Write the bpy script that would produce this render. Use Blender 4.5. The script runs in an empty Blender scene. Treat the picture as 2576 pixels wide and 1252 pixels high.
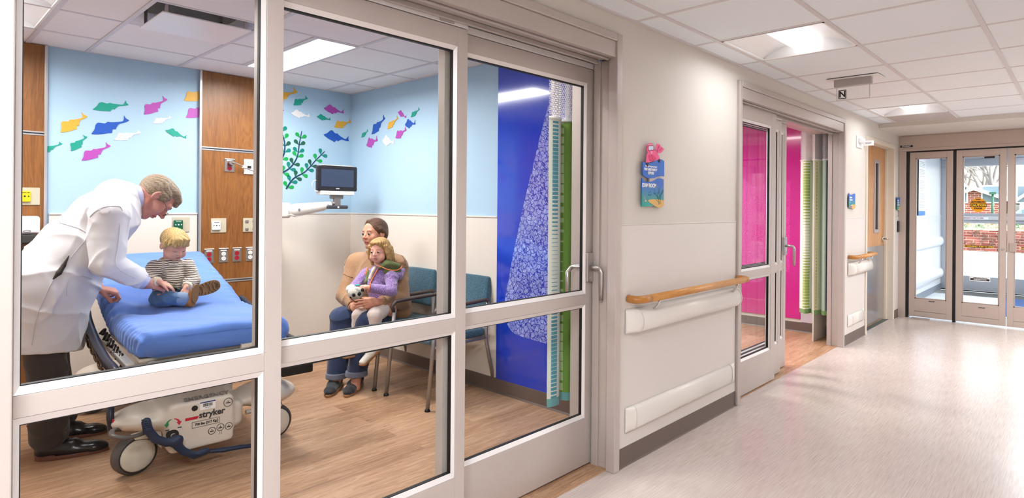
import bpy, bmesh, math, random
import numpy as np
from mathutils import Vector, Matrix, Euler
random.seed(7)
SC = bpy.context.scene
COL = SC.collection
PI = math.pi

# ------------------------------------------------------------------ camera model of the photograph
EYE = 1.34
FPX, CX, CY, YAW, ROLL = 1494.9459, 1442.1871, 521.6343, 0.7148, 0.0081
_F = Vector((math.cos(YAW), math.sin(YAW), 0)); _R = Vector((math.sin(YAW), -math.cos(YAW), 0)); _U = Vector((0, 0, 1))
R2 = math.cos(ROLL)*_R + math.sin(ROLL)*_U; U2 = -math.sin(ROLL)*_R + math.cos(ROLL)*_U

def at(px, py, **k):
    """the point of the world plane x=, y= or z= that a photograph pixel looks at"""
    (ax, val), = k.items(); i = 'xyz'.index(ax)
    d = _F + (px-CX)/FPX*R2 - (py-CY)/FPX*U2
    t = (val - (0, 0, EYE)[i])/d[i]
    return Vector((0, 0, EYE)) + t*d

cam_d = bpy.data.cameras.new('camera'); cam = bpy.data.objects.new('camera', cam_d); COL.objects.link(cam)
M = Matrix((R2, U2, -_F)).transposed().to_4x4(); M.translation = (0, 0, EYE)
cam.matrix_world = M
cam_d.sensor_width = 36; cam_d.lens = FPX/2576*36
cam_d.shift_x = -(CX-1288)/2576; cam_d.shift_y = -(626-CY)/2576
cam_d.clip_start = 0.02; cam_d.clip_end = 300
SC.camera = cam

# ------------------------------------------------------------------ materials
def lin(c):
    if isinstance(c, str):
        c = c.lstrip('#'); c = tuple(int(c[i:i+2], 16)/255 for i in (0, 2, 4))
    return tuple(x/12.92 if x <= .04045 else ((x+.055)/1.055)**2.4 for x in c[:3]) + (1,)
MATS = {}
class NT:
    def __init__(s, name):
        s.m = bpy.data.materials.new(name); s.m.use_nodes = True; s.t = s.m.node_tree; s.n = s.t.nodes; s.l = s.t.links
        s.b = s.n['Principled BSDF']; s.out = s.n['Material Output']
    def new(s, t, **k):
        n = s.n.new(t)
        for a, v in k.items():
            if a.startswith('i_'):
                key = a[2:]
                key = int(key) if key.isdigit() else key.replace('_', ' ')
                n.inputs[key].default_value = v
            else: setattr(n, a, v)
        return n
    def link(s, a, b): s.l.new(a, b)
    def math(s, op, a, b=None, c=None):
        n = s.new('ShaderNodeMath', operation=op)
        for i, v in enumerate((a, b, c)):
            if v is None: continue
            if hasattr(v, 'links'): s.link(v, n.inputs[i])
            else: n.inputs[i].default_value = v
        return n.outputs[0]
    def coord(s, scale=(1,1,1), rot=(0,0,0), loc=(0,0,0), kind='Object'):
        tc = s.new('ShaderNodeTexCoord'); mp = s.new('ShaderNodeMapping')
        mp.inputs['Scale'].default_value = scale; mp.inputs['Rotation'].default_value = rot; mp.inputs['Location'].default_value = loc
        s.link(tc.outputs[kind], mp.inputs['Vector']); return mp.outputs[0]
    def noise(s, vec, scale=5, detail=2, rough=.5, dist=0):
        n = s.new('ShaderNodeTexNoise', i_Scale=scale, i_Detail=detail, i_Roughness=rough, i_Distortion=dist)
        s.link(vec, n.inputs['Vector']); return n.outputs['Fac']
    def ramp(s, fac, stops, interp='LINEAR'):
        r = s.new('ShaderNodeValToRGB'); r.color_ramp.interpolation = interp
        e = r.color_ramp.elements
        while len(e) < len(stops): e.new(.5)
        for i, (p, c) in enumerate(stops):
            e[i].position = p; e[i].color = lin(c) if not isinstance(c, (float, int)) else (c, c, c, 1)
        s.link(fac, r.inputs[0]); return r.outputs[0]
    def mix(s, fac, a, b):
        n = s.new('ShaderNodeMix', data_type='RGBA')
        for i, v in ((0, fac), (6, a), (7, b)):
            if hasattr(v, 'links'): s.link(v, n.inputs[i])
            else: n.inputs[i].default_value = v if i == 0 else lin(v)
        return n.outputs[2]
    def bump(s, h, strength=.3, dist=.01):
        n = s.new('ShaderNodeBump', i_Strength=strength, i_Distance=dist); s.link(h, n.inputs['Height']); s.link(n.outputs[0], s.b.inputs['Normal'])
    def col(s, v): s.link(v, s.b.inputs['Base Color'])

def mat(name, color='#808080', rough=.5, metal=0, spec=.5, noise=None, bump=None, coat=0, sheen=0, emit=None, sub=0, alpha=None, trans=0, ior=1.45):
    """plain procedural material; noise=(scale, amount), bump=(scale, strength)"""
    if name in MATS: return MATS[name]
    k = NT(name); b = k.b
    b.inputs['Base Color'].default_value = lin(color)
    b.inputs['Roughness'].default_value = rough; b.inputs['Metallic'].default_value = metal
    b.inputs['Specular IOR Level'].default_value = spec; b.inputs['IOR'].default_value = ior
    b.inputs['Coat Weight'].default_value = coat; b.inputs['Sheen Weight'].default_value = sheen
    b.inputs['Transmission Weight'].default_value = trans
    if sub: b.inputs['Subsurface Weight'].default_value = sub; b.inputs['Subsurface Radius'].default_value = (.02, .008, .004); b.inputs['Subsurface Scale'].default_value = .5
    if emit: b.inputs['Emission Color'].default_value = lin(emit[0]); b.inputs['Emission Strength'].default_value = emit[1]
    if alpha is not None: b.inputs['Alpha'].default_value = alpha
    if noise:
        v = k.coord(); f = k.noise(v, noise[0], 3)
        c = lin(color); a = noise[1]
        lo = tuple(max(0, x*(1-a)) for x in c[:3]); hi = tuple(min(1, x*(1+a)) for x in c[:3])
        r = k.new('ShaderNodeValToRGB'); r.color_ramp.elements[0].position = .3; r.color_ramp.elements[1].position = .7
        r.color_ramp.elements[0].color = (*lo, 1); r.color_ramp.elements[1].color = (*hi, 1); k.link(f, r.inputs[0]); k.col(r.outputs[0])
    if bump:
        v = k.coord(); k.bump(k.noise(v, bump[0], 3), bump[1], .005)
    MATS[name] = k.m; return k.m

# ------------------------------------------------------------------ mesh collector
class MB:
    def __init__(s): s.v = []; s.f = []; s.mi = []; s.cur = 0; s.sm = []
    def slot(s, i): s.cur = i; return s
    def add(s, vs, fs, smooth=False):
        b = len(s.v); s.v += [Vector(p) for p in vs]
        for f in fs: s.f.append(tuple(b+i for i in f)); s.mi.append(s.cur); s.sm.append(smooth)
        return s
    def box(s, x0, x1, y0, y1, z0, z1, M=None):
        vs = [Vector((x, y, z)) for z in (z0, z1) for y in (y0, y1) for x in (x0, x1)]
        if M is not None: vs = [M @ v for v in vs]
        return s.add(vs, [(0,2,3,1), (4,5,7,6), (0,1,5,4), (2,6,7,3), (0,4,6,2), (1,3,7,5)])
    def bar(s, a, b, w, h, up=(0,0,1)):
        """a box of width w and height h along a-b"""
        a = Vector(a); b = Vector(b); d = (b-a).normalized(); u = Vector(up)
        sd = d.cross(u).normalized(); u = sd.cross(d)
        vs = [p + sd*w/2*i + u*h/2*j for p in (a, b) for i, j in ((-1,-1),(1,-1),(1,1),(-1,1))]
        return s.add(vs, [(0,3,2,1), (4,5,6,7), (0,1,5,4), (1,2,6,5), (2,3,7,6), (3,0,4,7)])
    def tube(s, pts, r, n=12, cap=True, smooth=True, closed=False, squash=None):
        pts = [Vector(p) for p in pts]; N = len(pts)
        rs = r if isinstance(r, (list, tuple)) else [r]*N
        t0 = (pts[1]-pts[0]).normalized(); ref = Vector((0,0,1)) if abs(t0.z) < .9 else Vector((1,0,0))
        u = t0.cross(ref).normalized(); vs = []
        for i, p in enumerate(pts):
            if closed: t = (pts[(i+1) % N]-pts[i-1]).normalized()
            else: t = ((pts[min(i+1, N-1)]-pts[max(i-1, 0)])).normalized()
            u = (u - t*u.dot(t)).normalized(); w = t.cross(u)
            for k in range(n):
                a = 2*PI*k/n; q = (math.cos(a)*u + math.sin(a)*w)*rs[i]
                if squash: q = Vector((q.x*squash[0], q.y*squash[1], q.z*squash[2]))
                vs.append(p+q)
        fs = []
        for i in range(N if closed else N-1):
            for k in range(n):
                j = (i+1) % N
                fs.append((i*n+k, i*n+(k+1) % n, j*n+(k+1) % n, j*n+k))
        s.add(vs, fs, smooth)
        if cap and not closed:
            b = len(s.v)-N*n
            s.f.append(tuple(b+k for k in reversed(range(n)))); s.mi.append(s.cur); s.sm.append(False)
            s.f.append(tuple(b+(N-1)*n+k for k in range(n))); s.mi.append(s.cur); s.sm.append(False)
        return s
    def cyl(s, a, b, r, r2=None, n=24): return s.tube([a, b], [r, r if r2 is None else r2], n)
    def lathe(s, c, axis, prof, n=32):
        """profile [(radius, height)] turned about the axis through c"""
        c = Vector(c); ax = Vector(axis).normalized(); ref = Vector((0,0,1)) if abs(ax.z) < .9 else Vector((1,0,0))
        u = ax.cross(ref).normalized(); w = ax.cross(u)
        vs = [c + ax*h + (math.cos(2*PI*k/n)*u + math.sin(2*PI*k/n)*w)*r for r, h in prof for k in range(n)]
        fs = [(i*n+k, i*n+(k+1) % n, (i+1)*n+(k+1) % n, (i+1)*n+k) for i in range(len(prof)-1) for k in range(n)]
        return s.add(vs, fs, True)
    def ell(s, c, r, nu=16, nv=10, M=None):
        c = Vector(c); vs = []; fs = []
        for j in range(nv+1):
            t = PI*j/nv
            for i in range(nu):
                a = 2*PI*i/nu; q = Vector((r[0]*math.sin(t)*math.cos(a), r[1]*math.sin(t)*math.sin(a), r[2]*math.cos(t)))
                vs.append(c + (M @ q if M is not None else q))
        for j in range(nv):
            for i in range(nu): fs.append((j*nu+i, (j+1)*nu+i, (j+1)*nu+(i+1) % nu, j*nu+(i+1) % nu))
        return s.add(vs, fs, True)
    def prism(s, poly, d):
        """polygon of 3-D points pushed along d"""
        poly = [Vector(p) for p in poly]; d = Vector(d); n = len(poly)
        s.add(poly + [p+d for p in poly], [tuple(range(n)), tuple(reversed(range(n, 2*n)))] + [(i, i+n, (i+1) % n + n, (i+1) % n) for i in range(n)])
        return s
    def build(s, name, mats, parent=None, bevel=0, seg=2, label=None, cat=None, group=None, kind=None, weld=False, origin=None, sub=0, autosm=True, solid=0):
        me = bpy.data.meshes.new(name)
        off = Vector((0,0,0))
        if parent is not None:
            p = parent
            while p is not None: off += p.location; p = p.parent
        elif origin is not None: off = Vector(origin)
        elif kind != 'structure' and s.v:
            n = len(s.v); off = Vector((sum(v.x for v in s.v)/n, sum(v.y for v in s.v)/n, min(v.z for v in s.v)))
        me.from_pydata([tuple(v-off) for v in s.v], [], s.f)
        for m in (mats if isinstance(mats, (list, tuple)) else [mats]): me.materials.append(m)
        for p, i, sm in zip(me.polygons, s.mi, s.sm): p.material_index = i; p.use_smooth = sm
        bm = bmesh.new(); bm.from_mesh(me)
        if weld: bmesh.ops.remove_doubles(bm, verts=bm.verts, dist=1e-5)
        bmesh.ops.recalc_face_normals(bm, faces=bm.faces); bm.to_mesh(me); bm.free()
        o = bpy.data.objects.new(name, me); COL.objects.link(o)
        if parent is not None: o.parent = parent
        else: o.location = off
        if bevel:
            b = o.modifiers.new('bevel', 'BEVEL'); b.width = bevel; b.segments = seg; b.limit_method = 'ANGLE'; b.angle_limit = math.radians(40)
            for p in me.polygons: p.use_smooth = True
            wn = o.modifiers.new('wn', 'WEIGHTED_NORMAL'); wn.keep_sharp = True
        if sub:
            b = o.modifiers.new('sub', 'SUBSURF'); b.levels = sub; b.render_levels = sub
        if solid:
            b = o.modifiers.new('solid', 'SOLIDIFY'); b.thickness = solid
        tag(o, label, cat, group, kind)
        return o

def tag(o, label=None, cat=None, group=None, kind=None):
    if label: o['label'] = label
    if cat: o['category'] = cat
    if group: o['group'] = group
    if kind: o['kind'] = kind
    return o
def thing(name, label, cat, loc=(0,0,0), group=None, kind=None):
    o = bpy.data.objects.new(name, None); COL.objects.link(o); o.location = loc; o.empty_display_size = .05
    return tag(o, label, cat, group, kind)
def struct(name, mb, m, parent=None, bevel=0, **k):
    return mb.build(name, m, parent, bevel=bevel, kind=None if parent else 'structure', **k)
def dup(root, loc=None, rotz=None, label=None, group=None):
    """a copy of a thing with copies of its parts and sub-parts"""
    r = root.copy(); COL.objects.link(r)
    if loc is not None: r.location = loc
    if rotz is not None: r.rotation_euler = (0, 0, rotz)
    if label: r['label'] = label
    if group: r['group'] = group
    for ch in list(root.children):
        c = ch.copy(); COL.objects.link(c); c.parent = r
        for g in list(ch.children):
            d = g.copy(); COL.objects.link(d); d.parent = c
    return r
def text(name, s, size, M, m, parent=None, extrude=.0006, align='CENTER', bold=0, sx=1, spacing=1, **k):
    """lettering as a mesh; M maps the text plane (x right, y up, z out) into the world"""
    cu = bpy.data.curves.new('tmp', 'FONT'); cu.body = s; cu.size = size; cu.extrude = extrude; cu.align_x = align; cu.align_y = 'CENTER'; cu.offset = bold; cu.space_character = spacing; cu.resolution_u = 3
    o = bpy.data.objects.new('tmp', cu); COL.objects.link(o)
    bpy.context.view_layer.update()
    me = bpy.data.meshes.new_from_object(o.evaluated_get(bpy.context.evaluated_depsgraph_get()))
    b = MB(); b.add([M @ Vector((v.co.x*sx, v.co.y, v.co.z)) for v in me.vertices], [tuple(p.vertices) for p in me.polygons])
    bpy.data.objects.remove(o); bpy.data.curves.remove(cu); bpy.data.meshes.remove(me)
    return b.build(name, m, parent, **k)
def frame_on(p, right, up):
    """matrix of a text plane at p with its x along right and its y along up"""
    r = Vector(right).normalized(); u = Vector(up).normalized(); n = r.cross(u).normalized(); u = n.cross(r)
    M = Matrix((r, u, n)).transposed().to_4x4(); M.translation = Vector(p); return M
# ------------------------------------------------------------------ smooth organic surfaces from blended round shapes
class Blob:
    def __init__(s, k=.012): s.ops = []; s.k = k; s.lo = np.full(3, 1e9); s.hi = np.full(3, -1e9); s.post = None
    def _ext(s, *ps):
        for p, r in ps:
            p = np.array(p, float); s.lo = np.minimum(s.lo, p-r); s.hi = np.maximum(s.hi, p+r)
    def cone(s, a, b, r1, r2=None, k=None, op='u', flat=None):
        """round cone; flat=(direction, factor<1) squeezes it along a direction"""
        a = np.array(a, float); b = np.array(b, float); r2 = r1 if r2 is None else r2
        if flat is not None:
            n = np.array(flat[0], float); n /= np.linalg.norm(n); q = flat[1]; c = (a+b)/2
            T = np.eye(3) + (1/q-1)*np.outer(n, n); a_, b_ = c+T@(a-c), c+T@(b-c); ab = b_-a_; L = max(ab@ab, 1e-12)
            def f(p, T=T, c=c, a_=a_, ab=ab, L=L, r1=r1, r2=r2, q=q, n=n):
                d = (p-c)@T.T+c-a_; t = np.clip(d@ab/L, 0, 1); v = d-t[:, None]*ab; l = np.linalg.norm(v, axis=1)
                u = np.abs(v@n)/np.maximum(l, 1e-9)
                return (l-(r1+(r2-r1)*t))*np.sqrt(1-u*u*(1-q*q))*.98
        else:
            ab = b-a; L = max(ab@ab, 1e-12)
            def f(p, a=a, ab=ab, L=L, r1=r1, r2=r2):
                d = p-a; t = np.clip(d@ab/L, 0, 1); return np.linalg.norm(d-t[:, None]*ab, axis=1)-(r1+(r2-r1)*t)
        s.ops.append((op, f, s.k if k is None else k, (a, b, max(r1, r2))))
        if op == 'u': s._ext((a, max(r1, r2)), (b, max(r1, r2)))
        return s
    def chain(s, pts, rs, k=None, flat=None, op='u'):
        for i in range(len(pts)-1): s.cone(pts[i], pts[i+1], rs[i], rs[i+1], (s.k if k is None else k) if i == 0 else min(.004, s.k), op, flat)
        return s
    def ell(s, c, r, R=None, k=None, op='u'):
        c = np.array(c, float); r = np.array(r, float); Rm = np.eye(3) if R is None else np.array(R, float)
        def f(p, c=c, r=r, Rm=Rm):
            q = (p-c)@Rm; k0 = np.linalg.norm(q/r, axis=1); k1 = np.linalg.norm(q/(r*r), axis=1); return k0*(k0-1)/np.maximum(k1, 1e-9)
        s.ops.append((op, f, s.k if k is None else k, (c, c, r.max())))
        if op == 'u': s._ext((c, r.max()))
        return s
    def box(s, c, h, rad=.01, R=None, k=None, op='u'):
        c = np.array(c, float); h = np.array(h, float)-rad; Rm = np.eye(3) if R is None else np.array(R, float)
        def f(p, c=c, h=h, Rm=Rm, rad=rad):
            q = np.abs((p-c)@Rm)-h; return np.linalg.norm(np.maximum(q, 0), axis=1)+np.minimum(q.max(axis=1), 0)-rad
        rr = np.linalg.norm(h)+rad; s.ops.append((op, f, s.k if k is None else k, (c, c, rr)))
        if op == 'u': s._ext((c, rr))
        return s
    def plane(s, p0, n, k=.004):
        """cut away what lies beyond the plane (on the side n points to)"""
        p0 = np.array(p0, float); n = np.array(n, float); n /= np.linalg.norm(n)
        s.ops.append(('c', lambda p: (p-p0)@n, k, None)); return s
    def __call__(s, p, ops=None):
        d = None
        for op, f, k, _ in (s.ops if ops is None else ops):
            e = f(p)
            if d is None: d = e; continue
            if op == 'u': h = np.clip(.5+.5*(d-e)/k, 0, 1); d = d*(1-h)+e*h-k*h*(1-h)
            elif op == 's': h = np.clip(.5-.5*(d+e)/k, 0, 1); d = d*(1-h)-e*h+k*h*(1-h)
            else: h = np.clip(.5-.5*(d-e)/k, 0, 1); d = d*(1-h)+e*h+k*h*(1-h)
        if s.post is not None: d = s.post(p, d)
        return d
    def mesh(s, vox=.004, B=8, margin=0):
        lo = s.lo-3*vox-margin; n = np.ceil((s.hi+3*vox+margin-lo)/(vox*B)).astype(int)
        bi = np.stack(np.meshgrid(*[np.arange(m) for m in n], indexing='ij'), -1).reshape(-1, 3)
        cen = lo+(bi+.5)*vox*B; act = []
        for i in range(0, len(cen), 60000):
            d = s(cen[i:i+60000]); act.append(np.abs(d) < vox*B*.87*1.6+.006)
        bi = bi[np.concatenate(act)]
        g = np.stack(np.meshgrid(*[np.arange(B+1)]*3, indexing='ij'), -1).reshape(-1, 3)
        W_ = B+1; dims = n*B+2; ids = []; pos = []; edges = [[], [], []]
        offs = np.array([[i, j, k] for i in (0, 1) for j in (0, 1) for k in (0, 1)])
        eidx = [(a, b) for a in range(8) for b in range(a+1, 8) if np.abs(offs[a]-offs[b]).sum() == 1]
        sup = bi//3; sid = (sup[:, 0]*4096+sup[:, 1])*4096+sup[:, 2]; o_ = np.argsort(sid, kind='stable'); bi = bi[o_]; sid = sid[o_]
        cuts = np.concatenate([[0], np.nonzero(np.diff(sid))[0]+1, [len(bi)]]); Rg = 3*B*vox*.87
        for st, en in zip(cuts[:-1], cuts[1:]):
            bb = bi[st:en]; cc = (lo+(bb[0]//3*3+1.5)*vox*B)[None]; use = []
            for q in s.ops:
                e0 = float(q[1](cc)[0])
                if q[0] == 'c':
                    if e0 > -(Rg+.06+q[2]): use.append(q)
                elif e0*.72-Rg < .035+q[2]: use.append(q)
            if not any(q[0] == 'u' for q in use): use = s.ops
            while use[0][0] != 'u': use = use[1:]+[use[0]]
            gp = (bb[:, None, :]*B+g[None]).reshape(-1, 3)
            D = s(lo+gp*vox, use).reshape(len(bb), W_, W_, W_)
            C_ = np.stack([D[:, o[0]:o[0]+B, o[1]:o[1]+B, o[2]:o[2]+B] for o in offs], -1)
            ins = C_ < 0; cr = ins.any(-1) & ~ins.all(-1)
            w = np.nonzero(cr); c8 = C_[w]; cell = bb[w[0]]*B+np.stack(w[1:], -1)
            acc = np.zeros((len(c8), 3)); cnt = np.zeros(len(c8))
            for a, b in eidx:
                da, db = c8[:, a], c8[:, b]; m = (da < 0) != (db < 0); t = np.where(m, da/np.where(m, da-db, 1), 0)
                acc += m[:, None]*(offs[a]+t[:, None]*(offs[b]-offs[a])); cnt += m
            ids.append(cell); pos.append(lo+(cell+acc/cnt[:, None])*vox)
            for ax in range(3):
                o = [0, 0, 0]; o[ax] = 1; ia = 0; ib = int(np.where((offs == o).all(1))[0][0])
                m = (c8[:, ia] < 0) != (c8[:, ib] < 0); edges[ax].append(np.concatenate([cell[m], (c8[m, ia] < 0)[:, None]], 1))
        cell = np.concatenate(ids); pos = np.concatenate(pos)
        key = lambda c: (c[:, 0]*int(dims[1])+c[:, 1])*int(dims[2])+c[:, 2]
        kk = key(cell); order = np.argsort(kk); sk = kk[order]; faces = []
        for ax in range(3):
            e = np.concatenate(edges[ax]); c = e[:, :3]; fl = e[:, 3] > 0; u = np.zeros(3, int); v = np.zeros(3, int); u[(ax+1) % 3] = 1; v[(ax+2) % 3] = 1
            qs = []; ok = np.ones(len(c), bool)
            for dd in (0*u, u, u+v, v):
                q = key(c-dd); j = np.minimum(np.searchsorted(sk, q), len(sk)-1); ok &= sk[j] == q; qs.append(order[j])
            F = np.stack(qs, -1); F[~fl] = F[~fl][:, ::-1]; faces.append(F[ok])
        return pos, np.concatenate(faces)
    def build(s, name, mats, parent=None, vox=.004, paint=None, relax=1, origin=None, **kw):
        v, f = s.mesh(vox)
        if relax:   # light smoothing keeps the voxel steps out of the shading
            for _ in range(relax):
                acc = np.zeros_like(v); cnt = np.zeros(len(v))
                for a in range(4):
                    i, j = f[:, a], f[:, (a+1) % 4]
                    np.add.at(acc, i, v[j]); np.add.at(cnt, i, 1); np.add.at(acc, j, v[i]); np.add.at(cnt, j, 1)
                v = v*.5+.5*acc/np.maximum(cnt, 1)[:, None]
        off = np.zeros(3)
        if parent is not None:
            p = parent
            while p is not None: off += np.array(p.location); p = p.parent
        elif origin is not None: off = np.array(origin, float)
        else: off = np.array([(v[:, 0].min()+v[:, 0].max())/2, (v[:, 1].min()+v[:, 1].max())/2, v[:, 2].min()])
        me = bpy.data.meshes.new(name); me.vertices.add(len(v)); me.vertices.foreach_set('co', (v-off).ravel())
        me.loops.add(len(f)*4); me.loops.foreach_set('vertex_index', f.ravel()); me.polygons.add(len(f)); me.polygons.foreach_set('loop_start', np.arange(len(f))*4)
        mats = mats if isinstance(mats, (list, tuple)) else [mats]
        for m in mats: me.materials.append(m)
        me.update(calc_edges=True); me.polygons.foreach_set('use_smooth', np.ones(len(f), bool))
        if paint is not None:
            cen = v[f].mean(1); me.polygons.foreach_set('material_index', paint(cen).astype(np.int32))
        me.validate()
        o = bpy.data.objects.new(name, me); COL.objects.link(o)
        if parent is not None: o.parent = parent
        else: o.location = off
        tag(o, kw.get('label'), kw.get('cat'), kw.get('group'), kw.get('kind')); return o
def A(px, py, y): return np.array(at(px, py, y=y))
def rotm(x=0, y=0, z=0): return np.array(Euler((math.radians(x), math.radians(y), math.radians(z))).to_matrix())
def axes(fwd, up):
    """3x3 matrix with columns right, forward, up"""
    f = np.array(fwd, float); f /= np.linalg.norm(f); u = np.array(up, float); u -= f*(u@f); u /= np.linalg.norm(u); r = np.cross(f, u); return np.stack([r, f, u], -1)

def surf(b, px, py, near=2.4, far=5.2):
    """where the sight line of a photograph pixel meets a blended surface, and the normal there"""
    o = np.array([0, 0, EYE]); d = DP(px, py, 1)-o; d /= np.linalg.norm(d); t = near
    for _ in range(160):
        e = float(b((o+d*t)[None])[0])
        if e < .0008: break
        t += max(e*.6, .0006)
        if t > far+1: return None, None
    p = o+d*t; h = .003; n = np.array([b((p+h*a)[None])[0]-b((p-h*a)[None])[0] for a in np.eye(3)]); return p, n/np.linalg.norm(n)
def seam(b, path, r, m, name, par, off=.001, n=5):
    """a stitched line lying on a blended surface, traced through photograph pixels"""
    P = [surf(b, *q[:2]) for q in smooth([(x, y, 0) for x, y in path], n, False)]; P = [p+nn*off for p, nn in P if p is not None]
    return MB().tube(P, r, 6).build(name, m, par) if len(P) > 1 else None
SKY, EXPO = .8, 0.2
# ------------------------------------------------------------------ dimensions (metres)
WY, WZ = 1.817, 2.316           # corridor wall face, corridor ceiling
RX, RB, RZ = 2.895, 5.326, 2.399  # exam room: right wall, back wall, ceiling
ENDX = 8.401

# ---- surface materials
def m_wall(name, c, bump=.04):
    k = NT(name); v = k.coord(); f = k.noise(v, 1.3, 3)
    c0 = lin(c); k.b.inputs['Roughness'].default_value = .62; k.b.inputs['Specular IOR Level'].default_value = .25
    r = k.new('ShaderNodeValToRGB'); r.color_ramp.elements[0].color = (*[x*.97 for x in c0[:3]], 1); r.color_ramp.elements[1].color = (*[min(1, x*1.03) for x in c0[:3]], 1)
    k.link(f, r.inputs[0]); k.col(r.outputs[0]); k.bump(k.noise(v, 260, 2), bump, .002); return k.m
CREAM = m_wall('cream_paint', '#dbd3ca'); PANELWALL = mat('wainscot_vinyl', '#e4dad0', .38, bump=(400, .03)); PANELC = mat('corridor_wainscot', '#ded6d0', .4, bump=(400, .03))
BLUEW = m_wall('sky_blue_paint', '#afcbe0'); 
BASE = mat('brown_vinyl_base', '#6b5c55', .45); CEILP = mat('ceiling_tile', '#eef1f5', .9, spec=.1, bump=(500, .15))
GRID = mat('ceiling_grid_paint', '#d9d3d4', .5)
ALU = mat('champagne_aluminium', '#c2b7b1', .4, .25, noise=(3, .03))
ALUD = mat('aluminium_frame_dark', '#b4aaa7', .42, .3)  # darker aluminium for tracks, mounts and small fittings
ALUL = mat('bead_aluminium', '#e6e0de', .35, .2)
BLACK = mat('black_rubber', '#0c0b0b', .5)
def m_glass():
    k = NT('clear_glass'); k.n.remove(k.b)
    tr = k.new('ShaderNodeBsdfTransparent'); tr.inputs[0].default_value = (.97, .985, .98, 1)
    gl = k.new('ShaderNodeBsdfGlossy'); gl.inputs['Roughness'].default_value = .01
    lw = k.new('ShaderNodeFresnel'); lw.inputs['IOR'].default_value = 1.16
    gm = k.new('ShaderNodeNewGeometry'); mx = k.new('ShaderNodeMixShader'); k.link(k.math('MULTIPLY', lw.outputs[0], k.math('SUBTRACT', 1.0, gm.outputs['Backfacing'])), mx.inputs[0]); k.link(tr.outputs[0], mx.inputs[1]); k.link(gl.outputs[0], mx.inputs[2])
    k.link(mx.outputs[0], k.out.inputs['Surface']); return k.m
GLASS = m_glass()
def m_wood_floor():
    k = NT('wood_plank_vinyl'); v = k.coord()
    br = k.new('ShaderNodeTexBrick', offset=.37, offset_frequency=2); k.link(v, br.inputs['Vector'])
    for a, b in (('Scale', 1), ('Brick Width', 1.2), ('Row Height', .152), ('Mortar Size', .0008), ('Mortar Smooth', 0), ('Bias', 0)): br.inputs[a].default_value = b
    br.inputs['Color1'].default_value = (0, 0, 0, 1); br.inputs['Color2'].default_value = (1, 1, 1, 1); br.inputs['Mortar'].default_value = (.5, .5, .5, 1)
    plank = br.outputs['Color']
    # every plank its own grain: shift the grain coordinates by the plank's tone
    sh = k.new('ShaderNodeVectorMath', operation='MULTIPLY_ADD'); k.link(plank, sh.inputs[0]); sh.inputs[1].default_value = (7.3, 3.1, 0); k.link(v, sh.inputs[2])
    mp = k.new('ShaderNodeMapping'); mp.inputs['Scale'].default_value = (1.1, 14, 1); k.link(sh.outputs[0], mp.inputs['Vector'])
    g = k.noise(mp.outputs[0], 2.2, 5, .6, 1.4)
    mp2 = k.new('ShaderNodeMapping'); mp2.inputs['Scale'].default_value = (3, 120, 1); k.link(sh.outputs[0], mp2.inputs['Vector'])
    fine = k.noise(mp2.outputs[0], 3, 2, .5)
    w = k.math('FRACT', k.math('MULTIPLY', g, 7.0)); w = k.math('ABSOLUTE', k.math('SUBTRACT', w, .5))
    t = k.math('ADD', k.math('MULTIPLY', g, .62), k.math('MULTIPLY', fine, .22)); t = k.math('ADD', t, k.math('MULTIPLY', w, .28))
    t = k.math('ADD', t, k.math('MULTIPLY', k.math('SUBTRACT', plank, .5), .16))
    c = k.ramp(t, [(.28, '#8a654b'), (.46, '#ad8565'), (.6, '#c39c7c'), (.78, '#d3b092')])
    k.col(c); k.b.inputs['Roughness'].default_value = .42; k.b.inputs['Specular IOR Level'].default_value = .4; k.bump(fine, .06, .002); return k.m
WOODF = m_wood_floor()
def m_wood(name, cols, sc=(9, 9, .7), rough=.4, dist=1.2):
    k = NT(name); v = k.coord(scale=sc); g = k.noise(v, 1.6, 4, .55, dist)
    w = k.math('ABSOLUTE', k.math('SUBTRACT', k.math('FRACT', k.math('MULTIPLY', g, 9.0)), .5))
    v2 = k.coord(scale=(sc[0]*9, sc[1]*9, sc[2]*5)); f = k.noise(v2, 2, 2)
    t = k.math('ADD', k.math('MULTIPLY', w, .45), k.math('ADD', k.math('MULTIPLY', g, .5), k.math('MULTIPLY', f, .25)))
    k.col(k.ramp(t, cols)); k.b.inputs['Roughness'].default_value = rough; return k.m
WOODP = m_wood('cherry_wall_panel', [(.25, '#70431c'), (.5, '#8b5727'), (.8, '#9f6933')])
WOODD = m_wood('maple_door', [(.25, '#b0794a'), (.5, '#c8925f'), (.8, '#d8a673')], sc=(9, 9, .9))
WOODH = m_wood('oak_handrail', [(.25, '#b87838'), (.5, '#cf9250'), (.8, '#dca564')], sc=(2, 30, 30), rough=.35)
def m_corr_floor():
    k = NT('corridor_linoleum'); v = k.coord(scale=(1.2, 1, 1)); a = k.coord(scale=(7, 160, 1), rot=(0, 0, .12)); f = k.noise(a, 1, 3, .6)
    b = k.coord(scale=(1, 1, 1)); c = k.noise(b, .9, 3, .6)
    t = k.math('ADD', k.math('MULTIPLY', f, .65), k.math('MULTIPLY', c, .35))
    k.col(k.ramp(t, [(.3, '#b5a49b'), (.5, '#c9b9b0'), (.7, '#d7cac3')]))
    k.b.inputs['Roughness'].default_value = .27; k.b.inputs['Specular IOR Level'].default_value = .5; k.bump(f, .03, .001); return k.m
CORF = m_corr_floor()

# ---- floors
struct('floor', MB().box(-3.2, ENDX-.01, -1.9, 1.85, -.05, 0), CORF)
f2 = MB().box(-.9, RX, 1.85, RB, -.05, 0).box(RX, 6.62, 1.85, RB, -.05, 0); struct('floor_exam_room', f2, WOODF)
struct('floor_vestibule', MB().box(ENDX-.01, 11.2, -1.9, 2.2, -.05, -.001), mat('vestibule_floor', '#dde0e4', .35, noise=(4, .06)))

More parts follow.
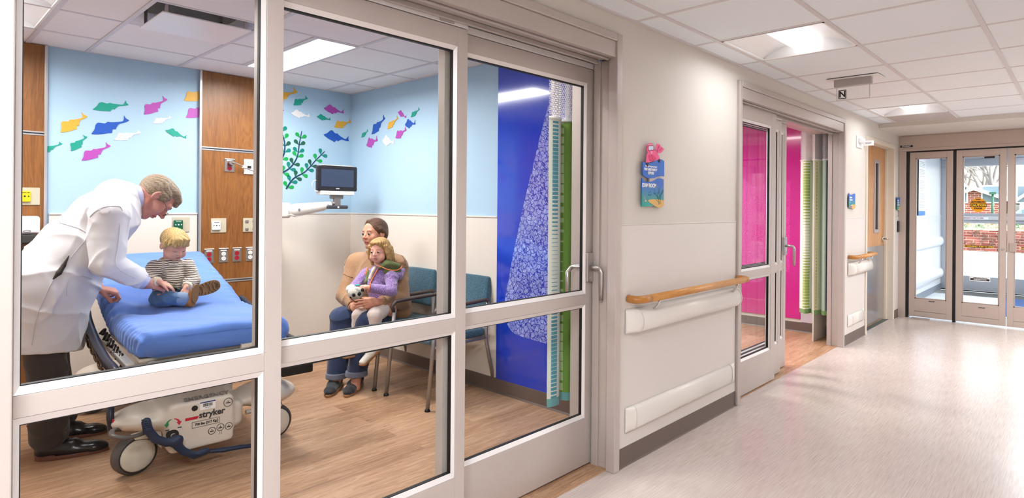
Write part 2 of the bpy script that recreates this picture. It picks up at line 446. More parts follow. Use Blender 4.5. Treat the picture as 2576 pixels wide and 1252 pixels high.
# ---- corridor wall on the left, with the openings left out
w = MB()
w.box(RX-.455+.008, 3.787, WY, WY+.12, 0, WZ+.1)     # between the two glazed fronts
w.box(6.125, 6.90, WY, WY+.12, 0, WZ+.1)
w.box(6.90, 8.07, WY, WY+.12, 2.12, WZ+.1)
w.box(8.07, 8.46, WY, WY+.12, 0, WZ+.1)
w.box(-3.2, RX-.447, WY, WY+.30, 2.217, 2.5)
w.box(3.787, 6.125, WY, WY+.30, 2.217, 2.5)
w.box(-3.2, .08, WY, WY+.12, 0, 2.217)
struct('wall_left', w, CREAM)
# rigid wainscot sheets
for i, (a, b) in enumerate(((2.452, 3.783), (6.15, 6.86), (8.16, 8.38))):
    m = MB().box(a, b, WY-.004, WY, .1, 1.25).box(a, b, WY-.006, WY, 1.25, 1.256)
    struct('trim_%d' % (i+1), m, PANELC, bevel=.001)
for i, (a, b) in enumerate(((2.443, 3.80), (6.125, 6.90), (8.16, ENDX))):
    m = MB().prism([(a, WY, 0), (a, WY-.014, 0), (a, WY-.006, .012), (a, WY-.005, .1), (a, WY, .104)], (b-a, 0, 0))
    struct('baseboard_left' if i == 0 else 'baseboard_left_%d' % (i+1), m, BASE, bevel=.001)
# ---- corridor ceiling with its grid (lay-in tiles, 2 ft square)
X0, PX, QY = 2.577, .6106, 1.817-.169
LIGHTS = [(1, 1, 'a'), (6, 1, 'b')]   # tile index along x, row from the wall
EXTRA = [(-5, 2), (-5, 4), (5, 4), (7, 4)]
def tile_rows():
    rows = [(QY, WY)]
    for j in range(5): rows.append((QY-.6106*(j+1), QY-.6106*j))
    return rows
ct = MB(); gr = MB()
holes = set((k, r) for k, r, *_ in LIGHTS) | set(EXTRA) | {(7, 1)}
rows = tile_rows()
xs = [X0+PX*k for k in range(-9, 9)]
for ki, k in enumerate(range(-9, 8)):
    a, b = X0+PX*k, min(X0+PX*(k+1), 7.385)
    if a > 7.38: continue
    for r, (y0, y1) in enumerate(rows):
        if (k, r) in holes: continue
        ct.box(a+.008, b-.008, y0+.008, y1-(.008 if r else 0), WZ+.006, WZ+.02)
ct.box(-3.2, 7.39, -1.9, WY, WZ+.02, WZ+.05) if False else None
struct('ceiling', ct, CEILP, bevel=.003)
for x in xs:
    if x < 7.39: gr.box(x-.012, x+.012, -1.5, WY, WZ+.004, WZ+.03)
for y0, y1 in rows: gr.box(-3.2, 7.39, y0-.012, y0+.012, WZ, WZ+.03)
gr.box(-3.2, 7.39, WY-.02, WY, WZ, WZ+.03).box(7.37, 7.39, -1.5, WY, WZ, WZ+.03)
struct('ceiling_grid', gr, GRID, bevel=.001)
# plenum slab closes the box above the tiles
struct('ceiling_slab', MB().box(-3.2, 7.4, -1.9, WY+.1, WZ+.3, WZ+.4), mat('slab', '#9a9694', .9))
# soffit before the doors
struct('ceiling_soffit', MB().box(7.385, ENDX+.05, -1.9, WY, 2.272, 2.7), CREAM)
# ---- far side of the corridor (behind and beside the camera)
struct('wall_right', MB().box(-3.2, ENDX, -1.5, -1.4, 0, 2.7), CREAM)
struct('wall_behind', MB().box(-3.3, -3.2, -1.5, 5.4, 0, 2.7), CREAM)

# ---- exam room walls
b = MB().box(-.9, RX+.12, RB, RB+.1, 0, RZ+.1); struct('wall_back', b, BLUEW)
struct('wall_exam_right', MB().box(RX, RX+.12, WY+.12, RB, 0, RZ+.1), BLUEW)
struct('wall_exam_left', MB().box(-.95, -.85, WY+.3, RB, 0, RZ+.1), CREAM)
# cream wainscot below the blue paint
wm = PANELWALL
b = MB().box(.712, 1.60, RB-.006, RB, .1, 1.262).box(2.06, RX, RB-.006, RB, .1, 1.262)
b.box(.712, 1.60, RB-.012, RB, 1.262, 1.272).box(2.06, RX, RB-.012, RB, 1.262, 1.272)
struct('trim_4', b, wm, bevel=.0015)
b = MB().box(RX-.006, RX, 3.235, RB-.006, .1, 1.262).box(RX-.012, RX, 3.235, RB-.006, 1.262, 1.272)
struct('trim_5', b, wm, bevel=.0015)
def base_y(x0, x1, y, name, h=.1):
    struct(name, MB().prism([(x0, y, 0), (x0, y-.014, 0), (x0, y-.006, .012), (x0, y-.005, h), (x0, y, h+.004)], (x1-x0, 0, 0)), BASE)
def base_x(y0, y1, x, name, h=.1):
    struct(name, MB().prism([(x, y0, 0), (x-.014, y0, 0), (x-.006, y0, .012), (x-.005, y0, h), (x, y0, h+.004)], (0, y1-y0, 0)), BASE)
base_y(-.85, RX, RB-.006, 'baseboard_back'); base_x(1.98, RB, RX-.006, 'baseboard_right')
# wood headwall panels with metal reveals
PANEL_T = .022
b = MB(); tr = MB()
for x0, x1, zs in ((-.85, .690, (0.1, .725, 1.806, RZ)), (1.612, 2.05, (0.1, .722, 1.786, RZ))):
    for z0, z1 in zip(zs[:-1], zs[1:]):
        b.box(x0+.004, x1-.004, RB-PANEL_T, RB, z0+.012, z1-(.012 if z1 < 2.3 else 0))
    for z in zs[1:-1]: tr.box(x0, x1, RB-PANEL_T-.004, RB, z-.014, z-.004).box(x0, x1, RB-PANEL_T-.004, RB, z+.004, z+.014)
    for x in (x0, x1):
        if x > 0: tr.box(x-.008, x+.008, RB-PANEL_T-.008, RB, .1, RZ)
struct('trim_6', b, WOODP, bevel=.002); struct('trim_7', tr, mat('silver_reveal', '#c9c6c6', .3, .7), bevel=.001)

# ---- exam room ceiling
XG = [-.875, -.59, 0, .598, .905, 1.46, 2.06, 2.64, RX]; YG = [RB, 4.865, 4.28, 3.69, 3.1, 2.51, 2.0]
ct = MB(); gr = MB()
rholes = {(2, 1), (2, 2), (4, 2)}   # troffer (two cells), diffuser
for i in range(len(XG)-1):
    for j in range(len(YG)-1):
        x0, x1, y1, y0 = XG[i], XG[i+1], YG[j], YG[j+1]
        if (i, j) in rholes: continue
        if i == 5 and j in (1, 2): x1 = 1.765          # beside the narrow lamp
        ct.box(x0+.008, x1-.008, y0+.008, y1-.008, RZ+.006, RZ+.02)
struct('ceiling_exam_room', ct, mat('exam_ceiling_tile', '#f3edea', .9, spec=.1, bump=(500, .15)), bevel=.003)
for x in XG: gr.box(x-.012, x+.012, 2.0, RB, RZ, RZ+.03)
for y in YG: gr.box(-.88, RX, y-.012, y+.012, RZ+.003, RZ+.03)
gr.box(1.753, 1.777, 3.69, 4.865, RZ, RZ+.03)
struct('ceiling_grid_exam_room', gr, GRID, bevel=.001)
struct('ceiling_slab_exam_room', MB().box(-1, 6.7, 1.9, RB+.1, RZ+.25, RZ+.35), MATS['slab'])
# ---- neighbouring room seen through the second front
R2X = 6.55
struct('wall_next_room_right', MB().box(R2X, R2X+.12, WY+.12, RB, 0, RZ+.1), CREAM)
struct('wall_next_room_back', MB().box(RX+.12, 6.7, RB, RB+.1, 0, RZ+.1), CREAM)
ct = MB()
for i in range(6):
    for j in range(6): ct.box(3.03+.6*i+.004, 3.03+.6*(i+1)-.004, 2.0+.56*j+.004, 2.0+.56*(j+1)-.004, RZ+.004, RZ+.02)
struct('ceiling_next_room', ct, CEILP)
base_x(1.98, RB, R2X, 'baseboard_next_room')
base_y(RX+.12, R2X, RB, 'baseboard_next_room_back')
struct('trim_8', MB().box(6.167, R2X, 2.107, 2.12, 0, RZ), CREAM)   # short return beside the opening
# ------------------------------------------------------------------ glazed sliding fronts
DOORN = [0]
def leaf(x0, x1, y, th=.043, sl=.05, sr=.05, rails=((.008, .25), (.84, .892), (1.985, 2.06)), top=2.092, bd=.018, bx=.012, label=None, topbar=True, narrow=None):
    DOORN[0] += 1
    root = thing('door_%d' % DOORN[0], label, 'sliding door', (x0, y, 0), kind='structure')
    f = MB(); zt = rails[-1][1]
    f.box(x0, x0+sl, y, y+th, .008, zt).box(x1-sr, x1, y, y+th, .008, zt)
    for a, b in rails: f.box(x0+sl, x1-sr, y, y+th, a, b)
    f.build('door_frame', ALU, root, bevel=.0012)
    g = MB(); k = MB(); bd_ = MB()
    for (a0, a1), (b0, b1) in zip(rails[:-1], rails[1:]):
        z0, z1, X0_, X1_ = a1, b0, x0+sl, x1-sr
        # sloping glazing beads round each pane
        o = [(X0_, z0), (X1_, z0), (X1_, z1), (X0_, z1)]; i_ = [(X0_+bx, z0+bd), (X1_-bx, z0+bd), (X1_-bx, z1-bd), (X0_+bx, z1-bd)]
        for yo, yi in ((y+.003, y+.014), (y+th-.003, y+th-.014)):
            for q in range(4):
                r = (q+1) % 4
                bd_.add([(o[q][0], yo, o[q][1]), (o[r][0], yo, o[r][1]), (i_[r][0], yi, i_[r][1]), (i_[q][0], yi, i_[q][1])], [(0,1,2,3)])
        # rubber gasket
        for q in range(4):
            r = (q+1) % 4; w = .0035
            ax, az = i_[q]; bx_, bz = i_[r]
            k.box(min(ax, bx_)-(0 if az == bz else w), max(ax, bx_)+(0 if az == bz else w), y+.013, y+th-.013, min(az, bz)-(w if az == bz else 0), max(az, bz)+(w if az == bz else 0))
        g.box(X0_+bx-.002, X1_-bx+.002, y+th/2-.003, y+th/2+.003, z0+bd-.002, z1-bd+.002)
    bd_.build('glazing_bead', ALUL, root, solid=.002); k.build('gasket', BLACK, root); g.build('glass_pane', GLASS, root)
    if topbar:
        MB().box(x0, x1, y-.002, y+th, zt+.003, top).build('hanger_rail', ALUL, root, bevel=.001)
    return root

def jamb_pair(x0, x1, zi, n, floor_label=None):
    """casing, return and header round an opening x0..x1 (outer edges)"""
    root = thing('trim_%d' % n, None, 'door frame', (x0, WY, 0), kind='structure')
    c = MB()
    for a, b, s in ((x0, x0+.044, 1), (x1-.044, x1, -1)):
        c.box(a, b, WY-.022, WY+.035, 0, 2.2175)
    c.box(x0+.0445, x1-.0445, WY-.022, WY+.035, 2.1785, 2.2175)
    c.build('casing', ALU, root, bevel=.004)
    h = MB().box(x0+.044, x1-.044, WY-.012, WY+.16, 2.098, 2.178); h.build('header', ALU, root, bevel=.002)
    t = MB().box(x0+.05, x1-.06, WY+.085, WY+.10, 2.075, 2.098).box(x0+.05, x1-.06, WY+.02, WY+.035, 2.085, 2.098)
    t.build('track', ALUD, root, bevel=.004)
    r = MB().box(x0, x0+.02, WY+.036, WY+.30, 0, 2.0975).box(x1-.02, x1, WY+.036, WY+.30 if x1 < 3 else WY+.14, 0, 2.0975)
    r.box(x1-.03, x1-.0205, WY+.10, WY+.14, 0, 2.0975)
    r.box(x0, x1, WY+.161, WY+.30, 2.098, 2.217)
    r.build('jamb_return', ALU, root, bevel=.001)
    return root
jamb_pair(.138, 2.443, 0, 9)
jamb_pair(3.787, 6.128, 0, 10)

L1 = leaf(.150, .795, 1.875, sl=.04, label='left fixed glazed leaf of the near exam room front')
L2 = leaf(.742, 1.547, 1.92, sl=.022, label='middle sliding glazed leaf of the near exam room front')
L3 = leaf(1.468, 2.420, 1.967, sl=.062, label='right sliding glazed leaf of the near exam room front with the lever handle')
M1 = leaf(3.835, 4.575, 1.862, sl=.11, sr=.085, rails=((.008, .25), (.84, .892), (1.985, 2.098)), topbar=False, label='outer glazed leaf of the second exam room front')
M2 = leaf(3.96, 4.80, 1.907, sl=.11, label='middle glazed leaf of the second exam room front slid open')
M3 = leaf(4.06, 5.02, 1.952, sl=.11, label='inner glazed leaf of the second exam room front slid open')
# slot plate on the hanger rail
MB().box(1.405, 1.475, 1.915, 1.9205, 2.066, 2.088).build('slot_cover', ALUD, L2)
HANDLE = mat('satin_steel', '#b9b1ae', .3, .8)
def lever(root, x, y, z=.985, inner=True):
    h = MB().box(x-.025, x+.025, y-.016, y, z-.075, z+.075)
    h.build('handle_plate', HANDLE, root, bevel=.004)
    l = MB().tube([(x+.002, y-.01, z), (x+.002, y-.05, z), (x+.004, y-.075, z-.004), (x+.005, y-.083, z-.02), (x+.005, y-.083, z-.04), (x+.005, y-.083, z-.165)], [.011, .011, .0115, .012, .012, .0105], 14)
    l.build('lever', HANDLE, root)
    k = MB().cyl((x, y-.018, z+.055), (x, y-.015, z+.055), .009).cyl((x, y-.018, z-.055), (x, y-.015, z-.055), .007)
    k.build('key_cylinder', ALUD, root)
    if inner:
        l = MB().tube([(x, y+.043, z), (x, y+.10, z), (x-.02, y+.105, z-.01), (x-.045, y+.105, z-.03), (x-.045, y+.105, z-.17)], .0115, 14)
        l.build('inner_lever', HANDLE, root)
lever(L3, 2.390, 1.967, 1.03)
lever(M3, 4.985, 1.952, 1.03)

# ------------------------------------------------------------------ ceiling lamps
def emis(name, c, s):
    k = NT(name); k.b.inputs['Base Color'].default_value = lin('#ffffff'); k.b.inputs['Emission Color'].default_value = lin(c); k.b.inputs['Emission Strength'].default_value = s
    return k.m
LENS = emis('lamp_lens', '#f8fbff', 5.0); LENSC = emis('corridor_lamp_lens', '#f8fbff', 1.7); PANW = mat('white_enamel', '#f4f1f0', .35); 
def arealight(name, x, y, z, sx, sy, p, parent=None, c=(.915, .955, 1.0)):
    l = bpy.data.lights.new(name, 'AREA'); l.shape = 'RECTANGLE'; l.size = sx; l.size_y = sy; l.energy = p; l.color = c; l.spread = math.radians(170)
    o = bpy.data.objects.new(name, l); COL.objects.link(o); o.location = (x, y, z)
    if parent is not None: o.parent = parent; o.location = Vector((x, y, z)) - parent.location
    return o
def troffer(x0, x1, y0, y1, z, label, group=None, power=60, bulb_axis='x'):
    """recessed lamp: curved white wings and a half-round lens along the middle"""
    root = thing('ceiling_light', label, 'ceiling light', ((x0+x1)/2, (y0+y1)/2, z), group)
    f = MB(); d = .075; mx, my = (x0+x1)/2, (y0+y1)/2; e = .012
    for a in ((x0+e, x1-e, y0+e, y0+e+.012), (x0+e, x1-e, y1-e-.012, y1-e), (x0+e, x0+e+.012, y0+e, y1-e), (x1-e-.012, x1-e, y0+e, y1-e)):
        f.box(a[0], a[1], a[2], a[3], z+.002, z+.012)
    f.build('frame', PANW, root)
    hs = MB().box(x0+e, x1-e, y0+e, y1-e, z+.10, z+.105)
    for a in ((x0+e, x0+e+.002, y0+e, y1-e), (x1-e-.002, x1-e, y0+e, y1-e), (x0+e, x1-e, y0+e, y0+e+.002), (x0+e, x1-e, y1-e-.002, y1-e)): hs.box(*a, z+.003, z+.10)
    hs.build('housing', PANW, root)
    w = MB(); n = 10; lens_w = .075
    X0_, X1_, Y0_, Y1_ = x0+e, x1-e, y0+e, y1-e
    if bulb_axis == 'x':   # lens runs along x: the wings curve in y
        for s in (-1, 1):
            yy = [my+s*(lens_w + (abs(Y1_-my)-lens_w)*i/n) for i in range(n+1)]
            zz = [z+.008+d*math.cos(PI/2*i/n)**.8 if i < n else z+.008 for i in range(n+1)]
            vs = [(x, yy[i], zz[i]) for i in range(n+1) for x in (X0_, X1_)]
            w.add(vs, [(2*i, 2*i+1, 2*i+3, 2*i+2) for i in range(n)], True)
        for x in (X0_, X1_): w.add([(x, Y0_, z+.006), (x, Y1_, z+.006), (x, Y1_, z+.09), (x, Y0_, z+.09)], [(0,1,2,3)])
        ax = [(X0_, my), (X1_, my)]
    else:
        for s in (-1, 1):
            yy = [mx+s*(lens_w + (abs(X1_-mx)-lens_w)*i/n) for i in range(n+1)]
            zz = [z+.008+d*math.cos(PI/2*i/n)**.8 if i < n else z+.008 for i in range(n+1)]
            vs = [(yy[i], y, zz[i]) for i in range(n+1) for y in (Y0_, Y1_)]
            w.add(vs, [(2*i, 2*i+1, 2*i+3, 2*i+2) for i in range(n)], True)
        for y in (Y0_, Y1_): w.add([(X0_, y, z+.006), (X1_, y, z+.006), (X1_, y, z+.09), (X0_, y, z+.09)], [(0,1,2,3)])
    w.build('reflector', PANW, root)
    l = MB(); m = 14; vs = []
    for i in range(m+1):
        a = PI*i/m; q = lens_w*math.cos(a); h = z+.055-.045*math.sin(a)
        vs += [(X0_, my+q, h), (X1_, my+q, h)] if bulb_axis == 'x' else [(mx+q, Y0_, h), (mx+q, Y1_, h)]
    l.add(vs, [(2*i, 2*i+1, 2*i+3, 2*i+2) for i in range(m)], True)
    l.build('lens', LENSC if y1 < 1.9 else LENS, root)
    arealight('lamp', mx, my, z-.01, (X1_-X0_)*.9, (Y1_-Y0_)*.9, power, root, c=(.915, .955, 1.0) if y1 < 1.9 else (1, .965, .94))
    return root
def tile(k, r):
    y1 = QY-.6106*(r-1); return X0+PX*k, X0+PX*(k+1), y1-.6106, y1
cl = [troffer(*tile(1, 1), WZ, 'large bright square lamp in the corridor ceiling nearest the camera', 'corridor ceiling lights', 6, 'x'),
      troffer(*tile(6, 1), WZ, 'square lamp in the corridor ceiling near the entrance doors', 'corridor ceiling lights', 5, 'x')]
for k, r in EXTRA: troffer(*tile(k, r), WZ, 'added square corridor ceiling lamp outside the picture', 'added corridor lights out of view', 54 if k < 0 else 43, 'x')  # troffers added out of view to brighten the corridor
# perforated return-air tile beside the second lamp
t = tile(7, 1)
mp = NT('perforated_metal'); v = mp.coord(scale=(70, 70, 70)); vo = mp.new('ShaderNodeTexVoronoi'); vo.inputs['Randomness'].default_value = 0; mp.link(v, vo.inputs['Vector'])
mp.col(mp.ramp(vo.outputs['Distance'], [(.25, '#5d5452'), (.38, '#c4b8b4')])); mp.b.inputs['Roughness'].default_value = .5
g = thing('air_return_grille', 'perforated metal air grille in the ceiling beside the far corridor lamp', 'air grille', (t[0]+.3, t[2]+.3, WZ))
MB().box(t[0]+.02, min(t[1], 7.38)-.01, t[2]+.02, t[3]-.02, WZ+.002, WZ+.01).build('face_plate', mp.m, g, bevel=.001)
fr = MB()
for a in ((t[0], t[0]+.02, t[2], t[3]), (min(t[1], 7.38)-.012, min(t[1], 7.38), t[2], t[3]), (t[0], t[1]-.1, t[2], t[2]+.02), (t[0], t[1]-.1, t[3]-.02, t[3])): fr.box(*a, WZ+.001, WZ+.012)
fr.build('frame', PANW, g)
# exam room lamps
WARM = (1, .965, .94)
def slim_light(x0, x1, y0, y1, z, label, power, group='exam room ceiling lights'):
    root = thing('ceiling_light', label, 'ceiling light', ((x0+x1)/2, (y0+y1)/2, z), group)
    MB().box(x0, x1, y0, y1, z-.002, z+.03).build('housing', PANW, root)
    MB().box(x0+.012, x1-.012, y0+.012, y1-.012, z-.004, z).build('lens', LENS, root)
    arealight('lamp', (x0+x1)/2, (y0+y1)/2, z-.012, x1-x0, y1-y0, power, root, c=(.915, .955, 1.0) if 'vestibule' in group else WARM)
slim_light(1.777, 2.05, 3.70, 4.855, RZ, 'long narrow lit lamp in the exam room ceiling beside the middle leaf', 36)
troffer(.305, .905, 3.69, 4.865, RZ, 'wide ceiling lamp with curved reflector at the upper left of the exam room', 'exam room ceiling lights', 45, 'y') if False else None
troffer(.0, .598, 3.69, 4.865, RZ, 'wide ceiling lamp with a curved white reflector in the exam room by the left jamb', 'exam room ceiling lights', 34, 'y')
slim_light(1.777, 2.05, 2.2, 2.50, RZ, 'short ceiling lamp near the curtain in the exam room', 9)
for (x, y) in ((4.2, 3.0), (5.4, 4.2)):
    slim_light(x, x+.3, y-.55, y+.55, RZ, 'unseen ceiling lamp put in the neighbouring magenta room', 44, 'added neighbouring room ceiling lights')  # unseen lamps put in to light the neighbouring room
# plaque air diffuser
d = thing('air_diffuser', 'square white air diffuser hanging a little below the exam room ceiling', 'air diffuser', (1.17, 3.98, RZ))
x0, x1, y0, y1 = .905+.012, 1.46-.012, 3.69+.012, 4.28-.012; cx_, cy_ = (x0+x1)/2, (y0+y1)/2
c = MB(); h = .21
outer = [(x0, y0), (x1, y0), (x1, y1), (x0, y1)]; inner = [(cx_-h, cy_-h), (cx_+h, cy_-h), (cx_+h, cy_+h), (cx_-h, cy_+h)]
for q in range(4):
    r = (q+1) % 4
    c.add([(*outer[q], RZ+.006), (*outer[r], RZ+.006), (*inner[r], RZ+.07), (*inner[q], RZ+.07)], [(0,1,2,3)])
    c.add([(*inner[q], RZ+.07), (*inner[r], RZ+.07), (*inner[r], RZ+.16), (*inner[q], RZ+.16)], [(0,1,2,3)])
c.build('cone', PANW, d, solid=.003)
MB().box(cx_-h, cx_+h, cy_-h, cy_+h, RZ+.15, RZ+.16).build('damper', mat('dark_duct', '#2a2624', .7), d)
MB().box(cx_-.225, cx_+.225, cy_-.225, cy_+.225, RZ-.03, RZ-.022).build('plaque', PANW, d, bevel=.002)
for sx in (-.2, .2):
    for sy in (-.2, .2): MB().box(cx_+sx-.008, cx_+sx+.008, cy_+sy-.003, cy_+sy+.003, RZ-.024, RZ+.1).build('hanger', HANDLE, d)
# exit sign: clear edge-lit panel under a metal canopy
ex = thing('exit_sign', 'clear edge-lit sign panel with a boxed letter N hanging from the corridor ceiling', 'exit sign', (4.69, 1.33, WZ))
MB().box(4.62, 4.80, 1.14, 1.50, WZ-.004, WZ).build('ceiling_plate', PANW, ex, bevel=.001)
MB().box(4.668, 4.712, 1.20, 1.46, WZ-.055, WZ-.004).build('housing', mat('brushed_grey', '#b5adab', .4, .5), ex, bevel=.002)
MB().box(4.687, 4.693, 1.215, 1.445, WZ-.155, WZ-.055).build('clear_panel', GLASS, ex)
pe = MB()
for a in ((1.213, 1.216), (1.444, 1.447)): pe.box(4.686, 4.694, a[0], a[1], WZ-.155, WZ-.055)
pe.box(4.686, 4.694, 1.215, 1.445, WZ-.157, WZ-.154); pe.build('panel_edge', mat('frosted_edge', '#cfc6c4', .4), ex)
DK = mat('sign_black', '#201d1c', .5)
nf = MB()
for a in ((1.375, 1.43, -.145, -.14), (1.375, 1.43, -.085, -.08), (1.375, 1.38, -.145, -.08), (1.425, 1.43, -.145, -.08)): nf.box(4.683, 4.687, a[0], a[1], WZ+a[2], WZ+a[3])
nf.build('symbol_box', DK, ex)
text('lettering', 'N', .06, frame_on((4.684, 1.4025, WZ-.1125), (0, -1, 0), (0, 0, 1)), DK, ex, bold=.002)
# ------------------------------------------------------------------ handrails and bumpers on the corridor wall
BUMP = mat('white_vinyl_guard', '#e9e2db', .35); CHROME = mat('chrome', '#d6d2cf', .18, .95)
def handrail(x0, x1, label, yw=WY):
    r = thing('handrail', label, 'handrail', ((x0+x1)/2, yw-.08, .84), 'wooden handrails on the corridor wall')
    y = yw-.085
    pts = [(x0+.03, yw-.004, .868), (x0+.012, yw-.03, .868), (x0+.015, yw-.062, .868), (x0+.05, y, .868), (x0+.11, y, .868)]
    def wrap(p): return MB().tube(p, .0205, 18)
    MB().tube([(x0+.11, y, .868), (x1-.06, y, .868)], .0205, 20).build('rail', WOODH, r)
    wrap(pts).build('end_return', mat('oak_end_cap', '#bd7f3f', .35, noise=(30, .12)), r)
    wrap([(x1-.06, y, .868), (x1-.03, y, .868), (x1-.006, yw-.062, .868), (x1-.002, yw-.03, .868), (x1-.012, yw-.004, .868)]).build('end_return', MATS['oak_end_cap'], r)
    n = 2 if x1-x0 > .9 else 2
    for x in (x0+.2, x1-.16):
        MB().tube([(x, y, .85), (x, y+.004, .826), (x, y+.03, .80), (x, yw-.02, .79)], .0075, 10).build('bracket', CHROME, r)
    return r
def crash(x0, x1, z0, z1, d, name, label, group):
    r = thing(name, label, 'wall guard', ((x0+x1)/2, WY-d/2, z0), group)
    def prof(x, s=1):
        n = 12; return [Vector((x, WY-.006-d*s*(max(0, math.sin(PI*i/n))**.28)*(.90+.10*(1-i/n)), z0+(z1-z0)*i/n)) for i in range(n+1)]
    def strip(a, b, sa, sb, m=1):
        mb = MB(); xs = [a+(b-a)*i/8 for i in range(9)]
        ss = [sa+(sb-sa)*(math.sin(PI/2*i/8) if sb > sa else 1-math.cos(PI/2*i/8)) for i in range(9)]
        if sa == sb: xs = [a, b]; ss = [sa, sb]
        rows_ = [prof(x, s) for x, s in zip(xs, ss)]
        vs = [p for q in rows_ for p in q]; n = 13
        mb.add(vs, [(i*n+j, (i+1)*n+j, (i+1)*n+j+1, i*n+j+1) for i in range(len(rows_)-1) for j in range(n-1)], True)
        return mb
    strip(x0+.075, x1-.075, 1, 1).build('guard_strip', BUMP, r, solid=.002)
    strip(x0, x0+.0735, .02, 1).build('end_cap', BUMP, r, solid=.002)
    strip(x1-.0735, x1, 1, .02).build('end_cap', BUMP, r, solid=.002)
    return r
HR = [(2.505, 3.80, 'long oak handrail between the two glazed exam room fronts'), (6.26, 6.99, 'short oak handrail before the wooden door')]
for a, b, l in HR: handrail(a, b, l)
crash(2.505, 3.80, .685, .812, .07, 'wall_bumper', 'deep white bumper under the long oak handrail', 'bumpers under the handrails')
crash(6.26, 6.99, .685, .812, .07, 'wall_bumper', 'deep white bumper under the short oak handrail', 'bumpers under the handrails')
crash(2.51, 3.765, .17, .30, .025, 'kick_guard', 'low white wall guard above the brown base between the glazed fronts', 'low wall guards')
crash(6.27, 6.83, .17, .29, .025, 'kick_guard', 'low white wall guard before the wooden door', 'low wall guards')

# ------------------------------------------------------------------ wall signs
SB = mat('sign_blue', '#1663c4', .35)
def m_sea(name, ztop, zbot):
    k = NT(name); v = k.coord(kind='Generated'); sp = k.new('ShaderNodeSeparateXYZ'); k.link(v, sp.inputs[0])
    k.col(k.ramp(sp.outputs[2], [(0, '#1f9c93'), (.35, '#2f8f9a'), (.6, '#2a76bd'), (.82, '#1a5fc6'), (1, '#1663c4')])); k.b.inputs['Roughness'].default_value = .35; return k.m
SEA = m_sea('printed_sea', 0, 1); SAND = mat('printed_sand', '#ddb066', .4); WEED = mat('printed_weed', '#1f5b52', .4); WEED2 = mat('printed_weed_blue', '#1c66a8', .4)
PINK = mat('diver_pink', '#ef4f8d', .4); PINKL = mat('diver_light_pink', '#f88fb0', .4); PINKD = mat('diver_dark', '#a81350', .4); GLV = mat('diver_glove', '#2b1518', .5); MASKG = mat('diver_mask', '#cdd3ea', .3); WHT = mat('print_white', '#f6f6f6', .4); TEALP = mat('printed_teal', '#2aa79a', .4)
SY = WY-.006
def S(px, py, d=0): 
    p = at(px, py, y=SY); p.y -= d; return p
def ZS(zx, zy): return 1590+zx/6.59, 350+zy/6.59
def plate(poly, d0, d1, name, m, parent, z=None):
    """outline in sign space [(x,z)] at depth d0..d1 out of the wall"""
    return MB().prism([(x, SY-d1, zz) for x, zz in poly], (0, d1-d0, 0)).build(name, m, parent)
def zp(pts):  # outline traced on the enlarged sign photograph -> wall plane
    out = []
    for a, b in pts: p = at(*ZS(a, b), y=SY); out.append((p.x, p.z))
    return out
def smooth(pts, n=6, closed=True):
    """Catmull-Rom through the points"""
    P = [Vector(p) for p in pts]; N = len(P); out = []
    for i in range(N if closed else N-1):
        g = (lambda j: P[j % N]) if closed else (lambda j: P[max(0, min(N-1, j))])
        a, b, c, d = g(i-1), g(i), g(i+1), g(i+2)
        for k in range(n):
            t = k/n; out.append(.5*((2*b)+(c-a)*t+(2*a-5*b+4*c-d)*t*t+(3*b-a-3*c+d)*t**3))
    if not closed: out.append(P[-1])
    return [tuple(q) for q in out]
sg = thing('exam_room_sign', 'two-part blue wall sign with wavy edges reading exam room under a pink diver', 'sign', (2.745, SY, 1.34))
wave_t = [(130, 372), (160, 385), (230, 395), (300, 378), (360, 345), (420, 333), (470, 350), (490, 378)]
wave_b = [(487, 618), (440, 612), (380, 622), (310, 645), (240, 648), (180, 630), (130, 590)]
plate(zp(smooth(wave_t, 5, False)+smooth(wave_b, 5, False)), .012, .018, 'upper_plate', SB, sg)
wt = [(128, 642), (170, 690), (240, 708), (320, 690), (380, 655), (440, 650), (490, 668)]
wb = [(490, 1085), (440, 1130), (400, 1133), (350, 1110), (300, 1100), (220, 1115), (132, 1118)]
pl2 = plate(zp(smooth(wt, 5, False)+smooth(wb, 4, False)), .008, .014, 'lower_plate', SEA, sg)
MB().box(2.70, 2.79, SY-.012, SY, 1.38, 1.56).build('wall_mount', ALUD, sg)
plate(zp(smooth([(225, 1020), (260, 1000), (330, 995), (420, 1000), (490, 1015)], 4, False)+[(490, 1085)]+smooth([(480, 1100), (440, 1132), (400, 1133), (350, 1112), (310, 1085), (255, 1050)], 4, False)), .0142, .0150, 'sand_print', SAND, pl2)
plate(zp([(150, 1085), (165, 1050), (200, 1028), (250, 1060), (305, 1098), (220, 1112), (150, 1112)]), .0142, .0148, 'teal_print', TEALP, pl2)
plate(zp([(158, 945), (170, 965), (188, 1010), (210, 1030), (190, 1030), (160, 1028), (185, 1018)]), .0142, .0150, 'fin_print', mat('printed_cream', '#e8c9a0', .4), pl2)
wd = MB()
for st in ([(405, 1080), (400, 1000), (370, 930), (340, 870), (330, 820)], [(415, 1080), (410, 980), (430, 900), (420, 840), (440, 790)], [(432, 1075), (435, 960), (455, 890), (480, 830)], [(400, 1040), (370, 1010), (345, 985)], [(408, 960), (440, 930), (470, 880), (485, 850)], [(402, 990), (385, 930), (410, 880), (400, 820)]):
    q = zp(smooth(st, 4, False)); wd.tube([(x, SY-.0148, z) for x, z in q], [.0022*(1-.5*i/len(q)) for i in range(len(q))], 5, squash=(1, .25, 1))
wd.build('seaweed_print', WEED, pl2)
lv = MB()
for a, b in ((285, 885), (310, 865), (275, 920), (320, 915), (365, 895), (380, 905), (420, 885), (465, 920), (445, 880), (300, 930)):
    p = at(*ZS(a, b), y=SY-.0148); lv.ell(p, (.006, .0008, .004), 8, 4)
lv.build('leaf_print', WEED2, pl2)
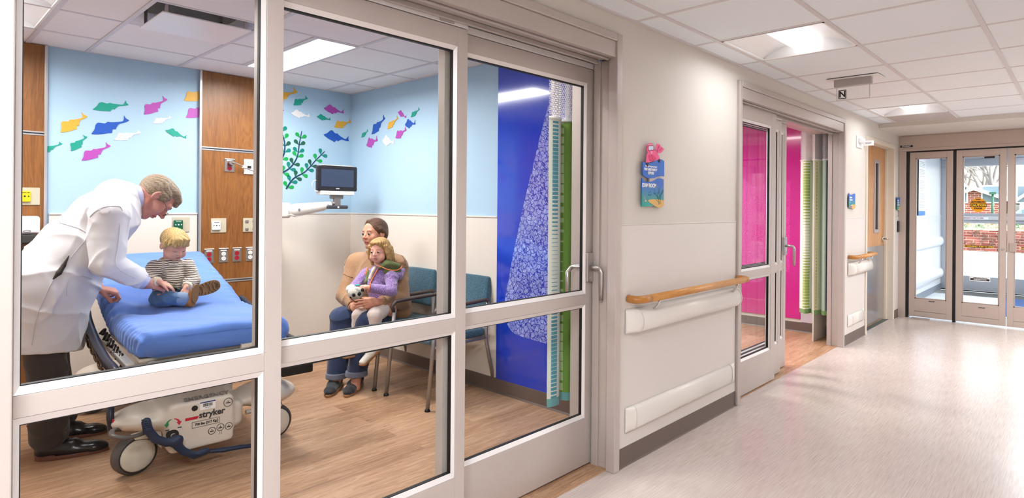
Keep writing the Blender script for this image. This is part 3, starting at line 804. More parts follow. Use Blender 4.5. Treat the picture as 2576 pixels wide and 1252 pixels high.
def sign_text(s, zx, zy, size, m, parent, d, sx=1, bold=.0006, spacing=1):
    p = at(*ZS(zx, zy), y=SY-d); return text('lettering', s, size, frame_on(p, (1, 0, 0), (0, 0, 1)), m, parent, sx=sx, bold=bold, spacing=spacing)
up = [o for o in sg.children if o.name.startswith('upper')][0]
sign_text('Through the generosity of', 318, 452, .0135, WHT, up, .0185, sx=.80, bold=.0003)
sign_text('PAM AND MARTY', 312, 505, .020, WHT, up, .0185, sx=.78, bold=.0006)
sign_text('LEMICKI', 312, 562, .020, WHT, up, .0185, sx=.78, bold=.0006)
sign_text('EXAM ROOM', 286, 768, .030, WHT, pl2, .0145, sx=.76, bold=.001)
# the diver leaning over the top edge
def dv(pts, n, m, d, parent, sm=True):
    return plate(zp(smooth(pts, 4) if sm else pts), d-.001, d, n, m, parent)
dvr = dv([(240, 385), (200, 400), (178, 380), (185, 320), (188, 260), (205, 235), (190, 190), (185, 140), (200, 95), (235, 72), (275, 75), (300, 100), (308, 150), (320, 175), (345, 190), (350, 120), (365, 75), (385, 90), (400, 80), (410, 100), (425, 95), (425, 125), (450, 130), (455, 145), (480, 165), (450, 210), (420, 232), (380, 232), (395, 280), (405, 340), (370, 345), (300, 372)], 'diver', PINK, .0195, sg)
dv([(188, 400), (215, 390), (215, 440), (210, 455), (195, 445)], 'glove', GLV, .0215, dvr); dv([(390, 335), (410, 332), (414, 375), (402, 388), (392, 370)], 'glove', GLV, .0215, dvr)
dv([(215, 115), (260, 108), (302, 112), (308, 160), (300, 192), (270, 190), (240, 195), (215, 180)], 'mask_rim', PINKD, .0205, dvr)
dv([(222, 122), (260, 116), (297, 120), (300, 158), (292, 182), (266, 178), (240, 186), (220, 172)], 'mask_lens', MASKG, .0212, dvr)
dv([(205, 105), (235, 82), (275, 84), (296, 106), (255, 100)], 'forehead', PINKL, .0205, dvr)
dv([(245, 210), (268, 198), (290, 210), (284, 235), (268, 250), (254, 235)], 'regulator', PINKL, .0212, dvr)
dv([(228, 270), (262, 262), (300, 262), (330, 300), (325, 345), (290, 365), (245, 350), (228, 310)], 'vest', mat('diver_vest', '#e0246d', .4), .0205, dvr)
ln = MB()
for st in ([(268, 255), (285, 300), (300, 345)], [(192, 120), (185, 170), (205, 225)], [(240, 350), (290, 366), (325, 345), (338, 305)], [(320, 178), (355, 190), (378, 225)], [(365, 205), (385, 150), (400, 110)], [(400, 190), (430, 165), (450, 150)]):
    q = zp(smooth(st, 4, False)); ln.tube([(x, SY-.0205, z) for x, z in q], .0012, 5, squash=(1, .5, 1))
ln.build('outline', PINKD, dvr)

def small_sign(x0, x1, z0, z1, lines, label, accent):
    r = thing('room_sign', label, 'sign', ((x0+x1)/2, SY, z0)); w = x1-x0; h = z1-z0
    po = [(x0, z1), (x0+w*.12, z1-h*.06), (x0+w*.4, z1-h*.13), (x0+w*.68, z1-h*.06), (x1-w*.1, z1), (x1, z1-h*.02), (x1, z0+h*.1), (x0+w*.7, z0), (x0+w*.4, z0+h*.05), (x0, z0+h*.1)]
    p = MB().prism([(x, SY-.012, z) for x, z in po], (0, .006, 0)).build('plate', SEA, r)
    MB().prism([(x, SY-.0128, z) for x, z in smooth([(x0+w*.05, z0+h*.12), (x0+w*.35, z0+h*.26), (x0+w*.7, z0+h*.3), (x1, z0+h*.27), (x1, z0+h*.1), (x0+w*.7, z0+.001), (x0+w*.4, z0+h*.07)], 3)], (0, .0007, 0)).build('sand_print', SAND, p)
    MB().ell((x0+w*.3, SY-.0132, z0+h*.15), (w*.2, .0008, h*.05), 12, 5).build('shell_print', accent, p)
    MB().box(x0+w*.15, x1-w*.15, SY-.006, SY, z0+h*.2, z1-h*.2).build('wall_mount', ALUD, r)
    for i, s in enumerate(lines):
        text('lettering', s, h*.12, frame_on((x0+w*.1, SY-.0128, z1-h*(.27+i*.15)), (1, 0, 0), (0, 0, 1)), WHT, p, align='LEFT', sx=1.5, bold=.0012)
small_sign(6.245, 6.455, 1.345, 1.505, ['EXAM', 'ROOM', '1'], 'small blue room sign between the second front and the wooden door', mat('shell_purple', '#8e3f86', .4))
small_sign(8.20, 8.385, 1.33, 1.505, ['EMS', 'EQUIP', 'ROOM'], 'small blue sign between the wooden door and the entrance frame', TEALP)
# ------------------------------------------------------------------ wall devices
dvc = thing('wall_mounted_alarm_strobe', 'white alarm strobe high on the wall beside the wooden door', 'alarm', (6.62, WY, 2.0))
MB().box(6.53, 6.72, WY-.012, WY, 1.985, 2.11).build('back_plate', PANW, dvc, bevel=.004)
MB().box(6.57, 6.68, WY-.05, WY-.012, 2.03, 2.085).build('strobe_housing', PANW, dvc, bevel=.01)
MB().box(6.58, 6.67, WY-.054, WY-.05, 2.04, 2.062).build('strobe_lens', mat('strobe_clear', '#d9dde0', .15), dvc, bevel=.002)
gg = thing('room_number_sign', 'small projecting number flag beside the alarm strobe', 'sign', (6.82, WY-.03, 2.03))
MB().box(6.80, 6.805, WY-.10, WY, 2.02, 2.075).build('flag_plate', PANW, gg, bevel=.001)
text('lettering', 'B15271', .02, frame_on((6.799, WY-.05, 2.047), (0, -1, 0), (0, 0, 1)), DK, gg)
cr = thing('card_reader', 'slim black card reader on the wall beside the entrance frame', 'card reader', (8.30, WY, 1.07))
MB().box(8.265, 8.335, WY-.02, WY-.004, 1.065, 1.205).build('reader_body', mat('reader_black', '#141414', .3), cr, bevel=.006)
MB().box(8.285, 8.315, WY-.022, WY-.02, 1.17, 1.18).build('status_light', mat('reader_grey', '#6d6d6d', .3), cr)

# ------------------------------------------------------------------ wooden door with kick plate
FRC = mat('door_frame_paint', '#e4d9c9', .45)
DOORN[0] += 1
wd = thing('door_%d' % DOORN[0], 'maple door with a slim window and steel kick plate near the end of the corridor', 'door', (7.5, 1.9, 0), kind='structure')
MB().box(6.958, 8.032, 1.90, 1.944, .008, 2.083).build('door_leaf', WOODD, wd, bevel=.002)
fr = MB().box(6.875, 6.925, WY-.014, WY+.13, 0, 2.135).box(8.06, 8.115, WY-.014, WY+.13, 0, 2.135).box(6.926, 8.059, WY-.014, WY+.13, 2.086, 2.135)
fr.box(6.925, 6.955, WY+.06, WY+.13, 0, 2.085).box(8.035, 8.06, WY+.06, WY+.13, 0, 2.085).box(6.956, 8.034, WY+.128, WY+.15, 2.0, 2.0855)
fr.build('door_frame', FRC, wd, bevel=.002)
MB().box(6.98, 8.01, 1.896, 1.90, .02, .915).build('kick_plate', mat('kick_steel', '#b9b9bd', .22, .9), wd, bevel=.001)
wf = MB(); 
for a in ((7.545, 7.585), (7.713, 7.753)): wf.box(a[0], a[1], 1.89, 1.95, 1.07, 1.93)
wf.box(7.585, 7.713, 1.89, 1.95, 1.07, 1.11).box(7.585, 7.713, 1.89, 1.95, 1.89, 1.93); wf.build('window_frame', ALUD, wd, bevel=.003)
MB().box(7.585, 7.713, 1.899, 1.90, 1.11, 1.89).build('dark_glass', mat('dark_window', '#2b2522', .08, spec=.8), wd)
MB().cyl((7.95, 1.90, .99), (7.95, 1.888, .99), .033).tube([(7.95, 1.888, .99), (7.95, 1.845, .99), (7.94, 1.838, .99), (7.84, 1.836, .99)], .010, 12).build('lever', CHROME, wd)
hn = MB()
for z in (.3, 1.1, 1.85): hn.cyl((6.957, 1.897, z-.05), (6.957, 1.897, z+.05), .006, n=10)
hn.build('hinge', CHROME, wd)

# ------------------------------------------------------------------ automatic entrance doors
EX = ENDX; BRZ = mat('warm_aluminium', '#c3b2a8', .38, .25); BRD = mat('entry_frame', '#b3a299', .4, .25)
DOORN[0] += 1
en = thing('trim_11', None, 'entrance frame', (EX, .9, 0), kind='structure')
h = MB().box(EX-.06, EX+.12, -1.45, 1.815, 2.076, 2.271); h.build('operator_header', BRZ, en, bevel=.003)
MB().box(EX-.066, EX-.06, -1.45, 1.785, 2.255, 2.272).box(EX-.063, EX-.06, -1.45, 1.785, 2.105, 2.111).build('header_lip', BRD, en)
j = MB().box(EX-.058, EX+.12, 1.735, 1.815, 0, 2.0755); j.build('jamb', BRZ, en, bevel=.003)
MB().box(EX-.02, EX+.05, 1.705, 1.735, 0, 2.075).build('dark_post', mat('black_anodised', '#181413', .4), en)
MB().box(EX-.01, EX+.05, 1.206, 1.236, 0, 2.075).build('dark_post', MATS['black_anodised'], en)
MB().box(EX-.01, EX+.05, -1.45, 1.70, 2.062, 2.075).build('head_gap', MATS['black_anodised'], en)
pl = MB().box(EX-.063, EX-.06, 1.66, 1.80, 2.125, 2.15).build('brand_plate', DK, en)
text('lettering', 'STANLEY', .022, frame_on((EX-.0635, 1.73, 2.1375), (0, -1, 0), (0, 0, 1)), WHT, pl, bold=.0006, spacing=1.1)
text('lettering', 'STANLEY', .016, frame_on((EX-.0135, 1.45, .222), (0, -1, 0), (0, 0, 1)), DK, en, bold=.0006)
text('lettering', 'STANLEY', .016, frame_on((EX-.0135, .94, .205), (0, -1, 0), (0, 0, 1)), DK, en, bold=.0006)
def entry_leaf(y0, y1, label, zg=(.255, 1.975)):
    DOORN[0] += 1
    r = thing('door_%d' % DOORN[0], label, 'entrance door', (EX, (y0+y1)/2, 0), kind='structure')
    f = MB(); s = .062; x0, x1 = EX-.012, EX+.035
    f.box(x0, x1, y0, y0+s, .02, 2.06).box(x0, x1, y1-s, y1, .02, 2.06).box(x0, x1, y0+s, y1-s, .02, .085).box(x0, x1, y0+s, y1-s, .088, zg[0]-.012).box(x0, x1, y0+s, y1-s, zg[1]+.012, 2.06)
    f.build('door_frame', BRZ, r, bevel=.0015)
    b = MB(); a0, a1 = y0+s, y1-s
    b.box(x0+.006, x1-.006, a0, a0+.012, zg[0]-.012, zg[1]+.012).box(x0+.006, x1-.006, a1-.012, a1, zg[0]-.012, zg[1]+.012).box(x0+.006, x1-.006, a0, a1, zg[0]-.012, zg[0]).box(x0+.006, x1-.006, a0, a1, zg[1], zg[1]+.012)
    b.build('glazing_bead', BRD, r)
    MB().box(EX+.008, EX+.014, a0, a1, *zg).build('glass_pane', GLASS, r)
    return r
E1 = entry_leaf(1.238, 1.700, 'fixed side panel of the automatic entrance doors')
E2 = entry_leaf(.716, 1.204, 'sliding entrance door with the round orange caution sticker')
E3 = entry_leaf(.215, .706, 'sliding entrance door at the picture edge')
E4 = entry_leaf(-.30, .20, 'outer side panel of the entrance doors')
struct('wall_end', MB().box(EX-.02, EX+.12, -1.5, -.30, 0, 2.08).box(EX+.0, EX+.12, -1.5, 1.82, 2.27, 2.7), CREAM)
MB().cyl((EX-.016, .745, 1.03-.13), (EX-.012, .745, 1.03-.13), .016).cyl((EX-.02, .745, 1.03-.13), (EX-.016, .745, 1.03-.13), .011).build('key_cylinder', CHROME, E2)
MB().box(EX-.024, EX-.012, .618, .685, .875, .975).build('lock_plate', BRD, E3, bevel=.003)
MB().box(EX-.10, EX-.02, 1.46, 1.66, .0, .012).build('floor_guide', CHROME, E1, bevel=.003)
# stickers on the glass
OR = mat('caution_orange', '#eda01a', .4); YL = mat('caution_yellow', '#f6c62c', .4)
sx = EX+.004
def disc(y, z, r, x, m, name, parent, ry=None):
    return MB().prism([(x, y+(ry or r)*math.cos(2*PI*i/40), z+r*math.sin(2*PI*i/40)) for i in range(40)], (.002, 0, 0)).build(name, m, parent)
st = thing('caution_sticker', 'round orange automatic caution door sticker on the sliding glass door', 'sticker', (sx, .985, 1.41))
disc(.985, 1.408, .083, sx, OR, 'disc', st)
MB().box(sx-.001, sx, .903, 1.067, 1.386, 1.424).build('black_band', DK, st)
def et(s, y, z, size, m, parent, sx_=1.0, x=None, bold=.001): return text('lettering', s, size, frame_on(((sx-.0015) if x is None else x, y, z), (0, -1, 0), (0, 0, 1)), m, parent, sx=sx_, bold=bold, extrude=.0004)
et('CAUTION', .985, 1.405, .036, YL, st, .95, bold=.0015); et('AUTOMATIC', .985, 1.442, .026, DK, st, .92, bold=.0012); et('DOOR', .985, 1.367, .026, DK, st, 1, bold=.0012); et('STANLEY', .985, 1.473, .011, DK, st, 1)
for yc, nm in ((.979, 'orange push to open strip sticker on the sliding door with the caution disc'), (.44, 'orange push to open strip sticker on the entrance door at the picture edge')):
    s2 = thing('push_sticker', nm, 'sticker', (sx, yc, 1.0), 'push to open strip stickers')
    MB().box(sx, sx+.001, yc-.138, yc+.138, .905, .935).build('strip', mat('sticker_red_brown', '#4b1a12', .5), s2)
    et('IN EMERGENCY PUSH TO OPEN', yc, .9195, .0245, YL, s2, .82, x=sx-.0006, bold=.0008)
s3 = thing('notice_sticker', 'small black and white notice sticker low on the sliding door', 'sticker', (sx, .95, .54))
MB().box(sx, sx+.001, .863, 1.065, .512, .565).build('strip', WHT, s3)
MB().box(sx-.001, sx, .87, 1.058, .52, .543).build('black_band', DK, s3)
et('CAUTION AUTOMATIC SLIDING DOOR', .96, .551, .0095, DK, s3, .8, x=sx-.0006); et('DO NOT STAND IN DOORWAY', .96, .532, .010, WHT, s3, .85)
MB().box(sx+.002, sx+.03, .83, .93, 1.955, 1.975).build('sensor', DK, E2)
# ------------------------------------------------------------------ vestibule beyond the automatic doors
VW = mat('vestibule_white', '#e6e8ee', .3); VX = 11.8
struct('wall_vestibule_left', MB().box(EX+.12, VX+.1, 1.915, 2.0, 0, 2.5).box(EX+.05, EX+.12, 1.815, 2.0, 0, 2.5), VW)
struct('wall_vestibule_right', MB().box(EX+.12, VX+.1, -1.6, -1.5, 0, 2.5), VW)
struct('ceiling_vestibule', MB().box(EX+.12, VX+.1, -1.6, 2.0, 2.4, 2.5), VW)
struct('trim_12', MB().box(EX+.12, VX, 1.908, 1.915, .1, 1.252).box(EX+.12, VX, 1.905, 1.915, 1.252, 1.26), VW, bevel=.001)
struct('baseboard_vestibule', MB().box(EX+.12, VX, 1.90, 1.915, 0, .1), mat('grey_base', '#7d8590', .5))
for z0, z1, l in ((.74, .90, 'upper white bumper rail along the vestibule wall'), (.19, .36, 'lower white bumper rail along the vestibule wall')):
    m = MB(); n = 12
    pr_ = [(1.908-.045*(math.sin(PI*i/n))**.5, z0+(z1-z0)*i/n) for i in range(n+1)]
    m.add([(x, y, z) for x in (EX+.2, VX) for y, z in pr_], [(j, n+1+j, n+2+j, j+1) for j in range(n)], True)
    m.build('wall_bumper_rail', VW, label=l, cat='wall guard', group='vestibule bumper rails')
po = thing('notice_poster', 'tall white printed notice with a blue foot on the vestibule wall', 'poster', (10.1, 1.9, 1.27))
MB().box(9.95, 10.42, 1.900, 1.906, 1.33, 2.12).build('sheet', mat('paper', '#f2f3f5', .4), po)
MB().box(9.95, 10.42, 1.899, 1.906, 1.265, 1.33).build('blue_foot', mat('poster_blue', '#2f7fe0', .4), po)
MB().box(9.935, 9.95, 1.897, 1.907, 1.265, 2.12).build('dark_edge', DK, po)
ls = MB(); rr = random.Random(3)
for i in range(30):
    if i in (4, 10, 11, 19, 24): continue
    z = 2.06-i*.0235; e = rr.uniform(0, .1) if i % 5 == 3 else .0
    ls.box(10.0+e, 10.37-e, 1.8992, 1.9002, z, z+.007)
ls.build('print_lines', mat('print_grey', '#a3a6ab', .5), po)
slim_light(9.4, 10.6, .5, .8, 2.40, 'added unseen lamp in the vestibule ceiling', 30, 'vestibule lamps'); slim_light(9.4, 10.6, -.8, -.5, 2.40, 'added unseen lamp in the vestibule ceiling', 20, 'vestibule lamps')  # unseen lamps added to brighten the vestibule
# outer sliding doors
DOORN[0] += 1
SIL = mat('silver_door', '#b7bac1', .35, .5)
od = thing('door_%d' % DOORN[0], 'outer silver framed glass doors of the vestibule', 'outer doors', (VX, .8, 0), kind='structure')
f = MB(); f.box(VX, VX+.08, -1.5, 1.915, 2.08, 2.4).box(VX-.06, VX, -1.5, 1.9, 2.2, 2.27)
for y in (1.87, 1.72, .63, .50, -.52, -.65): f.box(VX, VX+.05, y-.03, y+.045, 0, 2.08)
f.build('door_frame', SIL, od, bevel=.003)
b = MB().box(VX+.001, VX+.049, -.6, 1.835, .02, .255).box(VX+.001, VX+.049, -.6, 1.835, 1.135, 1.30); b.build('door_rail', SIL, od, bevel=.003)
MB().box(VX-.03, VX, -.45, .45, 1.19, 1.25).box(VX-.03, VX, .72, 1.70, 1.19, 1.25).build('push_bar', mat('bar_light', '#d5d7dc', .3, .4), od, bevel=.004)
MB().box(VX-.032, VX-.03, 1.24, 1.66, 1.20, 1.235).build('push_label', mat('label_white', '#f1f1f1', .4), od)
text('lettering', 'EMERGENCY PUSH TO OPEN', .03, frame_on((VX-.0325, 1.45, 1.218), (0, -1, 0), (0, 0, 1)), mat('label_red', '#8d2430', .4), od, sx=.75, bold=.0008)
MB().box(VX-.002, VX, -.6, 1.9, .0, .018).build('threshold_gap', DK, od)
MB().box(VX+.02, VX+.026, -.6, 1.88, .255, 2.08).build('glass_pane', GLASS, od)
MB().box(9.3, 11.2, -.6, .95, -.001, .008).build('floor_mat', mat('blue_mat', '#3e5a8d', .9, bump=(200, .4)), label='blue entrance mat on the vestibule floor', cat='mat')
# ------------------------------------------------------------------ the street
struct('ground', MB().box(VX+.1, 80, -40, 60, -.3, -.02), mat('concrete_ground', '#c3c6c8', .8, noise=(1.5, .05)))
struct('road', MB().box(14.2, 21.5, -40, 60, -.02, -.012), mat('pale_asphalt', '#98a6b2', .8, noise=(2, .06)))
struct('kerb', MB().box(13.9, 14.2, -40, 60, -.02, .1).box(21.5, 21.8, -40, 60, -.02, .1), mat('kerb_white', '#e3e3df', .8), bevel=.02)
def yz(k):
    tc = k.new('ShaderNodeTexCoord'); a = k.new('ShaderNodeSeparateXYZ'); b = k.new('ShaderNodeCombineXYZ'); k.link(tc.outputs['Object'], a.inputs[0]); k.link(a.outputs[1], b.inputs[0]); k.link(a.outputs[2], b.inputs[1]); return b.outputs[0]
k = NT('retaining_brick'); v = yz(k); br = k.new('ShaderNodeTexBrick'); k.link(v, br.inputs['Vector'])
for a, bb in (('Scale', 1), ('Brick Width', .42), ('Row Height', .09), ('Mortar Size', .006), ('Bias', -.2)): br.inputs[a].default_value = bb
br.inputs['Color1'].default_value = lin('#6e332c'); br.inputs['Color2'].default_value = lin('#96574c'); br.inputs['Mortar'].default_value = lin('#a89a8f')
k.col(br.outputs['Color']); k.b.inputs['Roughness'].default_value = .9; BRICK = k.m
struct('retaining_wall', MB().box(24, 24.35, -30, 50, -.05, .68), BRICK)
struct('bank', MB().prism([(24.35, -30, -.2), (24.35, -30, .62), (36, -30, .95), (80, -30, .95), (80, -30, -.2)], (0, 90, 0)), mat('winter_lawn', '#9a9c83', .9, noise=(1, .2)))
BRK2 = NT('house_brick'); v = yz(BRK2); br = BRK2.new('ShaderNodeTexBrick'); BRK2.link(v, br.inputs['Vector'])
for a, bb in (('Scale', 1), ('Brick Width', .4), ('Row Height', .13), ('Mortar Size', .012)): br.inputs[a].default_value = bb
br.inputs['Color1'].default_value = lin('#8a433b'); br.inputs['Color2'].default_value = lin('#a05a50'); br.inputs['Mortar'].default_value = lin('#d3bdb4')
BRK2.col(br.outputs['Color']); BRK2 = BRK2.m
WHS = mat('house_white', '#eceef0', .7); ROOFM = mat('grey_shingle', '#c8d0d4', .9); WIN = mat('house_window', '#6f8190', .15)
def house(x, y, w, d, wall, peak, m, label, porch=True):
    r = thing('house', label, 'house', (x, y, .9)); z = .9
    MB().box(x, x+d, y-w/2, y+w/2, z, z+wall).build('wall', m, r)
    MB().prism([(x, y-w/2, z+wall), (x, y+w/2, z+wall), (x, y, z+peak)], (d, 0, 0)).build('gable', m, r)
    o = .35; t = .16
    rf = MB()
    for s in (-1, 1):
        a = (x-.4, y+s*(w/2+o), z+wall-o*(peak-wall)/(w/2)); c_ = (x-.4, y, z+peak)
        rf.prism([a, c_, (c_[0], c_[1], c_[2]+t), (a[0], a[1], a[2]+t)], (d+.8, 0, 0))
    rf.build('roof', ROOFM, r)
    vb = MB()
    for s in (-1, 1):
        a = (x-.46, y+s*(w/2+o), z+wall-o*(peak-wall)/(w/2)-.05); c_ = (x-.46, y, z+peak-.05)
        vb.prism([a, c_, (c_[0], c_[1], c_[2]+.14), (a[0], a[1], a[2]+.14)], (.06, 0, 0))
    vb.build('verge_board', WHS, r)
    for q, yy in enumerate((y-w*.28, y+w*.28)):
        f_ = MB().box(x-.06, x+.02, yy-.5, yy+.5, z+.9, z+2.0).build('window', WHS, r)
        MB().box(x-.08, x-.05, yy-.42, yy+.42, z+.98, z+1.92).build('pane', WIN, f_)
    if porch:
        MB().prism([(x-1.3, y+w*.1, z+1.9), (x-1.3, y+w*.5, z+1.9), (x-1.3, y+w*.3, z+2.6)], (1.3, 0, 0)).box(x-1.2, x-1.1, y+w*.12, y+w*.16, z, z+1.9).box(x-1.2, x-1.1, y+w*.44, y+w*.48, z, z+1.9).build('porch', WHS, r)
    return r
house(44, 5.35, 3.0, 6, 1.15, 1.75, BRK2, 'red brick house with a white gable board seen through the sliding door')
house(44.5, 2.4, 1.5, 6, 1.15, 1.75, WHS, 'white sided house wing right of the brick gable', porch=False)
# lamp post, shrubs and bare trees
MB().cyl((30, 3.02, .7), (30, 3.02, 2.1), .05, .045, 12).box(29.9, 30.1, 2.9, 3.14, 2.02, 2.12).build('street_post', mat('green_post', '#2f5a4a', .5), label='green post in front of the brick house', cat='post')
def shrub(x, y, z, r, n, m, label, seed):
    R = random.Random(seed); b = MB()
    for i in range(n):
        a = R.uniform(0, 2*PI); e = R.uniform(0, PI/2); q = r*R.uniform(.5, 1)
        p = Vector((x+q*math.cos(a)*math.cos(e), y+q*math.sin(a)*math.cos(e), z+q*math.sin(e)*.8)); s = r*R.uniform(.05, .11)
        u = Vector((R.uniform(-1, 1), R.uniform(-1, 1), R.uniform(-1, 1))).normalized(); w_ = u.orthogonal().normalized()
        b.add([p-u*s, p+w_*s*.5, p+u*s, p-w_*s*.5], [(0,1,2,3)])
    return b.build('shrub', m, label=label, cat='shrub', group='shrubs on the bank')
TWIG = mat('bare_bark', '#8a8382', .9); EVG = mat('evergreen_leaf', '#5d7a5c', .9); TAN = mat('tan_leaf', '#b39a7f', .9); RUST = mat('rust_leaf', '#a8776b', .9)
for i, (x, y, r, m, l) in enumerate(((25.6, 3.5, .25, EVG, 'low green shrub on the bank left of the caution sticker'), (27.6, 3.55, .32, TAN, 'tan winter shrub on the bank under the sticker'), (27, 2.75, .35, TAN, 'tan winter shrub right of the sticker'), (26, 3.02, .2, EVG, 'small green shrub between two tan ones'), (27, 2.1, .35, EVG, 'green shrub near the post'), (26.5, 1.5, .4, TAN, 'tan shrub beside the parked car'), (26, .4, .4, EVG, 'green shrub at the far right of the bank'))):
    shrub(x, y, .7, r, 260, m, l, i)
vine = MB(); R = random.Random(11)
for i in range(150):
    y = R.uniform(-1, 4.2); z = R.uniform(.05, .66); p = [Vector((23.97, y, z))]
    for j in range(6): p.append(p[-1]+Vector((0, R.uniform(-.09, .09), R.uniform(-.08, .08)))); p[-1].z = min(.7, max(0, p[-1].z))
    vine.tube(p, .008, 4, cap=False)
vine.build('creeper_stems', mat('vine_stem', '#6b5b50', .9), label='bare creeper stems covering the low brick retaining wall', cat='creeper', kind='stuff')
def tree(x, y, z, h, r, seed, label, leaf_m=None, depth=4, spread=.55, grp='bare winter trees'):
    R = random.Random(seed); t = thing('bare_tree', label, 'tree', (x, y, z), grp); tr_ = MB(); tw = MB(); tips = []
    def br_(p, d, L, r, lv):
        q = [p]; dd = d
        for i in range(4):
            dd = (dd+Vector((R.uniform(-.16, .16), R.uniform(-.16, .16), R.uniform(-.05, .12)))).normalized(); q.append(q[-1]+dd*L/4)
        (tr_ if lv < 2 else tw).tube(q, [r*(1-.4*i/4) for i in range(5)], 7 if lv < 2 else 3, cap=False)
        if lv == depth: tips.append(q[-1]); return
        for i in range(4 if lv < 1 else 3):
            s = R.randint(2, 4); a = R.uniform(0, 2*PI); o = dd.orthogonal().normalized(); o.rotate(Matrix.Rotation(a, 3, dd))
            br_(q[s], (dd+o*R.uniform(spread*.7, spread*1.5)).normalized(), L*R.uniform(.6, .8), r*.52, lv+1)
    br_(Vector((x, y, z)), Vector((0, 0, 1)), h*.38, r, 0)
    tr_.build('trunk', TWIG, t); tw.build('twigs', TWIG, t)
    if leaf_m:
        lf = MB()
        for p in tips:
            for i in range(5):
                c_ = p+Vector((R.uniform(-.3, .3), R.uniform(-.3, .3), R.uniform(-.3, .3))); u = Vector((R.uniform(-1, 1), R.uniform(-1, 1), R.uniform(-1, 1))).normalized()*.09
                lf.add([c_-u, c_+u.orthogonal()*.6, c_+u, c_-u.orthogonal()*.6], [(0,1,2,3)])
        lf.build('foliage', leaf_m, t)
    return t
tree(31, 4.45, .8, 7, .22, 5, 'thick bare tree at the left edge of the view through the sliding door')
tree(58, 7.6, .9, 9, .25, 8, 'rust-leaved tree rising behind the brick house', RUST, 5, grp=None)
tree(50.5, 5.0, .9, 9, .2, 21, 'bare tree above the ridge of the brick house', None, 5)
tree(53, 6.2, .9, 8, .2, 22, 'bare tree left of the brick house gable', None, 5)
tree(60, 3.6, .9, 11, .25, 9, 'tall bare tree behind the white house wing', None, 5)
tree(40, .6, .9, 6, .2, 12, 'bushy bare tree seen through the right entrance door', None, 5)
tree(64, -2.5, .9, 10, .25, 13, 'bare tree standing alone far right beyond the bank')
cr_ = thing('parked_car', 'pale blue car parked beyond the bank', 'car', (31, 1.85, .75))
MB().prism([(30.3, .6, .85), (30.3, .6, 1.15), (30.3, 1.0, 1.2), (30.3, 1.35, 1.45), (30.3, 2.1, 1.45), (30.3, 2.4, 1.2), (30.3, 2.7, 1.15), (30.3, 2.7, .85)], (1.2, 0, 0)).build('body', mat('car_blue', '#8fb2d6', .25), cr_, bevel=.05)
for y in (1.0, 2.3): MB().cyl((30.25, y, .85), (30.45, y, .85), .16).build('wheel', BLACK, cr_)
MB().box(30.28, 30.3, 1.3, 2.05, 1.22, 1.4).build('side_window', WIN, cr_)
# ------------------------------------------------------------------ wall decals: fish and water plants
FC = {'teal': '#169b86', 'magenta': '#b14aab', 'yellow': '#e0a93c', 'blue': '#1f55b5', 'white': '#ece8e8'}
FM = {c: mat('decal_'+c, h, .45) for c, h in FC.items()}
FISH = [(0, .0), (.03, -.02), (.12, -.065), (.2, -.14), (.27, -.165), (.33, -.15), (.42, -.115), (.5, -.13), (.56, -.105), (.7, -.075), (.84, -.055), (.9, -.09), (.95, -.15), (.955, -.09), (1, -.035), (.93, -.02), (.85, -.02), (.72, -.02), (.62, .025), (.58, .055), (.56, .04), (.5, .045), (.45, .095), (.38, .08), (.25, .065), (.1, .035)]
def fish(wall, n, t, col, fat, label, i):
    pl = dict(y=RB) if wall == 'b' else dict(x=RX)
    a = at(*n, **pl); b = at(*t, **pl); d = b-a; L = d.length; d.normalize()
    nrm = Vector((0, -1, 0)) if wall == 'b' else Vector((-1, 0, 0))
    up = d.cross(nrm).normalized()
    if up.z < 0: up = -up
    pts = smooth(FISH, 3)
    m = MB().prism([a+d*L*x-up*L*y*fat*1.25 + nrm*.0008 for x, y in pts], nrm*.003)
    m.build('fish_decal', FM[col], label=label, cat='wall decal', group='fish decals on the blue walls')
def z1(x, y): return x/2.504, y/2.504
def z4(x, y): return 640+x/2.504, y/2.504
BK = 'on the back wall'
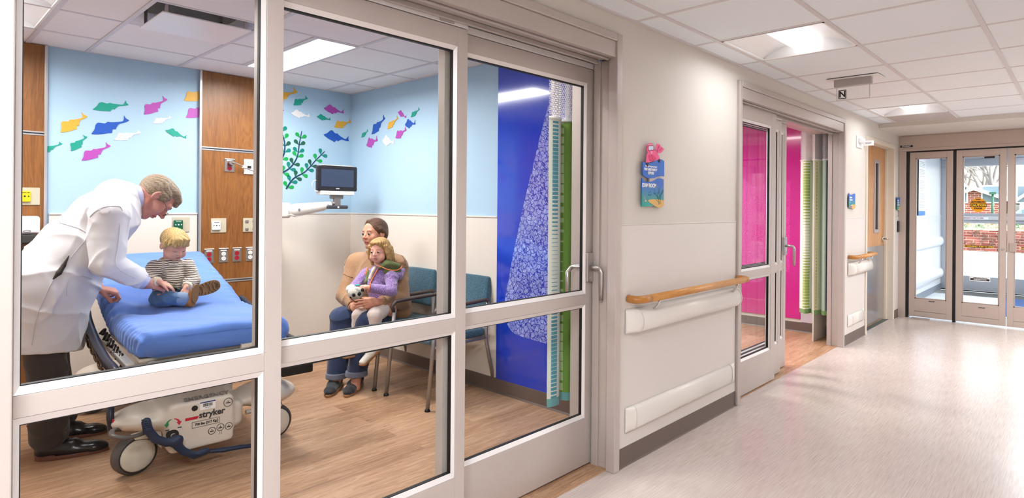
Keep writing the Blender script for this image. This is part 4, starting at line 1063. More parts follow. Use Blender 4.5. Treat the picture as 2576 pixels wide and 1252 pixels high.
fl = [('b', z1(230, 968), z1(397, 910), 'teal', .9, 'teal fish whose tail alone shows past the left wood panel'),
 ('b', z1(447, 950), z1(555, 866), 'teal', 1.3, 'small teal fish rising steeply above the lowest magenta fish'),
 ('b', z1(515, 1010), z1(702, 925), 'magenta', 1.15, 'magenta fish lowest in the shoal over the doctor'),
 ('b', z1(382, 832), z1(557, 740), 'yellow', 1.35, 'large yellow fish left of the big blue fish'),
 ('b', z1(577, 843), z1(818, 768), 'blue', 1.15, 'largest blue fish in the middle of the shoal over the doctor'),
 ('b', z1(585, 688), z1(812, 668), 'teal', 1, 'long teal fish highest in the shoal above the doctor'),
 ('b', z1(718, 880), z1(890, 842), 'white', 1.1, 'white fish just under the big blue fish'),
 ('b', z1(907, 720), z1(1060, 634), 'magenta', 1.3, 'magenta fish with raised tail right of the long teal one'),
 ('b', z1(963, 775), z1(1080, 746), 'white', 1.1, 'small white fish below the tail-up magenta fish'),
 ('b', z1(1042, 820), z1(1170, 876), 'teal', 1.2, 'teal fish swimming downwards beside the right wood panel'),
 ('b', z1(1158, 632), z1(1330, 588), 'yellow', 1.3, 'yellow fish cut by the wood panel edge high up'),
 ('b', z1(1172, 740), z1(1340, 680), 'magenta', 1.3, 'magenta fish cut by the wood panel edge below the yellow one'),
 ('b', z4(80, 640), z4(275, 590), 'yellow', 1.2, 'yellow fish partly behind the frame post above the seaweed'),
 ('b', z4(245, 662), z4(338, 625), 'teal', 1.3, 'small teal fish right of the yellow fish by the frame post'),
 ('b', z4(230, 712), z4(347, 742), 'white', 1.3, 'white fish above the seaweed decals'),
 ('b', z4(437, 682), z4(562, 720), 'magenta', 1.3, 'dark magenta fish near the room corner'),
 ('b', z4(392, 733), z4(478, 762), 'teal', 1.3, 'small teal fish under the dark magenta one near the corner'),
 ('b', z4(502, 800), z4(612, 774), 'yellow', 1.3, 'yellow fish touching the room corner'),
 ('b', z4(436, 848), z4(592, 897), 'blue', 1.25, 'large blue fish above the patient monitor'),
 ('b', z4(75, 730), z4(188, 700), 'magenta', 1.2, 'magenta fish tail just showing beside the frame post'),
 ('r', z4(905, 705), z4(955, 747), 'magenta', 1.1, 'small magenta fish heading up at the top of the right wall shoal'),
 ('r', z4(987, 738), z4(1043, 692), 'teal', 1.1, 'small teal fish farthest right on the right wall'),
 ('r', z4(740, 845), z4(827, 752), 'blue', 1.2, 'blue fish with raised tail on the right wall'),
 ('r', z4(838, 812), z4(908, 750), 'yellow', 1.1, 'yellow fish on the right wall'),
 ('r', z4(950, 785), z4(1015, 790), 'blue', 1.6, 'small blue fish near the farthest teal one on the right wall'),
 ('r', z4(675, 865), z4(718, 828), 'teal', 1.1, 'tiny teal fish nearest the corner on the right wall'),
 ('r', z4(707, 915), z4(778, 893), 'magenta', 1.6, 'magenta fish lowest on the right wall'),
 ('r', z4(890, 868), z4(960, 825), 'magenta', 1.4, 'magenta fish under the yellow one on the right wall'),
 ('r', z4(808, 885), z4(878, 912), 'white', 1.6, 'white fish on the right wall')]
for i, q in enumerate(fl): fish(*q, i)
def z9(x, y): return 700+x/6.955, 380+y/6.955
STEM = mat('decal_stem', '#123a55', .5); LFM = [mat('decal_green', '#14a04a', .5), mat('decal_leaf_teal', '#0d7f73', .5), mat('decal_leaf_dark', '#1d5a45', .5)]
def weed(path, label, sides):
    P = [at(*p, y=RB) for p in path]; P = [Vector(q) for q in smooth([tuple(q) for q in P], 6, False)]
    r = thing('seaweed_decal', label, 'wall decal', P[0], 'seaweed decals')
    m = MB(); n = len(P)
    L = []; R_ = []
    for i, p in enumerate(P):
        t = (P[min(i+1, n-1)]-P[max(0, i-1)]).normalized(); s_ = t.cross(Vector((0, 1, 0))); w = .0075*(1-.6*i/n); L.append(p+s_*w); R_.append(p-s_*w)
    for i in range(n-1): m.prism([L[i]-Vector((0, .001, 0)), L[i+1]-Vector((0, .001, 0)), R_[i+1]-Vector((0, .001, 0)), R_[i]-Vector((0, .001, 0))], (0, -.002, 0))
    m.build('stem', STEM, r)
    ln = sum((P[i+1]-P[i]).length for i in range(n-1)); k = 0; acc = 0; nxt = .02; lf = MB()
    for i in range(n-1):
        acc += (P[i+1]-P[i]).length
        while acc > nxt:
            t = (P[i+1]-P[i]).normalized()
            for sd in (-1, 1):
                s_ = t.cross(Vector((0, 1, 0)))*sd; d = (s_*.8+t*.65).normalized(); w = d.cross(Vector((0, 1, 0))); c0 = P[i]; hl = .062
                ol = [c0+d*hl*a+w*hl*b for a, b in ((0.02, 0), (.3, .1), (.55, .24), (.8, .27), (.97, .14), (1, 0), (.97, -.14), (.8, -.27), (.55, -.24), (.3, -.1))]
                lf.cur = (k*2+(sd > 0)) % 3; lf.prism([q-Vector((0, .0015, 0)) for q in ol], (0, -.0015, 0)); k += 1
            nxt += .062
    lf.build('leaves', LFM, r)
weed([z4(200, 1190), z4(245, 1125), z4(320, 1080), z4(385, 1010), z4(442, 953)], 'leafy seaweed decal curving right up towards the patient monitor', 0)
weed([z4(170, 1090), z4(225, 1055), z4(268, 990), z4(283, 900), z4(298, 825)], 'leafy seaweed decal standing upright in the middle', 0)
weed([z4(165, 1010), z4(188, 960), z4(190, 900), z4(172, 830), z4(165, 780)], 'leafy seaweed decal half hidden by the frame post', 0)

# ------------------------------------------------------------------ outlets on the headwall
PY_ = RB-PANEL_T
STEEL = mat('brushed_plate', '#8f8681', .4, .5); REDO = mat('red_outlet', '#a8152a', .4); WHO = mat('white_outlet', '#efecea', .4); TAUPE = mat('taupe_plate', '#c4bba4', .5)
def outlet(x, z, m, label, w=.068, h=.115, tagm=True, grp='duplex power outlets in the wood panel'):
    r = thing('power_outlet', label, 'outlet', (x, PY_, z-h/2), grp)
    MB().box(x-w/2, x+w/2, PY_-.006, PY_, z-h/2, z+h/2).build('cover_plate', STEEL, r, bevel=.003)
    for dz in (-.024, .014):
        MB().cyl((x, PY_-.009, z+dz), (x, PY_-.006, z+dz), .0165, n=18).build('socket', m, r)
        s_ = MB()
        for dx in (-.006, .006): s_.box(x+dx-.001, x+dx+.001, PY_-.0095, PY_-.009, z+dz-.001, z+dz+.007)
        s_.cyl((x, PY_-.0095, z+dz-.007), (x, PY_-.009, z+dz-.007), .0022, n=8).build('slots', DK, r)
    if tagm: MB().box(x-.022, x+.022, PY_-.0075, PY_-.006, z+.037, z+.048).build('label_strip', WHO, r); MB().box(x-w/2, x+w/2, PY_-.014, PY_, z+h/2-.003, z+h/2+.003).build('top_lip', WHO, r)
outlet(1.678, .928, REDO, 'red duplex outlet at the left end of the low outlet row'); outlet(1.783, .928, WHO, 'white duplex outlet between two red ones in the low row')
outlet(1.883, .928, REDO, 'red duplex outlet right of the white one in the low row'); outlet(1.985, .928, WHO, 'duplex outlet beside the frame post at the right end of the low row')
outlet(1.822, 1.66, REDO, 'grey-plated outlet with a plugged-in cord high on the wood panel', .075, .105, True, None)
def gas(x, z, m, label, w=.112, y=PY_, h=.115, ox=-.02):
    r = thing('gas_outlet', label, 'gas outlet', (x, y, z-h/2), 'medical gas outlets')
    MB().box(x-w/2, x+w/2, y-.006, y, z-h/2, z+h/2).build('cover_plate', TAUPE, r, bevel=.002)
    if m:
        MB().box(x+ox-.031, x+ox+.031, y-.022, y-.006, z-.038, z+.036).build('gas_socket', m, r, bevel=.01, seg=3)
        d_ = MB()
        for dx in (-.019, 0, .019): d_.cyl((x+ox+dx, y-.0235, z), (x+ox+dx, y-.0215, z), .004 if dx else .0055, n=12)
        d_.build('ports', DK if m is not GRN else WHO, r)
        text('lettering', 'OXYGEN' if m is GRN else ('MEDICAL AIR' if m is YEL else 'VACUUM'), .008, frame_on((x+ox, y-.0225, z+.024), (1, 0, 0), (0, 0, 1)), DK if m is not GRN else WHO, r, bold=.0002)
    else:
        for dx in (-.028, .028):
            for dz in (-.035, .03): MB().box(x+dx-.012, x+dx+.012, y-.012, y-.006, z+dz-.009, z+dz+.009).build('bracket_slot', STEEL, r)
GRN = mat('oxygen_green', '#0c5a3e', .4); YEL = mat('air_yellow', '#f2cf16', .4)
gas(.606, 1.385, YEL, 'yellow medical air outlet on the left wood panel', .115); gas(1.486, 1.183, GRN, 'green oxygen outlet on the cream wall above the toddler', .115, RB-.006)
gas(1.745, 1.172, WHO, 'white vacuum outlet on the right wood panel'); gas(1.985, 1.172, None, 'beige slide bracket plate beside the frame post')
sw = thing('call_station', 'white wall station with a dark button half behind the frame post', 'wall switch', (2.0, PY_, 1.58))
MB().box(1.93, 2.03, PY_-.012, PY_, 1.595, 1.72).build('face_plate', PANW, sw, bevel=.004)
MB().box(1.955, 1.985, PY_-.018, PY_-.012, 1.645, 1.665).build('dark_button', DK, sw, bevel=.002)
pc = thing('plugged_in_cable', 'grey cord plugged into the high outlet on the wood panel', 'cord', (1.82, PY_-.02, 1.65))
MB().cyl((1.825, PY_-.045, 1.682), (1.825, PY_-.01, 1.682), .018).build('plug', STEEL, pc)
MB().tube([(1.825, PY_-.045, 1.682), (1.85, PY_-.06, 1.678), (1.90, PY_-.05, 1.66), (1.94, PY_-.035, 1.64), (2.0, PY_-.03, 1.62)], .0045, 8).build('cable', mat('cord_grey', '#8f8a86', .5), pc)
MB().cyl((1.905, PY_-.05, 1.655), (1.935, PY_-.038, 1.643), .011).build('cord_tie', WHO, pc)
dp = thing('paper_dispenser', 'white paper dispenser at the left behind the doctor', 'dispenser', (.56, PY_-.06, 1.11))
MB().box(.38, .655, PY_-.10, PY_, 1.14, 1.255).build('housing', PANW, dp, bevel=.018, seg=4)
MB().box(.40, .64, PY_-.095, PY_, 1.075, 1.138).build('dark_base', mat('dispenser_dark', '#3c3936', .5), dp, bevel=.01)
MB().tube([(.59+.018*math.cos(a*PI/8), PY_-.1005, 1.158+.006*math.sin(a*PI/8)) for a in range(16)], .0012, 5, closed=True).build('oval_badge', DK, dp)

# ------------------------------------------------------------------ patient monitor on its arm
WP = mat('warm_white_plastic', '#e6e0da', .35); MD = mat('monitor_black', '#26242a', .35)
SCRN = NT('monitor_screen'); SCRN.b.inputs['Base Color'].default_value = lin('#39435a'); SCRN.b.inputs['Roughness'].default_value = .25; SCRN.b.inputs['Specular IOR Level'].default_value = .6; SCRN = SCRN.m
mo = thing('patient_monitor', 'wide black-framed patient monitor turned to the door on a white arm', 'monitor', (2.48, 4.8, 1.43))
R_ = Matrix.Rotation(math.radians(-4), 4, 'Z'); T_ = Matrix.Translation((2.48, 4.8, 0)) @ R_
def lb(b, x0, x1, y0, y1, z0, z1): return b.box(x0, x1, y0, y1, z0, z1, T_)
lb(MB(), -.172, .172, -.02, .02, 1.462, 1.672).build('bezel', MD, mo, bevel=.012, seg=3)
lb(MB(), -.15, .15, .02, .075, 1.44, 1.665).build('rear_housing', WP, mo, bevel=.015, seg=3)
lb(MB(), -.13, .13, -.02, .06, 1.672, 1.679).build('top_ridge', WP, mo, bevel=.003)
lb(MB(), -.138, .138, -.0215, -.0195, 1.497, 1.643).build('screen', SCRN, mo)
lb(MB(), -.142, .142, -.028, .05, 1.428, 1.462).build('control_bar', WP, mo, bevel=.004)
kk = MB()
for x in (-.10, -.08, -.07): kk.box(x-.002, x+.002, -.029, -.028, 1.443, 1.447, T_)
kk.build('control_marks', DK, mo)
text('lettering', 'PHILIPS', .009, T_ @ frame_on((0, -.021, 1.482), (1, 0, 0), (0, 0, 1)), WHO, mo, bold=.0004)
text('lettering', 'Multi-parameter patient monitor', .0055, T_ @ frame_on((-.095, -.021, 1.658), (1, 0, 0), (0, 0, 1)), WHO, mo) if False else None
lb(MB(), -.045, .055, -.01, .04, 1.397, 1.428).build('mount_bracket', STEEL, mo, bevel=.004)
lb(MB(), -.02, .03, -.015, .03, 1.335, 1.40).build('mount_neck', STEEL, mo, bevel=.004)
lb(MB(), -.085, .09, -.03, .03, 1.312, 1.342).build('handle_bar', mat('dark_handle', '#45434a', .35), mo, bevel=.01, seg=3)
MB().cyl(T_ @ Vector((.002, -.032, 1.327)), T_ @ Vector((.002, -.029, 1.327)), .008).build('release_button', WHO, mo)
MB().tube([T_ @ Vector(p) for p in ((-.165, 0, 1.548), (-.19, -.005, 1.545), (-.205, 0, 1.52), (-.20, .005, 1.49), (-.175, .01, 1.458), (-.15, .01, 1.45))], .0025, 6).build('cable', WHO, mo)
ar = thing('monitor_arm', 'white jointed wall arm carrying the patient monitor', 'monitor arm', (2.1, RB, 1.2))
MB().box(2.02, 2.13, RB-.05, RB, 1.15, 1.80).build('wall_track', WP, ar, bevel=.01)
MB().box(2.128, 2.142, RB-.06, RB-.02, 1.45, 1.78).build('track_cover', mat('arm_grey', '#9d9ba0', .4, .3), ar, bevel=.002)
MB().box(2.02, 2.15, 4.90, RB-.03, 1.235, 1.36).build('shoulder', WP, ar, bevel=.02, seg=4)
b = Blob(.01); b.cone((2.16, 4.86, 1.30), (2.43, 4.82, 1.345), .052, .03, flat=((0, 1, 0), .7)); b.build('forearm', WP, ar, .005)
MB().prism([(2.10, 4.84, 1.262), (2.16, 4.84, 1.245), (2.40, 4.84, 1.298), (2.405, 4.84, 1.315), (2.3, 4.84, 1.29), (2.16, 4.84, 1.27)], (0, .04, 0)).build('arm_underside', WP, ar, bevel=.004)
MB().cyl((2.175, 4.817, 1.305), (2.175, 4.83, 1.305), .009).cyl((2.405, 4.79, 1.34), (2.405, 4.81, 1.34), .008).build('pivot_screw', CHROME, ar)
MB().cyl((2.46, 4.81, 1.345), (2.46, 4.81, 1.37), .02).build('swivel', STEEL, ar)

# ------------------------------------------------------------------ blue graphic panel on the right wall
k = NT('blue_graphic_film'); v = k.coord(kind='Object')
def doodle(k, sc, v=None):
    """hand-drawn looking closed loops, rings and stripes"""
    v = k.coord(scale=(sc, sc, sc)); nz = k.new('ShaderNodeTexNoise', i_Scale=1.5, i_Detail=2); k.link(v, nz.inputs['Vector'])
    ad = k.new('ShaderNodeVectorMath', operation='MULTIPLY_ADD'); k.link(nz.outputs['Color'], ad.inputs[0]); ad.inputs[1].default_value = (.9, .9, .9); k.link(v, ad.inputs[2])
    vo = k.new('ShaderNodeTexVoronoi', i_Scale=1, i_Randomness=.9); k.link(ad.outputs[0], vo.inputs['Vector'])
    e = k.new('ShaderNodeTexVoronoi', feature='DISTANCE_TO_EDGE', i_Scale=1, i_Randomness=.9); k.link(ad.outputs[0], e.inputs['Vector'])
    sp = k.new('ShaderNodeSeparateColor'); k.link(vo.outputs['Color'], sp.inputs[0])
    rings = k.math('ABSOLUTE', k.math('SUBTRACT', k.math('FRACT', k.math('MULTIPLY', vo.outputs['Distance'], k.math('ADD', 5.0, k.math('MULTIPLY', sp.outputs[0], 5.0)))), .5))
    line = k.math('LESS_THAN', rings, .16); border = k.math('LESS_THAN', e.outputs['Distance'], .06)
    w = k.math('ABSOLUTE', k.math('SUBTRACT', k.math('FRACT', k.math('MULTIPLY', nz.outputs['Fac'], 16.0)), .5)); w = k.math('LESS_THAN', w, .15)
    pick = k.math('GREATER_THAN', sp.outputs[1], .55)
    f = k.math('ADD', k.math('MULTIPLY', line, pick), k.math('MULTIPLY', w, k.math('SUBTRACT', 1.0, pick)))
    return f, border, sp.outputs[2]
f, brd, rnd = doodle(k, 30)
# figure area: left edge leans, bottom is rounded (metres on the wall: y and z)
sp = k.new('ShaderNodeSeparateXYZ'); tc = k.new('ShaderNodeTexCoord'); k.link(tc.outputs['Object'], sp.inputs[0])
Y_, Z_ = sp.outputs[1], sp.outputs[2]
lim = k.new('ShaderNodeFloatCurve')
cv = lim.mapping.curves[0]
pts_z = [(0.0, 0.0), (.172, .5), (.182, .77), (.191, .895), (.228, .956), (.275, .963), (.35, .93), (.442, .885), (.695, .734), (.868, .613), (1, .5)]
while len(cv.points) < len(pts_z): cv.points.new(.5, .5)
for p, (a, b_) in zip(cv.points, pts_z): p.location = (a, b_)
lim.mapping.update(); k.link(k.math('DIVIDE', Z_, 2.4), lim.inputs['Value'])
ins = k.math('LESS_THAN', Y_, k.math('ADD', .0, k.math('MULTIPLY', lim.outputs[0], 1.25)))
ins = k.math('MULTIPLY', ins, k.math('GREATER_THAN', Z_, .33))
base_c = lin('#1c43c6')
inner = k.mix(f, k.mix(rnd, '#3a4cc6', '#6f86e6'), '#d5dcf5'); inner = k.mix(brd, inner, '#2a35ad')
c_ = k.mix(ins, '#0b3ac6', inner); k.col(c_); k.b.inputs['Roughness'].default_value = .12; k.b.inputs['Specular IOR Level'].default_value = .7; k.b.inputs['Coat Weight'].default_value = .6; k.b.inputs['Coat Roughness'].default_value = .03
BLUEG = k.m
struct('trim_13', MB().box(RX-.010, RX, 1.94, 3.232, .075, RZ), BLUEG, origin=(RX, 1.94, 0)) if False else None
o = MB().box(RX-.010, RX-.001, 1.94, 3.232, .075, RZ-.002).build('graphic_wall_panel', BLUEG, origin=(RX, 1.94, 0), label='glossy deep blue wall panel printed with a pale doodle figure behind the curtain', cat='wall panel')
# magenta panel of the neighbouring room
k = NT('magenta_graphic_film'); f, brd, rnd = doodle(k, 14)
sp = k.new('ShaderNodeSeparateXYZ'); tc = k.new('ShaderNodeTexCoord'); k.link(tc.outputs['Object'], sp.inputs[0])
nz = k.noise(k.coord(scale=(2, 2, 2)), 1.2, 2); ins = k.math('LESS_THAN', k.math('ABSOLUTE', k.math('SUBTRACT', sp.outputs[2], 1.1)), k.math('ADD', .3, k.math('MULTIPLY', nz, .5)))
ins = k.math('MULTIPLY', ins, k.math('GREATER_THAN', sp.outputs[1], .12))
lines = k.math('MULTIPLY', f, ins)
k.col(k.mix(lines, '#d1048c', '#ea4fb2')); k.b.inputs['Roughness'].default_value = .12; k.b.inputs['Coat Weight'].default_value = .6; k.b.inputs['Coat Roughness'].default_value = .03
MB().box(R2X-.010, R2X-.001, 2.38, 5.2, .14, RZ-.002).build('graphic_wall_panel', k.m, origin=(R2X, 2.38, 0), label='glossy magenta wall panel with faint doodles in the neighbouring room', cat='wall panel')
MB().box(R2X-.008, R2X-.001, 2.19, 2.375, .11, 1.2).build('wall_guard_sheet', mat('lilac_grey_sheet', '#cfc3cd', .4), label='narrow lilac grey wall sheet beside the magenta panel', cat='wall panel')

# ------------------------------------------------------------------ cubicle curtains
def m_curtain(name, cols, dash):
    """vertical bands of colour over the cloth's width with rows of dashes; u = generated x, z = metres"""
    k = NT(name); uv = k.new('ShaderNodeUVMap'); sp = k.new('ShaderNodeSeparateXYZ'); k.link(uv.outputs[0], sp.inputs[0])
    U_, V_ = sp.outputs[0], sp.outputs[1]
    base = k.ramp(U_, cols, 'CONSTANT')
    out = base
    for (u0, u1, per, c, lo) in dash:
        inb = k.math('MULTIPLY', k.math('GREATER_THAN', U_, u0), k.math('LESS_THAN', U_, u1))
        fr_ = k.math('FRACT', k.math('MULTIPLY', V_, per))
        thick = k.math('ADD', .5, k.math('MULTIPLY', k.math('SINE', k.math('MULTIPLY', V_, 6.0)), .42))
        on = k.math('MULTIPLY', inb, k.math('LESS_THAN', fr_, thick)); out = k.mix(on, out, c)
    hem = k.math('LESS_THAN', V_, .045); out = k.mix(hem, out, lo)
    k.col(out); k.b.inputs['Roughness'].default_value = .85; k.b.inputs['Sheen Weight'].default_value = .2
    w = k.noise(k.coord(scale=(400, 400, 400)), 1, 1); k.bump(w, .1, .001); return k.m
def m_mesh(name):
    k = NT(name); uv = k.new('ShaderNodeUVMap'); mp = k.new('ShaderNodeMapping'); mp.inputs['Scale'].default_value = (1, 1, 1); k.link(uv.outputs[0], mp.inputs['Vector'])
    sp = k.new('ShaderNodeSeparateXYZ'); k.link(mp.outputs[0], sp.inputs[0])
    row = k.math('FLOOR', k.math('MULTIPLY', sp.outputs[1], 85.0))
    fx = k.math('FRACT', k.math('ADD', k.math('MULTIPLY', sp.outputs[0], 95.0), k.math('MULTIPLY', row, .5))); fy = k.math('FRACT', k.math('MULTIPLY', sp.outputs[1], 85.0))
    hole = k.math('MULTIPLY', k.math('LESS_THAN', k.math('ABSOLUTE', k.math('SUBTRACT', fx, .5)), .33), k.math('LESS_THAN', k.math('ABSOLUTE', k.math('SUBTRACT', fy, .5)), .36))
    k.b.inputs['Base Color'].default_value = lin('#e8e2e6'); k.b.inputs['Roughness'].default_value = .8
    k.link(k.math('SUBTRACT', 1.0, hole), k.b.inputs['Alpha']); return k.m
MESHM = m_mesh('curtain_mesh')
def curtain(path, z0, zm, z1, mat_, label, flare=1.0):
    """cloth hanging in folds along a path [(x, y)], mesh top, hooks and track"""
    r = thing('cubicle_curtain', label, 'curtain', (path[0][0], path[0][1], z0))
    P = smooth([(a, b, 0) for a, b in path], 10, False); P = [Vector(p) for p in P]
    ln = [0]
    for i in range(len(P)-1): ln.append(ln[-1]+(P[i+1]-P[i]).length)
    def sheet(za, zb, m, name, n=14):
        me = MB(); vs = []; n_ = len(P)
        for j in range(n+1):
            z = za+(zb-za)*j/n; sq = 1+(flare-1)*(1-(z-z0)/(z1-z0))
            for i, p in enumerate(P): q = P[0]+(p-P[0])*sq; vs.append((q.x, q.y, z))
        me.add(vs, [(j*n_+i, j*n_+i+1, (j+1)*n_+i+1, (j+1)*n_+i) for j in range(n) for i in range(n_-1)], True)
        o = me.build(name, m, r); mesh = o.data; ul = mesh.uv_layers.new(name='UVMap')
        for pol in mesh.polygons:
            for li in pol.loop_indices:
                vi = mesh.loops[li].vertex_index; i = vi % n_; j = vi//n_
                ul.data[li].uv = (ln[i]/ln[-1], (za+(zb-za)*j/n)-z0) if name == 'cloth' else (ln[i], (za+(zb-za)*j/n))
        return o
    sheet(z0, zm, mat_, 'cloth'); sheet(zm-.01, z1, MESHM, 'mesh_top', 6)
    h = MB().tube([(p.x, p.y, zm-.004) for p in P], .006, 5, cap=False, squash=(1, 1, 1.6)); h.build('mesh_hem', WHO, r)
    return r
C1 = m_curtain('curtain_print_near', [(0, '#e9eadf'), (.30, '#e4e8df'), (.33, '#3f83a0'), (.37, '#7da244'), (.60, '#86ad4a'), (.72, '#9dac8a'), (.86, '#b9c7a4')],
    [(.035, .10, 46, '#5aa3b4', '#79b3b3'), (.40, .46, 18, '#c6dca0', '#6f9a34'), (.74, .82, 18, '#6d8c66', '#79b3b3')])
cx0, cy0 = 2.30, 2.26
curtain([(2.345, 2.215), (2.375, 2.20), (2.43, 2.205), (2.452, 2.25), (2.462, 2.31), (2.478, 2.25), (2.50, 2.205), (2.535, 2.20), (2.565, 2.24), (2.58, 2.31), (2.60, 2.26), (2.625, 2.215), (2.66, 2.22)], .255, 1.83, 2.385, C1, 'patterned white, teal and green curtain with mesh top behind the right glass leaf', 1.06)
struct('curtain_track_1', MB().box(1.5, 2.75, 2.235, 2.265, RZ-.02, RZ), PANW)
C2 = m_curtain('curtain_print_far', [(0, '#f4f4e6'), (.40, '#5fa384'), (.48, '#d6d6ae'), (.70, '#b7cbb8'), (.94, '#24405a')],
    [(.10, .27, 34, '#a9bf66', '#7ea366'), (.58, .60, 30, '#8f9a60', '#7ea366'), (.84, .855, 30, '#6d9a8a', '#7ea366')])
curtain([(6.22, 2.27), (6.19, 2.235), (6.17, 2.20), (6.21, 2.175), (6.26, 2.165), (6.20, 2.14), (6.17, 2.11), (6.21, 2.085), (6.27, 2.07), (6.22, 2.045), (6.20, 2.02), (6.24, 1.99)], .27, 1.85, 2.385, C2, 'pale green striped curtain with mesh top in the neighbouring room', 1.0)

# ------------------------------------------------------------------ guest chairs
def m_tweed():
    k = NT('blue_tweed'); a = k.noise(k.coord(scale=(700, 120, 120)), 1, 2); b = k.noise(k.coord(scale=(100, 500, 500)), 1, 2)
    t = k.math('ADD', k.math('MULTIPLY', a, .5), k.math('MULTIPLY', b, .5)); k.col(k.ramp(t, [(.35, '#1b3646'), (.5, '#30566a'), (.65, '#5f8593')])); k.b.inputs['Roughness'].default_value = .9; k.b.inputs['Sheen Weight'].default_value = .3; k.bump(t, .3, .002); return k.m
TWEED = m_tweed(); CHL = mat('chair_leg_silver', '#a39c98', .35, .6); ARMM = mat('dark_arm', '#4a3b36', .4)
def guest_chair(label):
    """chair in its own frame: faces -x, seat centre at the origin column"""
    r = thing('guest_chair', label, 'chair', (0, 0, 0), 'blue upholstered guest chairs')
    b = Blob(.02); b.box((-.03, 0, .445), (.235, .235, .035), .03); b.ell((-.06, 0, .465), (.2, .2, .03), k=.03); b.build('seat', TWEED, r, .008)
    # curved back
    b = Blob(.01); Rb = rotm(0, 15.5, 0)
    def shell(p):
        q = (p-np.array([.235, 0, .69]))@Rb; q = q.copy(); q[:, 0] += .04*(1-(q[:, 1]/.24)**2)-.02
        hw = .232-.02*(q[:, 2]/.16)
        e = np.stack([np.abs(q[:, 0])-.012, np.abs(q[:, 1])-hw+.03, np.abs(q[:, 2])-.13], -1)
        return np.linalg.norm(np.maximum(e, 0), axis=1)*.9+np.minimum(e.max(1), 0)-.013
    b.ops.append(('u', shell, .01, None)); b._ext(((.235, 0, .69), .31)); b.build('backrest', TWEED, r, .007)
    for s_ in (-1, 1):
        MB().tube([(-.30, s_*.245, .02), (-.26, s_*.245, .42), (-.24, s_*.245, .60)], [.0135]*3, 12).build('leg', CHL, r)
        MB().tube([(.30, s_*.225, .02), (.20, s_*.235, .40), (.215, s_*.235, .66)], [.0135]*3, 12).build('leg', CHL, r)
        MB().tube([(-.262, s_*.245, .405), (.19, s_*.238, .405)], .011, 10).build('side_rail', CHL, r)
        MB().tube([(-.245, s_*.245, .585), (-.262, s_*.245, .625), (-.235, s_*.247, .655), (-.18, s_*.248, .662), (.0, s_*.248, .668), (.18, s_*.245, .675), (.212, s_*.24, .672)], [.012, .014, .017, .018, .018, .016, .014], 12, squash=(1, 1.25, .8)).build('armrest', ARMM, r)
        for x, y in ((-.302, s_*.245), (.304, s_*.225)): MB().lathe((x, y, 0), (0, 0, 1), [(0, 0), (.018, 0), (.019, .006), (.012, .02), (0, .021)], 14).build('glide', BLACK, r)
    return r
gc = guest_chair('blue tweed guest chair with dark arms under the mother'); gc.location = (2.62, 4.155, 0)
dup(gc, (2.615, 3.50, 0), label='empty blue tweed guest chair beside the mother, nearer the curtain', group='blue upholstered guest chairs')
# ------------------------------------------------------------------ emergency stretcher
SHEET = NT('blue_jersey_sheet'); SHEET.b.inputs['Base Color'].default_value = lin('#5a80ce'); SHEET.b.inputs['Roughness'].default_value = .85; SHEET.b.inputs['Sheen Weight'].default_value = .25
SHEET.bump(SHEET.noise(SHEET.coord(scale=(300, 300, 300)), 1, 2), .08, .002); SHEET = SHEET.m
HOOD = mat('warm_grey_plastic', '#d6c9bc', .35); NAVY = mat('navy_pedal', '#1c2b45', .4); RAILD = mat('dark_rail', '#2c2d3a', .3, .2); BRONZE = mat('bronze_link', '#6b5440', .3, .7); TYRE = mat('tyre_grey', '#5a5351', .6)
BD = thing('stretcher', 'wheeled hospital stretcher with a rumpled blue sheet and raised head end', 'stretcher', (1.11, 3.35, 0))
BA = math.radians(-3.4)
def bl(u, v, z):
    """bed frame -> world: u across, v from the foot end to the head end"""
    return (1.11+u*math.cos(BA)-v*math.sin(BA), 3.35+u*math.sin(BA)+v*math.cos(BA), z)
BM = Matrix.Translation((1.11, 3.35, 0)) @ Matrix.Rotation(BA, 4, 'Z')
BR3 = np.array(BM.to_3x3())
def ztop(v): t = max(0, v-.66); return .732 + (t*t/.32*.28 if t < .16 else .0224+(t-.16)*.28)
# mattress with a fitted sheet
nu, nv = 90, 170; Wd, Ln = .345, 1.72; th_ = .125
R = random.Random(4)
wr = [(R.uniform(.03, .25), R.uniform(-.3, .3), R.uniform(0, 6.28), R.uniform(40, 90)) for _ in range(10)]
def prof(s):
    """cross-section of the mattress, s 0..1 from left underside over the top to the right underside"""
    P = [(-.27, 0), (-Wd+.01, .004), (-Wd, .03), (-Wd+.002, .09), (-Wd+.03, .118), (-Wd+.08, .125), (0, .127), (Wd-.08, .125), (Wd-.03, .118), (Wd-.002, .09), (Wd, .03), (Wd-.01, .004), (.27, 0)]
    L = [0]
    for a, b in zip(P[:-1], P[1:]): L.append(L[-1]+math.hypot(b[0]-a[0], b[1]-a[1]))
    t = s*L[-1]
    for i in range(len(P)-1):
        if t <= L[i+1]: f = (t-L[i])/(L[i+1]-L[i]); return P[i][0]+(P[i+1][0]-P[i][0])*f, P[i][1]+(P[i+1][1]-P[i][1])*f
    return P[-1]
vs = []
